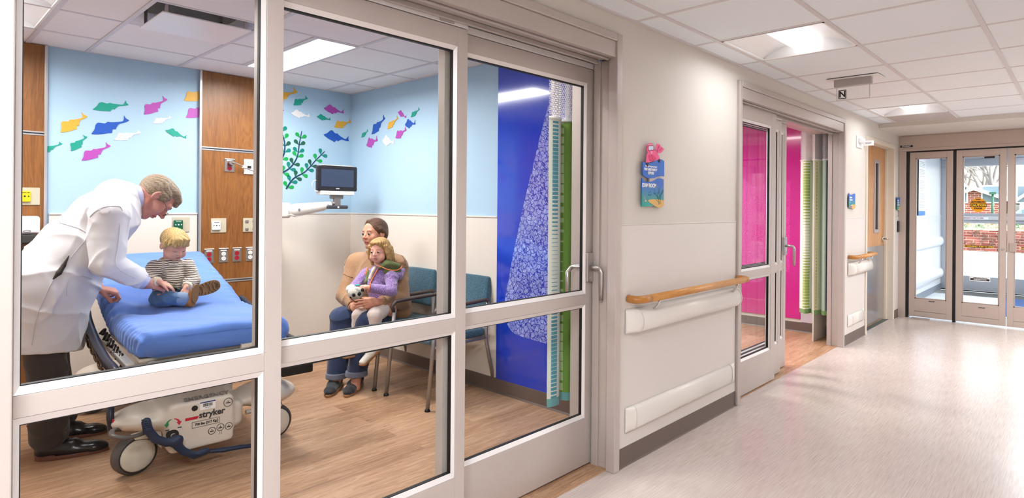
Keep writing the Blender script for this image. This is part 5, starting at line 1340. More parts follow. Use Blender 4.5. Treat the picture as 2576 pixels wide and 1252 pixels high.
for j in range(nv+1):
    v = Ln*j/nv; e = min(v, Ln-v)
    # rounded ends
    q = 1-max(0, 1-e/.05); drop = (1-math.sqrt(max(0, 1-(1-q)**2)))
    for i in range(nu+1):
        s = i/nu; u, h = prof(s); fl = abs(u)/Wd
        side = max(0, min(1, (fl-.72)/.28)); foot = max(0, 1-v/.28)
        # gathers down the sides and the foot, soft creases on top
        g_ = .0085*side*math.sin(v*95+2.0*math.sin(v*13)+h*26*(1 if u < 0 else -1))*(.35+.65*abs(math.sin(v*4.1+.6)))
        c_ = 0
        for a, b, ph, fr_ in wr: c_ += .0034*math.sin(u*fr_*.35+v*fr_*a*1.6+ph+2*math.sin(v*5+b*9))
        c_ *= (.25+.75*math.exp(-((v-.75)/.25)**2)) if h > .1 else .4
        ft = .012*foot*math.sin(u*60+h*60+1.5*math.sin(u*17))*(1 if h < .122 else .35)
        lf = -drop*.04
        x = u*(1+(-.04*drop)); z = ztop(v)-.127+h*(1-.28*drop)+c_
        ou = (1 if u > 0 else -1)*g_*(1 if h > .005 else 0)
        vs.append(bl(x+ou, v+(ft if v < .1 else 0), z+ (g_*.5 if h > .1 else 0)))
m = MB(); W1 = nu+1
m.add(vs, [(j*W1+i, j*W1+i+1, (j+1)*W1+i+1, (j+1)*W1+i) for j in range(nv) for i in range(nu)], True)
for j in (0, nv): m.add([vs[j*W1+i] for i in range(W1)], [tuple(range(W1))], True)
m.build('mattress_sheet', SHEET, BD, weld=True)
mark = MB()
for r_ in (.022, .015): mark.tube([bl(.27+r_*math.cos(a*PI/12), -.004, .655+r_*math.sin(a*PI/12)) for a in range(24)], .0012, 4, closed=True)
mark.build('sheet_mark', WHO, BD)
def bb(x0, x1, y0, y1, z0, z1, b=None): return (b or MB()).box(x0, x1, y0, y1, z0, z1, BM)
# litter frame
f = bb(-.33, .33, .03, .85, .585, .603); f.build('litter_deck', HOOD, BD, bevel=.004)
b = MB(); b.prism([bl(-.31, .85, .60), bl(-.31, 1.7, .84), bl(-.31, 1.7, .82), bl(-.31, .85, .575)], tuple(Vector(bl(.31, 0, 0))-Vector(bl(-.31, 0, 0)))); b.build('backrest_deck', HOOD, BD)
bb(-.30, .40, .0, .05, .555, .59).build('foot_bar', mat('frame_silver', '#c9c2bc', .3, .5), BD, bevel=.006)
bb(.10, .19, -.012, .02, .585, .612).build('foot_latch', HOOD, BD, bevel=.004)
bb(.30, .47, -.02, .10, .40, .47).build('corner_bumper', BLACK, BD, bevel=.01)
MB().tube([bl(.42, .02, .46), bl(.42, .02, .56), bl(.38, .05, .585)], .014, 10).build('push_handle', RAILD, BD)
for u in (-.36, .36):
    bb(u-.02, u+.02, .05, 1.6, .555, .585).build('side_member', MATS['frame_silver'], BD, bevel=.006)
# folded side rails with scissor links
for s_ in (-1, 1):
    sr = thing('side_rail', None, None); bpy.data.objects.remove(sr)
    P = [bl(s_*.40, -.02, .50), bl(s_*.415, .08, .555), bl(s_*.42, .30, .565), bl(s_*.42, .62, .605), bl(s_*.418, .90, .665), bl(s_*.41, 1.05, .70)]
    rail = MB().tube(smooth(P, 6, False), .021, 14, squash=(1, 1, 1.25)).build('side_rail', RAILD, BD)
    lk = MB()
    for i in range(7):
        v0 = .10+i*.125; z0 = .52+i*.014
        for du, dz in ((.036, -.01),):
            c0 = [bl(s_*(.40+du), v0+a*.05*math.cos(t)+0, z0+.02*math.sin(t)*1.0+dz-a*0) for a, t in [(1, q*PI/8) for q in range(16)]]
            lk.tube(c0, .006, 6, closed=True)
        lk.tube([bl(s_*.425, v0+.05, z0-.005), bl(s_*.425, v0+.09, z0+.005)], .008, 6)
    lk.build('scissor_link', BRONZE, rail)
    lk = MB()
    for i in range(6):
        v0 = .05+i*.13; z0 = .565+i*.012
        lk.tube(smooth([bl(s_*.375, v0, z0-.03), bl(s_*.36, v0+.03, z0), bl(s_*.372, v0+.06, z0-.01), bl(s_*.36, v0+.09, z0+.012), bl(s_*.375, v0+.12, z0-.015)], 4, False), .009, 6, squash=(1, 1, .8))
    lk.build('inner_link', mat('dark_link', '#3a3029', .3, .6), rail)
# wheeled base: moulded hood
zz = lambda px, py, y=3.44: A(260+px/4.6375, 940+py/4.6375, y)
b = Blob(.03)
b.box(bl(-.052, .26, .215), (.148, .19, .125), .03, BR3)                      # foot block
b.box(bl(.02, .85, .215), (.13, .75, .07), .04, BR3)                      # long spine
b.ell(bl(-.20, .25, .265), (.22, .16, .065), BR3, k=.05); b.ell(bl(.30, .25, .265), (.16, .16, .065), BR3, k=.05)
b.ell(bl(-.22, 1.45, .25), (.2, .15, .065), BR3, k=.05); b.ell(bl(.22, 1.45, .25), (.2, .15, .065), BR3, k=.05)
b.cone(bl(.07, .45, .34), bl(.07, .55, .40), .12, .08, k=.06)
b.plane(bl(0, .075, 0), (math.sin(BA)*1, -math.cos(BA), 0))
b.plane(bl(.0, .08, .335), (0, -.55, .84), k=.008)
b.plane(bl(0, 0, .095), (0, 0, -1)); 
hood = b.build('base_hood', HOOD, BD, .006)
for v in (.42, 1.3):
    MB().lathe(bl(.03, v, .3), (0, 0, 1), [(.085, 0), (.085, .08), (.065, .1), (.065, .18), (.05, .19), (.05, .3)], 28).build('lift_column', HOOD, BD)
    bw = MB(); pr_ = []
    for i in range(9): pr_ += [(.088, .10+i*.012), (.078, .106+i*.012)]
    bw.lathe(bl(.03, v, .3), (0, 0, 1), pr_, 28); bw.build('column_bellows', mat('bellows_grey', '#b8aeb0', .6), BD)
# front panel lettering on the foot block
FY = .0745
def fp(u, z, d=0): return Vector(bl(-.022+(u-.04)*.78, FY-d, .262+(z-.2225)*.84))
ex_ = (math.cos(BA), math.sin(BA), 0)
def ft_(s, u, z, size, m, sx=1, bold=0, par=None, sh=0): return text('lettering', s, size*.83, frame_on(fp(u, z, .0012), ex_, (0, 0, 1)), m, hood, sx=sx*.94, bold=bold, extrude=.0005)
ft_('stryker', .055, .2225, .052, mat('logo_grey', '#3c3a3d', .4), 1.0, .0014)
LR = mat('logo_red', '#c01733', .4)
b = MB(); b.prism([fp(-.098, .206, .0005), fp(-.03, .206, .0005), fp(-.022, .222, .0005), fp(-.098, .222, .0005)], Vector(fp(0, 0, .002))-Vector(fp(0, 0, .0005))).build('logo_bar', LR, hood)
def fbox(u0, u1, z0, z1, m, name, d0=0, d1=.0014, par=None): return MB().prism([fp(u0, z0, d0), fp(u1, z0, d0), fp(u1, z1, d0), fp(u0, z1, d0)], Vector(fp(0, 0, d1))-Vector(fp(0, 0, d0))).build(name, m, par or hood)
for a in ((-.06, .10, .188, .1895), (-.06, .10, .153, .1545), (-.06, -.0585, .153, .1895), (.0985, .10, .153, .1895)): fbox(*a, DK, 'weight_box')
ft_('700 lbs. [317 Kg.]', .024, .171, .0205, DK, .92, .0006)
lab = fbox(-.015, .075, .252, .30, WHO, 'asset_label'); fbox(-.015, .075, .293, .30, mat('label_navy', '#26306e', .4), 'label_band', .0014, .0018)
bc = MB(); R = random.Random(5); x = .002
while x < .058:
    w_ = R.choice((.0007, .0012, .002)); bc.prism([fp(x, .270, .0014), fp(x+w_, .270, .0014), fp(x+w_, .289, .0014), fp(x, .289, .0014)], Vector(fp(0, 0, .002))-Vector(fp(0, 0, .0014))); x += w_+R.choice((.0008, .0014))
bc.build('barcode', DK, hood); ft_('500139:9', .03, .262, .009, DK)
def ring(u, z, r, name='symbol_ring', w=.0013):
    MB().tube([fp(u+r*math.cos(a*PI/16), z+r*math.sin(a*PI/16), .0008) for a in range(32)], w, 4, closed=True).build(name, DK, hood)
    fbox(u-r*.55, u+r*.55, z-.006, z-.001, DK, 'symbol_mark'); MB().prism([fp(u-.004, z+.003, .0005), fp(u+.004, z+.003, .0005), fp(u, z+.010, .0005)], Vector(fp(0, 0, .0015))-Vector(fp(0, 0, 0))).build('symbol_arrow', DK, hood)
ring(.150, .268, .026); ring(.055, .112, .021); ring(.105, .122, .021); ring(.155, .118, .021)
fbox(.098, .0995, .078, .10, DK, 'symbol_stem'); fbox(.1105, .112, .078, .10, DK, 'symbol_stem')
MB().cyl(fp(-.045, .272, 0), fp(-.045, .272, .0015), .014).build('round_badge', DK, hood)
# EMERGENCY raised along the slope
sl = Vector((0, .84, .55)); sl = Vector((-math.sin(BA)*.84, math.cos(BA)*.84, .55))
text('lettering', 'EMERGENCY', .030, frame_on(bl(-.03, .095, .348), ex_, sl), mat('emboss_grey', '#6f6762', .45), hood, sx=1.15, bold=.0008, extrude=.0012, spacing=1.05)
# steer / brake arrows
sb = MB(); 
for a0, a1, nm, col in ((100, 175, 'steer_arrow', '#18843f'), (5, 80, 'brake_arrow', '#c8203a')):
    m_ = mat(nm, col, .4); cu, cz = -.165, .205
    pts = [fp(cu+.034*math.cos(math.radians(t)), cz+.030*math.sin(math.radians(t)), .0005) for t in np.linspace(a0, a1, 10)]
    rs = list(np.linspace(.0015, .006, 10)) if a0 > 90 else list(np.linspace(.006, .0015, 10))
    q = MB().tube(pts, rs, 5, squash=(1, .3, 1)); e = pts[-1] if a0 > 90 else pts[0]
    q.prism([e+Vector((-.011, 0, .004)), e+Vector((.011, 0, .004)), e+Vector((0, 0, -.014))], (0, -.0015, 0)); q.build(nm, m_, hood)
ft_('Steer', -.195, .176, .010, DK, 1, .0004); ft_('Brake', -.128, .178, .010, DK, 1, .0004)
MB().cyl(fp(-.165, .14, -.02), fp(-.165, .14, .002), .026).build('pedal_recess', mat('recess_dark', '#2a2420', .5), hood)
MB().cyl(fp(-.165, .14, -.01), fp(-.165, .14, .02), .011).build('pedal_axle', CHROME, hood)
# castors
def castor(u, v, cov=True):
    c_ = Vector(bl(u, v, .098)); ax = Vector((math.sin(math.radians(12)), -math.cos(math.radians(12)), 0)) if u < 0 and v < .5 else Vector((0, -1, 0))
    w_ = MB(); w_.lathe(c_-ax*.032, ax, [(.0, 0), (.075, 0), (.088, .004), (.097, .014), (.098, .032), (.097, .05), (.088, .06), (.075, .064), (0, .064)], 40)
    o = w_.build('castor', TYRE, BD)
    MB().lathe(c_+ax*.030, ax, [(.078, -.002), (.080, .004), (.074, .010), (.05, .014), (0, .016)], 40).build('wheel_cover', mat('castor_cover', '#d8d0c0', .4, noise=(14, .06)), o)
    MB().tube([c_+ax*.036+Vector((.081*math.cos(t*PI/18)*ax.cross(Vector((0, 0, 1))).x*-1, .081*math.cos(t*PI/18)*ax.cross(Vector((0, 0, 1))).y*-1, .081*math.sin(t*PI/18))) for t in range(36)], .0022, 5, closed=True).build('cover_rim', DK, o)
    side = Vector((0, 0, 1)).cross(ax)*-1
    if u < 0: MB().prism([c_+ax*.045+side*-.10+Vector((0, 0, .0)), c_+ax*.045+side*-.098+Vector((0, 0, .12)), c_+ax*.045+side*.04+Vector((0, 0, .12)), c_+ax*.045+side*.02+Vector((0, 0, .085)), c_+ax*.045+side*-.05+Vector((0, 0, .07))], ax*.004).build('wheel_fork', MATS['castor_cover'], o)
    return o
for u, v in ((-.315, .21), (.335, .21), (-.33, 1.45), (.33, 1.45)): castor(u, v)
MB().tube(smooth([zz(200, 650, 3.56), zz(120, 655, 3.52), zz(92, 690, 3.45), zz(120, 728, 3.40), zz(230, 742, 3.385), zz(360, 728, 3.39), zz(470, 690, 3.41), zz(540, 660, 3.44)], 5, False), .012, 10, squash=(1, 1, .8)).build('bumper_hoop', mat('hoop_grey', '#5f5753', .4), BD)
# foot pedal: rocking blue lever with ribbed ends
b = Blob(.012); y_ = 3.385
pp = [zz(500, 560, y_), zz(520, 650, y_), zz(610, 760, y_), zz(740, 800, y_), zz(870, 770, y_)]
b.chain(pp, [.020, .020, .019, .020, .024], flat=((0, 1, 0), .8)); qq = [zz(830, 800, y_), zz(930, 900, y_), zz(1060, 950, y_), zz(1190, 900, y_)]
b.chain(qq, [.022, .018, .018, .019], flat=((0, 1, 0), .8)); b.build('brake_pedal', NAVY, BD, .004)
for (px, py, r0) in ((500, 600, 0), (1150, 925, 1)):
    rb = MB()
    for i in range(6):
        o_ = zz(px+(i-2.5)*(8 if not r0 else 18), py+(i-2.5)*(22 if not r0 else -6), y_-.017)
        rb.tube([Vector(o_)+Vector((-.012, .002, .006)), Vector(o_)+Vector((0, -.001, 0)), Vector(o_)+Vector((.012, .002, -.006))], .0025, 5)
    rb.build('pedal_ribs', mat('pedal_rib', '#2a3a56', .5), BD)
b = Blob(.01); y2 = 3.42; b.chain([zz(1250, 900, y2), zz(1400, 885, y2), zz(1600, 850, y2), zz(1800, 830, y2)], [.016, .02, .018, .016], flat=((0, 0, 1), .6)); b.build('lift_pedal', NAVY, BD, .005)
MB().tube([bl(.17, .14, .205), bl(.36, .15, .205)], .012, 12).build('tie_bar', MATS['frame_silver'], BD)
# green and red tagged pedal stalk behind the left lobe
MB().tube([zz(90, 300, 3.62), zz(80, 500, 3.6), zz(95, 700, 3.58)], [.014, .016, .012], 10).build('pump_stalk', RAILD, BD)
MB().ell(zz(85, 335, 3.60), (.008, .004, .01), 10, 6).build('green_mark', mat('tag_green', '#1f8a4a', .4), BD); MB().ell(zz(115, 555, 3.575), (.006, .004, .012), 10, 6).build('red_mark', mat('tag_red', '#c22230', .4), BD)
# ------------------------------------------------------------------ people: materials
def m_skin(name, c, red):
    k = NT(name); v = k.coord(); f = k.noise(v, 18, 3, .6); k.col(k.mix(k.ramp(f, [(.35, 0.0), (.75, .9)]), c, red)); k.b.inputs['Roughness'].default_value = .5
    k.b.inputs['Subsurface Weight'].default_value = .12; k.b.inputs['Subsurface Radius'].default_value = (.012, .005, .003); k.b.inputs['Specular IOR Level'].default_value = .35
    return k.m
SK_D = m_skin('skin_elder', '#d3998a', '#c2766a'); SK_M = m_skin('skin_woman', '#d9a287', '#cb8068'); SK_C = m_skin('skin_child', '#e2b29c', '#d98c7c')
LIP_D = mat('lip_elder', '#a35a50', .5); LIP_M = mat('lip_woman', '#b4605a', .45); LIP_C = mat('lip_child', '#c4736c', .45)
EYEW = mat('eye_white', '#bdb0a8', .25); IRIS = mat('iris_dark', '#2c2420', .15); LASH = mat('lash_dark', '#3a241c', .6)
def m_hair(name, a, b, c, sc=(60, 60, 60), rot=(0, 0, 0), st=(1, .07, 1)):
    k = NT(name); v = k.coord(scale=(sc[0]*st[0], sc[1]*st[1], sc[2]*st[2]), rot=rot); f = k.noise(v, 2.2, 4, .65, .6); k.col(k.ramp(f, [(.3, a), (.5, b), (.72, c)]))
    k.b.inputs['Roughness'].default_value = .45; k.b.inputs['Specular IOR Level'].default_value = .4; k.bump(f, .6, .004); return k.m
def cloth(name, c, rough=.85, weave=500, var=.05, sheen=.2, bump=.12):
    k = NT(name); v = k.coord(scale=(weave, weave, weave)); f = k.noise(v, 1, 2); g = k.noise(k.coord(), 3, 3); c0 = lin(c)
    t = k.math('ADD', k.math('MULTIPLY', f, .6), k.math('MULTIPLY', g, .4)); r = k.new('ShaderNodeValToRGB'); r.color_ramp.elements[0].position = .3; r.color_ramp.elements[1].position = .7
    r.color_ramp.elements[0].color = (*[x*(1-var) for x in c0[:3]], 1); r.color_ramp.elements[1].color = (*[min(1, x*(1+var)) for x in c0[:3]], 1); k.link(t, r.inputs[0]); k.col(r.outputs[0])
    k.b.inputs['Roughness'].default_value = rough; k.b.inputs['Sheen Weight'].default_value = sheen; k.bump(f, bump, .002); return k.m
COAT = cloth('white_lab_coat', '#e9e6ea', .75, 600, .02, .1, .05); LAV = cloth('lavender_shirt', '#c4c6e6', .8); TROU = cloth('dark_trousers', '#38302d', .8, 400, .12); LEATH = mat('black_leather', '#151416', .28, coat=.3); SOLEB = mat('brown_sole', '#6d4030', .5)
SWEAT = cloth('tan_knit', '#a47c5a', .95, 160, .32, .3, 1.0); SEAMB = mat('sweater_seam', '#6e4b36', .9); JEAN = cloth('dark_jeans', '#26365a', .85, 500, .15, .2); JEANC = cloth('jean_cuff', '#6d6f80', .9, 500, .15); SHOEK = cloth('black_slip_on', '#1b1d24', .8, 500, .1); GUM = mat('tan_sole', '#a07652', .6)
FLEECE = NT('purple_fleece'); f_ = FLEECE.noise(FLEECE.coord(scale=(170, 170, 170)), 1, 2, .7); FLEECE.col(FLEECE.ramp(f_, [(.36, '#6f4f8c'), (.5, '#9775b5'), (.66, '#bfa6d2')])); FLEECE.b.inputs['Roughness'].default_value = .95; FLEECE.b.inputs['Sheen Weight'].default_value = .5; FLEECE.bump(f_, .9, .006); FLEECE = FLEECE.m
OLIVE = cloth('olive_lining', '#5f6b3a', .85); ORANGE = mat('orange_piping', '#e07a4a', .7); TIGHTS = cloth('cream_tights', '#dccac2', .95, 160, .12, .4, .5); DRESS = cloth('rose_tan_dress', '#b98370', .85); CREAMK = cloth('cream_rib', '#e6d8c0', .9); SHOEW = mat('cream_shoe', '#e6ddd2', .5)
BOOTM = mat('tan_boot', '#9c6330', .7, noise=(30, .12)); BOOTS = mat('boot_sole', '#8a6238', .7, noise=(40, .12)); JEANB = cloth('blue_jeans', '#47678f', .85, 400, .3, .2)
# striped jersey of the toddler: bands follow the body's height
k = NT('striped_jersey'); sp = k.new('ShaderNodeSeparateXYZ'); v = k.coord(rot=(math.radians(6), math.radians(-6), 0)); k.link(v, sp.inputs[0])
nz = k.noise(k.coord(scale=(14, 14, 14)), 1, 2); zz_ = k.math('ADD', sp.outputs[2], k.math('MULTIPLY', k.math('SUBTRACT', nz, .5), .022))
k.col(k.mix(k.math('LESS_THAN', k.math('FRACT', k.math('MULTIPLY', zz_, 92.0)), .45), '#eadfce', '#4a2f2b')); k.b.inputs['Roughness'].default_value = .9; k.b.inputs['Sheen Weight'].default_value = .2; STRIPE = k.m

# ------------------------------------------------------------------ builders
def DP(px, py, w):
    """point at camera depth w behind a photograph pixel"""
    return np.array(Vector((0, 0, EYE)) + w*(_F + (px-CX)/FPX*R2 - (py-CY)/FPX*U2))
def nrm(v): v = np.array(v, float); return v/np.linalg.norm(v)
class Head:
    def __init__(s, c, fwd, up, scale=1, kind='man'):
        s.c = np.array(c, float); s.M = axes(fwd, up); s.s = scale; s.kind = kind
    def P(s, x, y, z): return s.c + s.M@(np.array([x, y, z])*s.s)
    def skin(s, b):
        S = s.s; M = s.M; child = s.kind == 'child'; wide = 1.06 if child else 1
        b.ell(s.P(0, -.014, .034), np.array([.075, .094, .080])*S, M, k=.01)
        b.ell(s.P(0, .032, -.022), np.array([.062*wide, .058, .080])*S, M, k=.02*S)
        if child:
            b.ell(s.P(0, .055, -.078), np.array([.026, .022, .020])*S, M, k=.02*S)
            for x in (-1, 1): b.ell(s.P(x*.040, .050, -.052), np.array([.030, .028, .028])*S, M, k=.02*S)
        else:
            b.ell(s.P(0, .060, -.096), np.array([.024, .020, .018])*S, M, k=.02*S)
            for x in (-1, 1):
                b.cone(s.P(x*.052, .0, -.062), s.P(x*.016, .056, -.098), .019*S, .016*S, k=.02*S)
                b.ell(s.P(x*.040, .056, -.030), np.array([.020, .020, .022])*S, M, k=.02*S)
        if s.kind == 'man': b.cone(s.P(-.040, .075, .020), s.P(.040, .075, .020), .013*S, k=.012*S)
        elif not child: b.cone(s.P(-.034, .068, .021), s.P(.034, .068, .021), .012*S, k=.016*S)
        s.b = b
        for x in (-1, 1): b.ell(s.P(x*.031, .097, -.001), np.array([.019, .012 if not child else .010, .0115])*S, M, k=.012*S, op='s')
        nl = .72 if child else (1 if s.kind == 'man' else .88); nw = .85 if s.kind != 'man' else 1
        b.cone(s.P(0, .082, .008), s.P(0, .082+.028*nl, -.030*nl), .0072*S*nw, .0108*S*nw, k=.010*S)
        for x in (-1, 1): b.ell(s.P(x*.0115*nw, .082+.013*nl, -.033*nl), np.array([.0078, .010, .0068])*S, M, k=.006*S)
        mz = -.064 if not child else -.054
        b.ell(s.P(0, .086, mz+.006), np.array([.021, .010, .0065])*S, M, k=.006*S); b.ell(s.P(0, .084, mz-.006), np.array([.018, .010, .007])*S, M, k=.006*S)
        b.ell(s.P(0, .100, mz), np.array([.019, .010, .0022])*S, M, k=.003*S, op='s')
        for x in (-1, 1):
            R_e = M@rotm(0, 0, x*18); b.ell(s.P(x*.078, -.010, -.006), np.array([.0085, .019, .031])*S, R_e, k=.008*S); b.ell(s.P(x*.086, -.006, -.002), np.array([.006, .010, .018])*S, R_e, k=.005*S, op='s')
        s.mz = mz
    def paint(s, c):
        q = (c-s.c)@s.M/s.s
        lw = .016 if s.kind == 'child' else .0205; lips = (np.abs(q[:, 0]) < lw) & (q[:, 1] > .076) & (np.abs(q[:, 2]-s.mz) < (.0082 if s.kind == 'child' else .0098)*np.sqrt(np.clip(1-(q[:, 0]/(lw+.001))**2, 0, 1)))
        return lips.astype(int)
    def on(s, x, z, off=.0):
        """point of the face surface in front of (x, z)"""
        d = s.M[:, 1]; p = s.P(x, .14, z)
        for _ in range(60):
            e = float(s.b(p[None])[0])
            if e < .0006: break
            p = p-d*e*.8
        return p+d*off
    def eyes(s, root, gaze=(0, 1, 0), lids=0.0, brow=None, browt=.0028):
        """eyeballs, lash lines and eyebrows; lids 1 = lowered"""
        for x in (-1, 1):
            c = s.P(x*.031, .0755, -.001); m = MB()
            if lids < 1:
                e = MB().ell(c, (.0122*s.s,)*3, 14, 10); eb = e.build('eye', EYEW, root)
                g = Vector(s.M@nrm(gaze)); ir = MB().lathe(Vector(c)+g*.0112*s.s, g, [(.0068*s.s, -.0005), (.0065*s.s, .0012*s.s), (.003*s.s, .0018*s.s), (0, .002*s.s)], 16); ir.build('iris', IRIS, eb)
            top = .0075 if lids < 1 else -.004
            if lids < 1:
                lid = MB(); uu = []
                for j in range(5):
                    for a in np.linspace(-1, 1, 9): th = 1.2-j*.15; uu.append(s.P(x*.031+a*.0138*math.cos(th*.55), .0752+.0133*math.cos(a*1.15)*math.cos(th)+.0004, -.001+.0133*math.sin(th)*(1-.35*a*a)))
                lid.add(uu, [(j*9+i, j*9+i+1, (j+1)*9+i+1, (j+1)*9+i) for j in range(4) for i in range(8)], True); lid.build('eyelid', root.data.materials[0], root); pts = [q*1 for q in uu[36:45]]
                pts = [np.array(q)+s.M[:, 1]*.0005 for q in pts]
            else: pts = [s.on(x*.031+a*.0145, -.007+.0035*a*a, .0004) for a in np.linspace(-1, 1, 9)]
            m.tube(pts, [.0006*s.s+.0012*s.s*(1-abs(a)) for a in np.linspace(-1, 1, 9)], 6); m.build('lash_line', LASH, root)
            if brow is not None:
                pts = [s.on(x*(.015+.033*t), .0225+.0045*math.sin(t*PI*.8)-(.002*t), .0006) for t in np.linspace(0, 1, 7)]
                MB().tube(pts, [browt*s.s*(1-.6*t) for t in np.linspace(0, 1, 7)], 6).build('eyebrow', brow, root)
def hand(b, wrist, d, n, t, s=1.0, curl=((.3, .5, .4),)*4, thumb=(.7, .35, .3), spread=.12):
    """palm and five fingers: d finger direction, n the way the palm faces, t the thumb side"""
    d = nrm(d); n = np.array(n, float); n = nrm(n-d*(n@d)); t0 = np.array(t, float); t = nrm(t0-d*(t0@d)-n*(t0@n)); W_ = np.array(wrist, float)
    offs = (.030, .010, -.010, -.028); lens = (.072, .080, .074, .058); rads = (.0095, .0097, .0092, .0082); kn = (.088, .090, .086, .078)
    for i in range(4):
        k0 = W_+d*kn[i]*s+t*offs[i]*s; b.cone(W_+t*offs[i]*.55*s+d*.006*s, k0, .0135*s, .0115*s, k=.008*s)
        a = 0; p = k0; q = d+t*spread*(1.5-i)/1.5*.6; q = nrm(q)
        for j, f in enumerate((.46, .30, .24)):
            a += curl[i][j]; dr = q*math.cos(a)+n*math.sin(a); p2 = p+dr*lens[i]*f*s
            b.cone(p, p2, rads[i]*s*(1-.10*j), rads[i]*s*(1-.10*(j+1)), k=.0025*s); p = p2
    p = W_+t*.024*s+d*.018*s; a0 = thumb[0]; dr = nrm(d*math.cos(a0)+t*math.sin(a0)+n*thumb[1]); b.cone(p, p+dr*.040*s, .0145*s, .0120*s, k=.010*s); p = p+dr*.040*s
    dr = nrm(dr*.9+d*.35+n*thumb[2]*.6); b.cone(p, p+dr*.032*s, .0115*s, .0105*s, k=.003*s); p = p+dr*.032*s
    dr = nrm(dr+n*thumb[2]*.6); b.cone(p, p+dr*.024*s, .0102*s, .0085*s, k=.003*s)
def folds(amp, seeds, freq=38):
    """soft cloth folds added to a surface"""
    R = random.Random(seeds); W_ = [(nrm([R.uniform(-1, 1), R.uniform(-1, 1), R.uniform(-1, 1)]), R.uniform(.6, 1.6)*freq, R.uniform(0, 6.3)) for _ in range(5)]
    def f(p, d):
        e = np.zeros(len(p)); wob = np.sin(p[:, 0]*11+p[:, 2]*7)+np.cos(p[:, 1]*9-p[:, 2]*8)
        for i, (n, fr, ph) in enumerate(W_):
            r = 1-np.abs(np.sin(((p@n)*fr+ph+1.6*wob)*.5)); m = .5+.5*np.sin(p@np.roll(n, 1)*9+ph*3+wob)
            e += r*r*r*m
        return d-amp*(e-.6)
    return f
def shoe(root, heel, toe, w, h, upper, sole, name='shoe', ank=None, lift=.0, tall=.0, vox=.004):
    """shoe from heel to toe on the ground: upper and sole"""
    heel = np.array(heel, float); toe = np.array(toe, float); d = nrm(toe-heel); L = np.linalg.norm(toe-heel); up = np.array([0, 0, 1.]); up = nrm(up-d*(up@d)); sd = np.cross(d, up)
    b = Blob(.015); P = lambda a, z, x=0: heel+d*L*a+up*z+sd*x
    b.cone(P(.13, .045), P(.5, .040), w*.42, w*.45, flat=(up, .9)); b.cone(P(.5, .036), P(.80, .030), w*.46, w*.42, flat=(up, .7)); b.cone(P(.80, .028), P(.89, .026), w*.40, w*.32, flat=(up, .72))
    b.cone(P(.14, .045), P(.16, h), w*.36, w*.36, k=.02); b.cone(P(.2, h*.8), P(.5, .055), w*.3, w*.3, k=.02)
    if tall: b.cone(P(.16, h), P(.17, h+tall), w*.38, w*.40, k=.01)
    b.plane(P(0, .012), -up); b.plane(P(0, h+tall+.004), up)
    o = b.build(name, upper, root, vox)
    m = MB(); n = 28; ol = []
    for i in range(n):
        t = 2*PI*i/n; a = .5-.5*math.cos(t); ww = w*.5*(math.sin(PI*min(1, max(0, a))**.75)**.42 if 0 < a < 1 else 0)*(1+.10*math.sin(PI*a)); ol.append(P(a*1.0, 0, ww*(1 if math.sin(t) > 0 else -1)))
    m.prism(ol, up*.019); m.build('sole', sole, o, bevel=.003); return o
def ground(px, py): return np.array(at(px, py, z=0))

def strands(hd, amp, n, mode='crown'):
    """combed strands: ridges that run out from the crown, or from the brow to the nape"""
    def f(p, d):
        q = (p-hd.c)@hd.M/hd.s
        if mode == 'crown': a = np.arctan2(q[:, 0]-.01, q[:, 1]+.02); w = a*n+2.2*np.sin(q[:, 2]*38+a*3)+1.2*np.sin(q[:, 2]*90)
        else: a = np.arctan2(q[:, 0], q[:, 2]+.01); w = a*n+1.8*np.sin(q[:, 1]*34+a*4)+1.0*np.sin(q[:, 1]*80)
        return d-amp*(np.sin(w)+.5*np.sin(w*2.3+1))
    return f
# ------------------------------------------------------------------ the doctor leaning over the stretcher
YD = 4.20
doc = thing('person', 'grey-haired person in a white lab coat and glasses bending over the toddler beside the stretcher', 'person', (.5, YD, 0))
hc = A(392, 497, YD); nose = nrm((.50, -.10, -.86)); crown = nrm((.84, 0, .50))
hd = Head(hc, nose, crown, 1.06, 'man')
b = Blob(.03); hd.skin(b)
neckb = A(312, 500, YD)
b.chain([hd.P(0, -.035, -.035), (hd.P(0, -.03, -.09)+neckb)/2, neckb], [.060, .060, .066], k=.03)
chest = A(255, 560, YD); mid = A(170, 650, YD); pelv = A(112, 735, YD)
b.chain([neckb, chest, mid, pelv], [.07, .13, .12, .13], k=.05)
sh_n = A(275, 540, 4.01); el_n = A(268, 662, 3.97); wr_n = A(372, 713, 4.0)
sh_f = A(268, 535, 4.40); el_f = A(215, 668, 4.38); wr_f = A(243, 724, 4.27)
b.chain([sh_n, el_n, wr_n], [.05, .042, .030], k=.03); b.chain([sh_f, el_f, wr_f], [.05, .042, .031], k=.03)
an_n = ground(125, 1150)+np.array([0, .0, .10]); an_f = ground(150, 1095)+np.array([0, 0, .10])
kn_n = np.array([.54, 4.12, .5]); kn_f = np.array([.58, 4.34, .5])
b.chain([pelv+[0, -.1, -.02], kn_n, an_n], [.085, .06, .04], k=.04); b.chain([pelv+[0, .1, -.02], kn_f, an_f], [.085, .06, .04], k=.04)
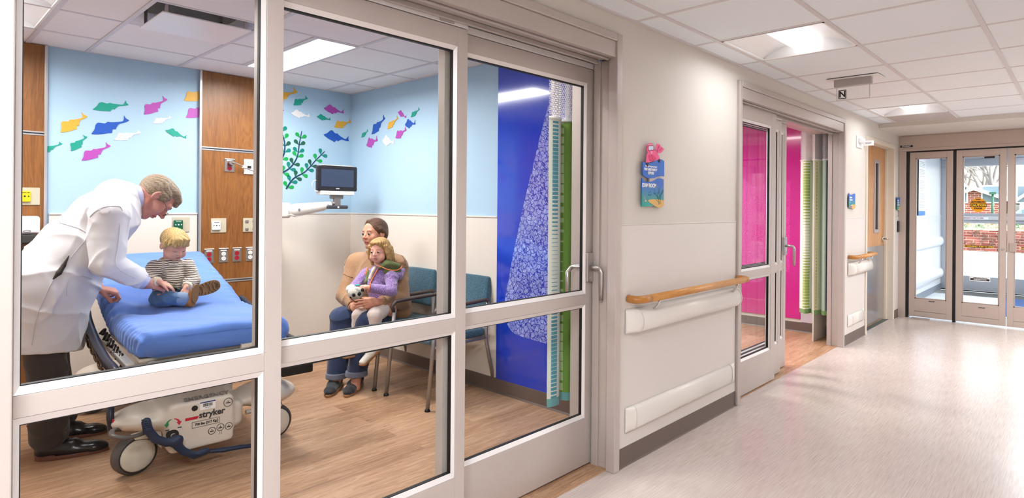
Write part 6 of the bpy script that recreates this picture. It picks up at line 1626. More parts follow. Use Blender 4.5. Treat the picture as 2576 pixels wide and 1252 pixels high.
# right hand pinching the card, left hand resting on the sheet as a loose fist
hand(b, wr_n, (.92, .05, -.28), (.1, .6, -.75), (.3, .35, .9), 1.02, ((.9, 1.0, .5), (1.0, 1.1, .6), (1.1, 1.1, .6), (1.1, 1.1, .6)), (.35, .5, .6))
hand(b, wr_f, (.88, -.12, -.30), (-.3, .25, -.9), (.1, -.95, .1), 1.05, ((.75, 1.1, .7), (.85, 1.2, .7), (.9, 1.2, .7), (.95, 1.2, .7)), (.15, .7, .4))
body = b.build('body', [SK_D, LIP_D], doc, .0036, paint=hd.paint)
hd.eyes(body, lids=1, brow=mat('grey_brow', '#8f7a68', .8), browt=.004)
HAIRD = m_hair('grey_blond_hair', '#5f4c3c', '#8f7963', '#b5a48f', sc=(150, 150, 150), rot=(0, math.radians(-25), 0), st=(.05, 1, .8))
b = Blob(.008); S_ = hd.s
b.ell(hd.P(0, -.026, .030), np.array([.083, .097, .088])*S_, hd.M); b.ell(hd.P(0, .018, .082), np.array([.066, .058, .034])*S_, hd.M, k=.02)
for x in (-1, 1): b.ell(hd.P(x*.068, .018, .020), np.array([.014, .026, .036])*S_, hd.M, k=.015)
b.ell(hd.P(0, .070, .070), np.array([.050, .022, .030])*S_, hd.M, k=.015); b.cone(hd.P(-.02, .085, .062), hd.P(.035, .088, .050), .012, .010, k=.012)
b.ell(hd.P(0, .098, -.02), np.array([.060, .060, .074])*S_, hd.M, k=.008, op='s')
b.cone(hd.P(-.12, .045, -.060), hd.P(.12, .045, -.060), .058*S_, k=.01, op='s'); b.cone(hd.P(-.12, -.005, -.075), hd.P(.12, -.005, -.075), .050*S_, k=.01, op='s')
b.plane(hd.P(0, -.06, -.075), hd.M@np.array([0, -.2, -1]))
b.post = strands(hd, .0016, 24, 'front'); b.build('hair', HAIRD, body, .003)
# wire glasses low on the nose
gl = MB()
for x in (-1, 1):
    cc = hd.P(x*.032, .104, -.016); gl.tube([cc+hd.M@np.array([.021*math.cos(t*PI/9), .003*math.sin(t), .015*math.sin(t*PI/9)])*S_ for t in range(18)], .0012, 6, closed=True)
    gl.tube([hd.P(x*.052, .102, -.012), hd.P(x*.066, .065, .002), hd.P(x*.074, .02, .008)], .0011, 6)
gl.tube([hd.P(-.011, .105, -.012), hd.P(0, .112, -.010), hd.P(.011, .105, -.012)], .0011, 6); gl.build('glasses', mat('gun_metal', '#4a4744', .3, .8), doc)
# lab coat
spine = nrm(chest-pelv); nrm_in = nrm(np.cross(spine, (0, 1, 0)))
b = Blob(.06)
b.cone(A(308, 510, YD), A(262, 548, YD), .100, .175, flat=(nrm_in, .84)); b.cone(A(262, 550, YD), A(190, 628, YD), .190, .190, flat=(nrm_in, .80)); b.cone(A(190, 628, YD), A(118, 715, YD), .190, .205, flat=(nrm_in, .84))
b.cone(A(205, 650, YD), A(190, 705, YD), .115, .105, k=.08)
b.cone(A(112, 730, YD), A(90, 905, YD), .205, .185, k=.06)
b.cone(A(170, 740, YD-.04), A(118, 900, YD-.04), .10, .085, k=.06)
for S3, dy in ((sh_n, -1), (sh_f, 1)): b.ell(S3+np.array([-.01, -dy*.03, 0]), (.09, .08, .09), k=.05)
hem0 = A(105, 879, YD)
b.plane(hem0, (-.10, 0, -1), k=.003)
b.post = folds(.011, 21, 26); coat = b.build('coat', COAT, doc, .006); CB = b
b = Blob(.02); b.chain([sh_n+[0, -.01, 0], sh_n*.55+el_n*.45+[0, 0, 0], el_n, el_n*.5+wr_n*.5, A(357, 708, 3.995)], [.098, .090, .075, .062, .050], k=.03)
fn = nrm(A(357, 708, 3.995)-el_n); b.plane(A(357, 708, 3.995), fn, k=.002); b.post = folds(.010, 33, 44); b.build('coat_sleeve', COAT, coat, .005); SB_ = b
b = Blob(.02); b.chain([sh_f, el_f, A(234, 714, 4.275)], [.09, .07, .046], k=.03); b.plane(A(236, 716, 4.27), nrm(wr_f-el_f), k=.002); b.post = folds(.008, 35, 44); b.build('coat_sleeve', COAT, coat, .006)
b = Blob(.01); b.cone(A(354, 707, 3.993), A(366, 711, 3.998), .041, .038); b.plane(A(367, 711, 3.998), fn, k=.002); b.build('shirt_cuff', LAV, doc, .004)
# shirt collar and coat collar round the neck
def ringtube(c, ax, r, rr, m, name, par, a0=0, a1=360, ell=1.0, n=28):
    ax = nrm(ax); u = nrm(np.cross(ax, (0, 1, 0))); v = np.cross(ax, u)
    pts = [c+u*r*math.cos(math.radians(t))*ell+v*r*math.sin(math.radians(t)) for t in np.linspace(a0, a1, n)]
    return MB().tube(pts, rr, 8).build(name, m, par)
na = nrm(hd.P(0, -.03, -.06)-neckb)
b = Blob(.01); c0 = neckb+na*.048; b.cone(c0-na*.05, c0+na*.024, .088, .076); b.cone(c0-na*.02, c0+na*.08, .064, .064, k=.006, op='s'); b.plane(c0+na*.030, na); b.build('shirt_collar', LAV, doc, .004)
b = Blob(.012); c1 = neckb+na*.022; b.cone(c1-na*.05, c1+na*.020, .118, .092); b.cone(c1, c1+na*.09, .078, .078, k=.006, op='s'); b.plane(c1+na*.026, na); b.post = folds(.002, 9, 60); b.build('coat_collar', COAT, coat, .004)
SEAMW = mat('coat_seam', '#dbd7dd', .8)
for pth in (((224, 592), (205, 615), (180, 645), (135, 702), (112, 750), (92, 800), (80, 868)), ((150, 560), (200, 575), (224, 590))): seam(CB, pth, .0018, SEAMW, 'seam', coat)
seam(SB_, ((226, 545), (245, 528), (270, 519), (300, 519), (308, 530)), .0016, SEAMW, 'seam', coat); seam(SB_, ((303, 560), (296, 620), (292, 668), (340, 700)), .0014, SEAMW, 'seam', coat)
seam(CB, ((168, 745), (172, 705), (200, 694), (232, 702)), .0014, SEAMW, 'pocket_edge', coat)
b = Blob(.004); q = [surf(CB, *a)[0] for a in ((134, 702), (148, 686), (160, 668), (174, 642))]; b.chain(q, [.004, .013, .010, .002]); b.build('coat_vent', TROU, coat, .003)
b = Blob(.02); b.chain([A(185, 745, 4.40), A(200, 800, 4.42), A(206, 862, 4.42)], [.07, .045, .008], flat=((0, 1, 0), .35)); b.build('coat_flap', COAT, coat, .005)
# trousers and shoes
b = Blob(.04); b.chain([pelv+[0, -.07, -.06], kn_n+[0, 0, .06], an_n+[0, .0, .02]], [.095, .088, .082], k=.05); b.plane(an_n+[0, 0, -.055], (.12, 0, -1), k=.003); b.post = folds(.008, 51, 30); b.build('trouser_leg', TROU, doc, .006)
b = Blob(.04); b.chain([pelv+[0, .07, -.06], kn_f+[0, 0, .06], an_f+[0, 0, .02]], [.095, .088, .080], k=.05); b.plane(an_f+[0, 0, -.05], (.12, 0, -1), k=.003); b.post = folds(.008, 52, 30); b.build('trouser_leg', TROU, doc, .006)
for hx, tx, w in (((92, 1162), (279, 1136), .105), ((112, 1112), (275, 1092), .10)):
    h_, t_ = ground(*hx), ground(*tx); h_[1] += .045; t_[1] += .045; h_[2] = t_[2] = .0
    o = shoe(doc, h_, t_, w, .085, LEATH, SOLEB, 'shoe')
    d_ = nrm(t_-h_); MB().prism([h_+np.array([0, -w*.42, 0]), h_+d_*.075+np.array([0, -w*.45, 0]), h_+d_*.075+np.array([0, w*.45, 0]), h_+np.array([0, w*.42, 0])], (0, 0, .024)).build('heel', SOLEB, o, bevel=.004)
    lc = MB(); L_ = np.linalg.norm(t_-h_)
    for q in range(4): 
        c_ = h_+d_*L_*(.40+.055*q)+np.array([0, 0, .098-.010*q]); lc.tube([c_+np.array([-.006, -.026, -.014]), c_+np.array([0, 0, .002]), c_+np.array([.006, .026, -.014])], .0022, 5)
    lc.build('laces', LEATH, o)
# card in the doctor's fingers
cd = thing('picture_card', 'thin dark green patterned card held between the doctor and the toddler', 'card', A(428, 719, 4.0))
k = NT('card_print'); v = k.coord(scale=(60, 60, 60)); f_ = k.noise(v, 1.5, 3); k.col(k.ramp(f_, [(.4, '#16231c'), (.52, '#48603a'), (.62, '#a08a40'), (.7, '#2f4a5a')], 'CONSTANT')); k.b.inputs['Roughness'].default_value = .3
p0, p1 = A(398, 706, 3.985), A(455, 731, 4.0); d_ = nrm(p1-p0); s_ = nrm(np.array([.18, .98, .10])); s_ = nrm(s_-d_*(s_@d_)); n_ = np.cross(d_, s_)
MB().prism([p0-s_*.0, p1-s_*.0, p1+s_*.06, p0+s_*.06], n_*.0035).build('card', k.m, cd, bevel=.001)
# ------------------------------------------------------------------ toddler sitting on the stretcher
tod = thing('person', 'blond toddler in a striped jersey, jeans and tan boots sitting on the blue sheet', 'person', (1.11, 4.2, .74))
YT = 4.11
hd = Head(A(438, 616, YT), nrm((.22, -.84, -.50)), nrm((.10, -.45, .88)), .80, 'child')
b = Blob(.02); hd.skin(b); nb = A(428, 662, YT+.035); ch = A(430, 692, YT+.03); pv = A(430, 742, YT+.04)
b.chain([hd.P(0, -.03, -.04), nb, ch, pv], [.036, .034, .05, .06], k=.02)
sl_, el_, wl_ = A(392, 673, YT+.01), A(368, 708, YT-.05), A(402, 709, YT-.13)     # arm at the left of the picture
sr_, er_, wr_ = A(470, 669, YT+.02), A(484, 704, YT-.03), A(468, 722, YT-.10)
b.chain([sl_, el_, wl_], [.026, .022, .017], k=.015); b.chain([sr_, er_, wr_], [.026, .022, .017], k=.015)
hand(b, wl_, (.85, -.2, -.45), (.1, .3, -.9), (.2, -.9, -.1), .56, ((.2, .3, .3), (.25, .3, .3), (.3, .35, .3), (.35, .4, .3)), (.5, .2, .3))
hand(b, wr_, (-.12, -.45, -.88), (-.5, .7, -.2), (-.9, -.2, .1), .56, ((.15, .3, .3), (.5, .6, .4), (.6, .7, .4), (.7, .7, .4)), (.5, .3, .4))
kL, aL = A(425, 750, YT-.12), A(461, 752, YT-.15); kR, aR = A(450, 742, YT-.03), A(470, 740, YT-.04)
b.chain([pv, kL, aL], [.05, .036, .026], k=.02); b.chain([pv, kR, aR], [.05, .036, .026], k=.02)
body = b.build('body', [SK_C, LIP_C], tod, .0028, paint=hd.paint); BROWC = mat('fair_brow', '#b98f68', .8)
hd.eyes(body, lids=1, brow=BROWC, browt=.0022)
HAIRT = m_hair('toddler_blond_hair', '#a8814a', '#cfab6c', '#ecd49c', sc=(150, 150, 150), st=(1, .5, .06))
def child_hair(hd, m, root, length=0, bang=.0):
    b = Blob(.010); S_ = hd.s
    b.ell(hd.P(0, -.020, .036), np.array([.084, .099, .088])*S_, hd.M); b.ell(hd.P(0, .035, .080), np.array([.060, .050, .028])*S_, hd.M, k=.02)
    for i in range(9 if not length else 0):      # fringe locks
        t = (i-4)/4; b.cone(hd.P(t*.050, .070-.018*t*t, .088-.012*abs(t)), hd.P(t*.066+.012, .094-.040*t*t, .046+bang-.010*math.sin(i*2.3)-.012*t*t), .013*S_, .006*S_, k=.008)
    for x in (-1, 1): b.chain([hd.P(x*.078, .02, .045), hd.P(x*.084, .022, .006), hd.P(x*.081, .016, -.012)], [.014*S_, .010*S_, .004*S_], k=.01)
    b.ell(hd.P(0, .098, -.040+(.034 if length else 0)), np.array([.064, .056, .080])*S_, hd.M, k=.006, op='s')
    b.cone(hd.P(-.12, .01, -.062), hd.P(.12, .01, -.062), .046*S_, k=.006, op='s')
    if length:
        R = random.Random(8)
        for i in range(26):
            a = PI*(i/25)*1.25-PI*.125; x, y = .082*math.cos(a), -.03-.075*math.sin(a); w_ = .010
            p = [hd.P(x, y, .02), hd.P(x*1.12+R.uniform(-w_, w_), y*1.05+R.uniform(-w_, w_), -.04), hd.P(x*1.20+R.uniform(-.014, .014), y*1.1+R.uniform(-.014, .014), -.085), hd.P(x*1.15+R.uniform(-.02, .02), y+R.uniform(-.014, .02), -.085-length*R.uniform(.4, 1))]
            b.chain([Vector(q) for q in smooth([tuple(q) for q in p], 3, False)], list(np.linspace(.021, .006, 10)*S_), k=.008)
        for x in (1, -1): b.chain([hd.P(x*.074, .048, .05), hd.P(x*.086, .035, -.01), hd.P(x*.088, .02, -.06), hd.P(x*.078, .012, -.10)], [.010*S_, .013*S_, .014*S_, .007*S_], k=.010)
    else: b.plane(hd.P(0, -.06, -.070), hd.M@np.array([0, -.25, -1]))
    b.post = strands(hd, .0016, 22); return b.build('hair', m, root, .0028)
child_hair(hd, HAIRT, body)
b = Blob(.025)
b.chain([A(430, 668, YT+.03), ch+[0, 0, -.01], A(429, 735, YT+.035)], [.060, .082, .090], k=.02)
b.ell(sl_, (.045, .045, .045), k=.03); b.ell(sr_, (.045, .045, .045), k=.03)
b.ell(hd.P(0, -.01, -.07), (.042, .042, .05), k=.006, op='s')
b.plane(A(430, 752, YT), (0, 0, -1)); b.post = folds(.006, 61, 60); jer = b.build('jersey', STRIPE, tod, .004); JB = b
for a_, e_, w_ in ((sl_, el_, wl_), (sr_, er_, wr_)):
    b = Blob(.012); q = e_*.25+w_*.75; b.chain([a_, e_, q], [.046, .042, .032], k=.02); b.plane(q, nrm(w_-e_), k=.002); b.post = folds(.005, 63, 90); b.build('jersey_sleeve', STRIPE, jer, .003)
    ax = nrm(w_-e_); b = Blob(.006); b.cone(q-ax*.01, q+ax*.02, .029, .026); b.plane(q+ax*.017, ax, k=.003); b.plane(q-ax*.004, -ax, k=.003); b.build('cuff', CREAMK, tod, .003)
b = Blob(.008); b.chain([A(431, 734, YT+.03), A(431, 744, YT+.035)], [.083, .080], flat=((0, 0, 1), .35)); b.build('waistband', CREAMK, tod, .004)
c_ = nb*.75+hd.P(0, -.03, -.06)*.25+[0, -.012, -.004]; MB().tube([c_+np.array([.052*math.cos(t), .046*math.sin(t), .020*math.sin(t)]) for t in np.linspace(0, 2*PI, 24)[:-1]], .0075, 8, closed=True).build('neckband', CREAMK, tod)
b = Blob(.02); b.chain([pv+[0, 0, -.005], A(402, 750, YT-.05), kL, aL-nrm(aL-kL)*.012], [.070, .052, .043, .037], k=.02); b.chain([pv, A(440, 742, YT-.02), kR, aR-nrm(aR-kR)*.01], [.07, .05, .040, .036], k=.02); b.post = folds(.005, 71, 80); b.build('jeans', JEANB, tod, .004)
b = Blob(.004); b.cone(aL-nrm(aL-kL)*.016, aL+nrm(aL-kL)*.008, .040, .039); b.build('jeans_cuff', mat('pale_denim', '#7b90ae', .9), tod, .003)
def boot(ank, toe_dir, sole_dir, L, nm):
    """small laced boot: ankle point, direction the toe points, direction the sole faces"""
    t = nrm(toe_dir); s_ = np.array(sole_dir, float); s_ = nrm(s_-t*(s_@t)); x = np.cross(t, s_); P = lambda a, c, e=0: ank+t*a+s_*c+x*e
    k_ = L/.125; P = lambda a, c, e=0: ank+t*a*k_+s_*c*k_+x*e*k_; L = .125
    b = Blob(.012); b.cone(P(0, -.02), P(0, .03), .033*k_, .031*k_); b.cone(P(-.005, .035), P(L*.62, .038), .029*k_, .028*k_, flat=(s_, .8)); b.cone(P(L*.3, .028), P(L*.65, .038), .025*k_, .024*k_); b.plane(P(0, .054), s_); b.build('boot', BOOTM, tod, .003)
    bt = [o for o in tod.children if o.name.startswith('boot')][-1]
    ol = [P(.028*L/.14+L*.36+math.copysign(abs(math.cos(a))**.8, math.cos(a))*(L*.5+.010), .054, math.copysign(abs(math.sin(a))**.85, math.sin(a))*.034*(1+.12*math.cos(a))) for a in np.linspace(0, 2*PI, 33)[:-1]]
    MB().prism(ol, s_*.009).build('sole', BOOTS, bt, bevel=.002)
    tr = MB()
    for i in range(20):
        a = 2*PI*i/20; e0 = P(.028*L/.14+L*.36+math.cos(a)*(L*.5+.006), .0635, math.sin(a)*.031*(1+.12*math.cos(a))); e1 = P(.028*L/.14+L*.36+math.cos(a)*(L*.5-.010), .0635, math.sin(a)*.019*(1+.12*math.cos(a))); tr.tube([e0, e1], .0022, 5)
    for q in (.15, .30, .62, .78, .92): tr.tube([P(L*q, .0635, -.018), P(L*(q+.03), .0635, 0), P(L*q, .0635, .018)], .0022, 5)
    tr.build('sole_tread', mat('tread_dark', '#5d4025', .8), bt)
boot(aL+[.018, -.010, -.022], (.12, .12, .98), (.55, -.83, .05), .092, 'near')
boot(aR+[.010, .02, .004], (.95, .25, .22), (.24, -.95, .12), .142, 'far')
# ------------------------------------------------------------------ mother in the guest chair
mom = thing('person', 'brown-haired woman in a tan sweater and cuffed jeans seated holding the girl', 'person', (2.6, 4.15, 0))
hd = Head(DP(941, 587, 4.60), nrm((-.985, -.24, -.02)), nrm((-.04, .03, 1)), .98, 'woman')
b = Blob(.03); hd.skin(b)
pv = DP(985, 795, 4.74); ch = DP(948, 695, 4.64); uc = DP(948, 662, 4.64); nb = DP(953, 640, 4.64)
b.chain([hd.P(0, -.028, -.04), nb, uc], [.050, .052, .075], k=.03); b.chain([uc, ch, pv], [.10, .11, .12], k=.05)
sF, sN = DP(902, 668, 4.68), DP(996, 672, 4.58)
eF, eN = DP(874, 742, 4.56), DP(1006, 752, 4.48); wF, wN = DP(892, 775, 4.34), DP(948, 760, 4.26)
b.chain([sF, eF, wF], [.045, .038, .027], k=.03); b.chain([sN, eN, wN], [.045, .038, .027], k=.03)
kF, kN = DP(862, 800, 4.40), DP(925, 812, 4.28); aF, aN = DP(847, 945, 4.36), DP(897, 940, 4.32)
b.chain([pv, kF, aF], [.09, .055, .036], k=.03); b.chain([pv, kN, aN], [.09, .055, .036], k=.03)
fT = {}
for nm, an, toe in (('F', aF, (828, 985)), ('N', aN, (872, 985))): b.chain([an, np.array([an[0]-.02, an[1]-.02, .03]), ground(*toe)+[0, 0, .03]], [.036, .034, .022], k=.02)
camr = nrm(np.array(R2)); camf = np.array(_F)
hand(b, wN, -camr*.93-camf*.1+np.array([0, 0, -.10]), camf*.8-np.array([0, 0, .3]), np.array([0, 0, 1.]), .98, ((.15, .2, .15), (.18, .22, .2), (.2, .25, .2), (.25, .3, .2)), (.35, .2, .2))
hand(b, wF, camr*.93-camf*.15+np.array([0, 0, .08]), camf*.6+np.array([0, 0, .5]), np.array([0, 0, 1.]), .98, ((.35, .4, .3), (.35, .45, .3), (.4, .5, .3), (.45, .5, .3)), (.5, .2, .2))
body = b.build('body', [SK_M, LIP_M], mom, .0035, paint=hd.paint)
hd.eyes(body, gaze=(-.15, 1, .0), brow=mat('brown_brow', '#5a3d2c', .8), browt=.0026)
HAIRM = m_hair('brown_hair', '#351f14', '#573826', '#7b563c', sc=(170, 170, 170), st=(.4, .06, 1))
b = Blob(.010); S_ = hd.s
b.ell(hd.P(0, -.024, .036), np.array([.083, .100, .087])*S_, hd.M); b.ell(hd.P(0, -.085, -.015), np.array([.050, .040, .055])*S_, hd.M, k=.03)
for x in (-1, 1): b.cone(hd.P(x*.012, .045, .100), hd.P(x*.075, .010, .035), .012*S_, .016*S_, k=.015); b.cone(hd.P(x*.076, .0, .03), hd.P(x*.070, -.05, -.01), .015*S_, .02*S_, k=.02)
b.ell(hd.P(0, .100, -.018), np.array([.068, .060, .088])*S_, hd.M, k=.006, op='s'); b.cone(hd.P(-.12, .015, -.068), hd.P(.12, .015, -.068), .055*S_, k=.006, op='s')
b.plane(hd.P(0, -.06, -.085), hd.M@np.array([0, -.15, -1])); b.post = strands(hd, .0004, 34, 'front'); b.build('hair', HAIRM, body, .003)
# sweater
b = Blob(.05)
fl_ = nrm(hd.M[:, 1])
b.chain([DP(950, 655, 4.64), DP(947, 700, 4.62), DP(965, 770, 4.68)], [.115, .150, .165], k=.05)
b.cone(sF, sN, .085, .085, k=.05); b.cone(nb+[0, 0, -.03], sF, .06, .080, k=.05); b.cone(nb+[0, 0, -.03], sN, .06, .080, k=.05); b.cone(DP(985, 775, 4.66), DP(1000, 778, 4.64), .12, .12, k=.05)
for nm, a_, e_, w_ in (('F', sF, eF, wF), ('N', sN, eN, wN)):
    q = e_*.25+w_*.75; b.chain([a_, a_*.5+e_*.5, e_, e_*.5+q*.5, q], [.085, .082, .078, .062, .036], k=.035 if nm == 'N' else .05)
b.ell(hd.P(0, .0, -.13), (.066, .066, .045), k=.008, op='s'); b.plane(DP(960, 805, 4.6), (.2, 0, -1)); b.post = folds(.009, 82, 28); sw = b.build('sweater', SWEAT, mom, .005); SWB = b
seam(SWB, ((857, 686), (866, 690), (877, 695), (888, 698)), .0016, SEAMB, 'armhole_seam', sw); seam(SWB, ((1012, 676), (1018, 674), (1026, 672)), .0016, SEAMB, 'armhole_seam', sw)
for q_, e_ in ((wN, eN), (wF, eF)):
    ax = nrm(q_-e_); c_ = e_*.22+q_*.78; u_ = nrm(np.cross(ax, (0, 0, 1))); v_ = np.cross(ax, u_); MB().tube([c_+(u_*math.cos(t)+v_*math.sin(t))*.036 for t in np.linspace(0, 2*PI, 18)[:-1]], .008, 8, closed=True).build('sleeve_cuff', SWEAT, sw)
seam(SWB, ((905, 623), (888, 632), (874, 648), (866, 668)), .0015, SEAMB, 'shoulder_seam', sw); seam(SWB, ((990, 622), (1006, 635), (1016, 652), (1022, 668)), .0015, SEAMB, 'shoulder_seam', sw)
c_ = nb+np.array([-.012, -.006, .020]); MB().tube([c_+np.array([.070*math.cos(t), .070*math.sin(t), .012*math.cos(t)]) for t in np.linspace(0, 2*PI, 28)[:-1]], .011, 8, closed=True).build('neckband', SWEAT, sw)
# jeans, cuffs and shoes
b = Blob(.04); b.chain([pv+[0, .05, -.02], kF, kF*.5+aF*.5, aF+[0, 0, .02]], [.125, .088, .080, .072], k=.04); b.chain([pv+[0, -.03, -.02], kN, kN*.5+aN*.5, aN+[0, 0, .02]], [.125, .088, .080, .070], k=.04)
b.plane((0, 0, .095), (0, 0, -1)); b.post = folds(.007, 91, 34); b.build('jeans', JEAN, mom, .005)
for an in (aF, aN): b = Blob(.006); b.cone(an+[0, 0, .028], an+[0, 0, -.012], .076, .078, flat=None); b.plane(an+[0, 0, .028], (0, 0, 1), k=.006); b.plane(an+[0, 0, -.014], (0, 0, -1), k=.006); b.build('jeans_cuff', JEANC, mom, .004)
for h_, t_ in (((852, 962), (824, 1001)), ((905, 962), (870, 1001))):
    H_, T_ = ground(*h_), ground(*t_); shoe(mom, H_, T_, .095, .062, SHOEK, GUM, 'slip_on_shoe')
MB().tube([DP(924.5+2.6*math.cos(a), 770.5+2.6*math.sin(a), 4.18) for a in np.linspace(0, 2*PI, 12)[:-1]], .0012, 5, closed=True).build('ring', CHROME, mom) if False else None

# ------------------------------------------------------------------ girl on her lap
gl_ = thing('person', 'small blond girl in a purple fleece jacket and cream tights on the lap', 'person', (2.42, 4.02, .6))
hd = Head(DP(955, 631, 4.40), nrm((-.94, -.56, -.08)), nrm((-.12, -.04, 1)), .82, 'child')
b = Blob(.02); hd.skin(b); nb = DP(956, 668, 4.41); ch = DP(948, 705, 4.42); pv = DP(963, 768, 4.42)
b.chain([hd.P(0, -.03, -.04), nb, ch, pv], [.036, .036, .06, .065], k=.02)
sF, sN = DP(922, 690, 4.46), DP(985, 698, 4.36); eF, eN = DP(900, 715, 4.40), DP(985, 732, 4.28); wF, wN = DP(884, 728, 4.30), DP(922, 722, 4.22)
b.chain([sF, eF, wF], [.026, .022, .017], k=.015); b.chain([sN, eN, wN], [.026, .022, .017], k=.015)
hand(b, wN, -camr*.85+np.array([0, 0, -.35]), camf*.7-np.array([0, 0, .2]), -camr*.2+np.array([0, 0, 1]), .60, ((.3, .5, .3), (.35, .5, .3), (.4, .6, .3), (.4, .6, .3)), (.4, .3, .3))
hand(b, wF, np.array([0, 0, -1])-camr*.15, camr*.8+camf*.1, camf*-.9, .56, ((.3, .5, .4), (.35, .5, .4), (.4, .5, .4), (.4, .5, .4)), (.4, .3, .3))
kF, kN = DP(903, 792, 4.28), DP(944, 792, 4.24); aF, aN = DP(893, 872, 4.30), DP(938, 868, 4.26)
b.chain([pv, kF, aF], [.05, .036, .026], k=.02); b.chain([pv, kN, aN], [.05, .036, .026], k=.02)
body = b.build('body', [SK_C, LIP_C], gl_, .003, paint=hd.paint); hd.eyes(body, gaze=(.1, 1, 0), brow=BROWC, browt=.0018)
HAIRG = m_hair('girl_blond_hair', '#8a6538', '#b98f57', '#dcb980', sc=(130, 130, 130), st=(1, 1, .06)); child_hair(hd, HAIRG, body, .045, .030)
b = Blob(.02); b.chain([DP(955, 684, 4.42), DP(950, 715, 4.42), DP(960, 755, 4.42)], [.070, .085, .085], k=.02); b.ell(sF, (.045,)*3, k=.03); b.ell(sN, (.05,)*3, k=.03)
b.ell(hd.P(0, .0, -.075), (.048, .048, .055), k=.006, op='s'); b.plane(DP(955, 765, 4.4), (0, 0, -1)); b.post = folds(.004, 95, 60); jk = b.build('fleece_jacket', FLEECE, gl_, .004); JK = b
for a_, e_, w_ in ((sF, eF, wF), (sN, eN, wN)):
    q = e_*.12+w_*.88; b = Blob(.012); b.chain([a_, e_, q], [.046, .042, .034], k=.02); b.plane(q, nrm(w_-e_), k=.002); b.post = folds(.005, 96, 70); b.build('fleece_sleeve', FLEECE, jk, .004)
    u_ = nrm(np.cross(w_-e_, (0, 0, 1))); v_ = nrm(np.cross(w_-e_, u_)); MB().tube([q+(u_*math.cos(t)+v_*math.sin(t))*.032 for t in np.linspace(0, 2*PI, 16)[:-1]], .004, 6, closed=True).build('cuff_piping', ORANGE, jk)
# hood lining, front placket
b = Blob(.02); b.chain([DP(957, 672, 4.36), DP(975, 664, 4.37), DP(996, 668, 4.42), DP(1004, 680, 4.46)], [.022, .036, .034, .02], k=.02, flat=((0, 0, 1), .7)); b.chain([DP(975, 682, 4.38), DP(1000, 686, 4.43)], [.03, .03], k=.02); b.post = folds(.003, 97, 60)
hdo = b.build('hood_lining', OLIVE, gl_, .004)
b = Blob(.015); b.chain([DP(980, 692, 4.38), DP(1003, 692, 4.43), DP(1013, 680, 4.47)], [.03, .034, .02], k=.02); b.build('hood', FLEECE, gl_, .004)
MB().tube(smooth([tuple(DP(*q)) for q in ((950, 668, 4.325), (962, 672, 4.315), (976, 678, 4.315), (992, 680, 4.345), (1006, 676, 4.39), (1012, 668, 4.43))], 4, False), .0035, 6).build('hood_piping', ORANGE, gl_)
def tri(path, r, m, nm): return seam(JK, path, r, m, nm, jk, .002)
tri(((926, 668), (920, 690), (914, 712), (911, 724)), .0085, ORANGE, 'left_piping'); tri(((956, 668), (948, 682), (938, 700), (930, 716)), .005, ORANGE, 'right_piping')
tri(((932, 670), (927, 690), (921, 712)), .015, OLIVE, 'left_facing'); tri(((944, 672), (938, 684), (931, 702)), .012, CREAMK, 'inner_top'); tri(((925, 722), (940, 720), (950, 722)), .010, mat('charcoal_trim', '#3b3734', .9), 'pocket_trim')
b = Blob(.03); b.chain([DP(963, 765, 4.40), DP(945, 770, 4.32)], [.095, .075], k=.03, flat=((0, 0, 1), .7)); b.chain([DP(975, 770, 4.36), DP(984, 782, 4.34)], [.06, .04], k=.03); b.post = folds(.004, 98, 50); b.build('dress', DRESS, gl_, .004)
b = Blob(.015); b.chain([DP(950, 772, 4.36), kF, kF*.5+aF*.5, aF], [.05, .048, .038, .030], k=.02); b.chain([DP(968, 775, 4.34), kN, kN*.5+aN*.5, aN], [.055, .055, .042, .032], k=.02); b.post = folds(.003, 99, 70); b.build('tights', TIGHTS, gl_, .004)
for an, dx, dy in ((aN, -22, 28), (aF, -30, 8)):
    px, py = (938, 878) if an is aN else (905, 882); w_ = 4.24 if an is aN else 4.28
    h_ = DP(px+8, py+2, w_+.01); t_ = DP(px+dx, py+dy, w_-.05)
    d_ = nrm(t_-h_); b = Blob(.012); P = lambda a, c: h_+d_*a+np.array([0, 0, c]); b.cone(P(0, .018), P(.05, .014), .032, .030); b.cone(P(.05, .010), P(.115, -.004), .031, .027, flat=((0, 0, 1), .75)); b.cone(P(0, .02), P(.0, .045), .028, .028); o = b.build('shoe', SHOEW, gl_, .003)
    b = Blob(.006); b.cone(P(0, -.010), P(.115, -.020), .031, .028, flat=((0, 0, 1), .45)); b.build('sole', GUM, o, .003)
    MB().tube([P(.045, .018)+camr*-.034, P(.05, .045), P(.045, .018)+camr*.034], .005, 6).build('strap', SHOEW, o)
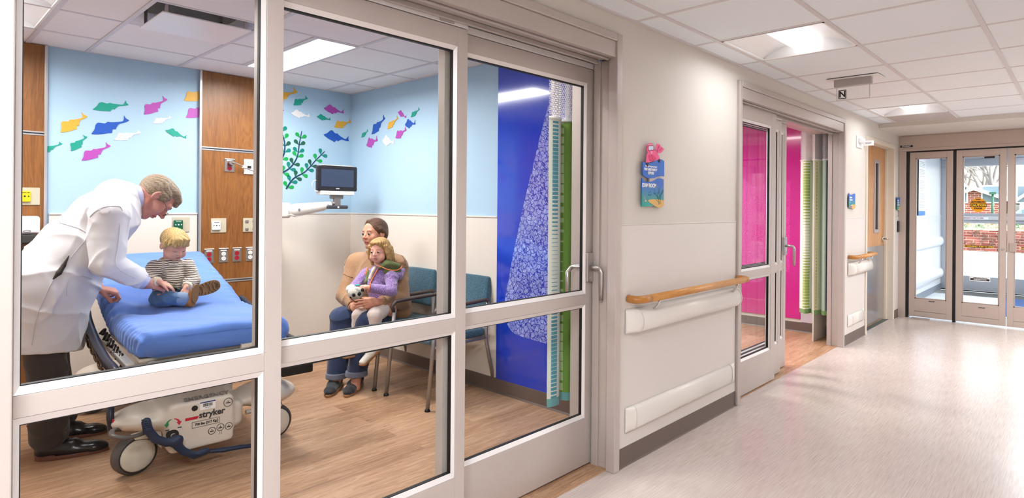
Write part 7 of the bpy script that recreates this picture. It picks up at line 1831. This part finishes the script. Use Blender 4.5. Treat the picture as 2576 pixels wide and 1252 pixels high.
# plush panda in her hands
pb = thing('plush_toy', 'small grey and white plush animal with black patches held by the girl', 'plush toy', DP(893, 745, 4.22))
PLW = NT('plush_grey'); f_ = PLW.noise(PLW.coord(scale=(220, 220, 220)), 1, 2, .7); PLW.col(PLW.ramp(f_, [(.35, '#a9a397'), (.6, '#e2ddd2')])); PLW.b.inputs['Roughness'].default_value = .95; PLW.bump(f_, .9, .005); PLW = PLW.m; PLK = mat('plush_black', '#28211f', .95)
b = Blob(.012); b.ell(DP(894, 737, 4.19), (.052, .05, .045)); b.ell(DP(902, 744, 4.165), (.022, .022, .018)); b.build('plush_head', PLW, pb, .003)
b = Blob(.012); b.ell(DP(884, 727, 4.22), (.038, .035, .034)); b.build('plush_body', mat('plush_white', '#e9e2e0', .95, bump=(220, .8)), pb, .003)
for px, py, w_, r in ((890, 742, 4.138, .012), (904, 739, 4.138, .013), (883, 747, 4.155, .009), (912, 729, 4.165, .012)): b = Blob(.01); b.ell(DP(px, py, w_), (r, r, r*1.1)); b.build('patch', PLK, pb, .003)
MB().tube([DP(893, 718, 4.16), DP(902, 716, 4.16), DP(905, 720, 4.16)], .006, 6).build('teal_tag', mat('teal_tag_cloth', '#3fb7b5', .8), pb)
# ------------------------------------------------------------------ world, view, render
W = bpy.data.worlds.new('world'); SC.world = W; W.use_nodes = True
bg = W.node_tree.nodes['Background']
sk = W.node_tree.nodes.new('ShaderNodeTexSky'); sk.sky_type = 'NISHITA'; sk.sun_elevation = math.radians(32); sk.sun_rotation = math.radians(200); sk.sun_disc = False
sk.dust_density = 3; sk.air_density = 1.2
hs = W.node_tree.nodes.new('ShaderNodeHueSaturation'); hs.inputs['Saturation'].default_value = .25
W.node_tree.links.new(sk.outputs[0], hs.inputs['Color']); W.node_tree.links.new(hs.outputs[0], bg.inputs[0]); bg.inputs[1].default_value = SKY
SC.view_settings.view_transform = 'Standard'; SC.view_settings.look = 'None'; SC.view_settings.exposure = EXPO; SC.view_settings.gamma = 1; SC.view_settings.use_curve_mapping = False
c = SC.cycles
c.max_bounces = 6; c.diffuse_bounces = 3; c.glossy_bounces = 3; c.transmission_bounces = 6; c.transparent_max_bounces = 20; c.use_adaptive_sampling = True; c.adaptive_threshold = .09; c.adaptive_min_samples = 20
c.caustics_reflective = False; c.caustics_refractive = False; c.sample_clamp_indirect = 6; c.use_denoising = True
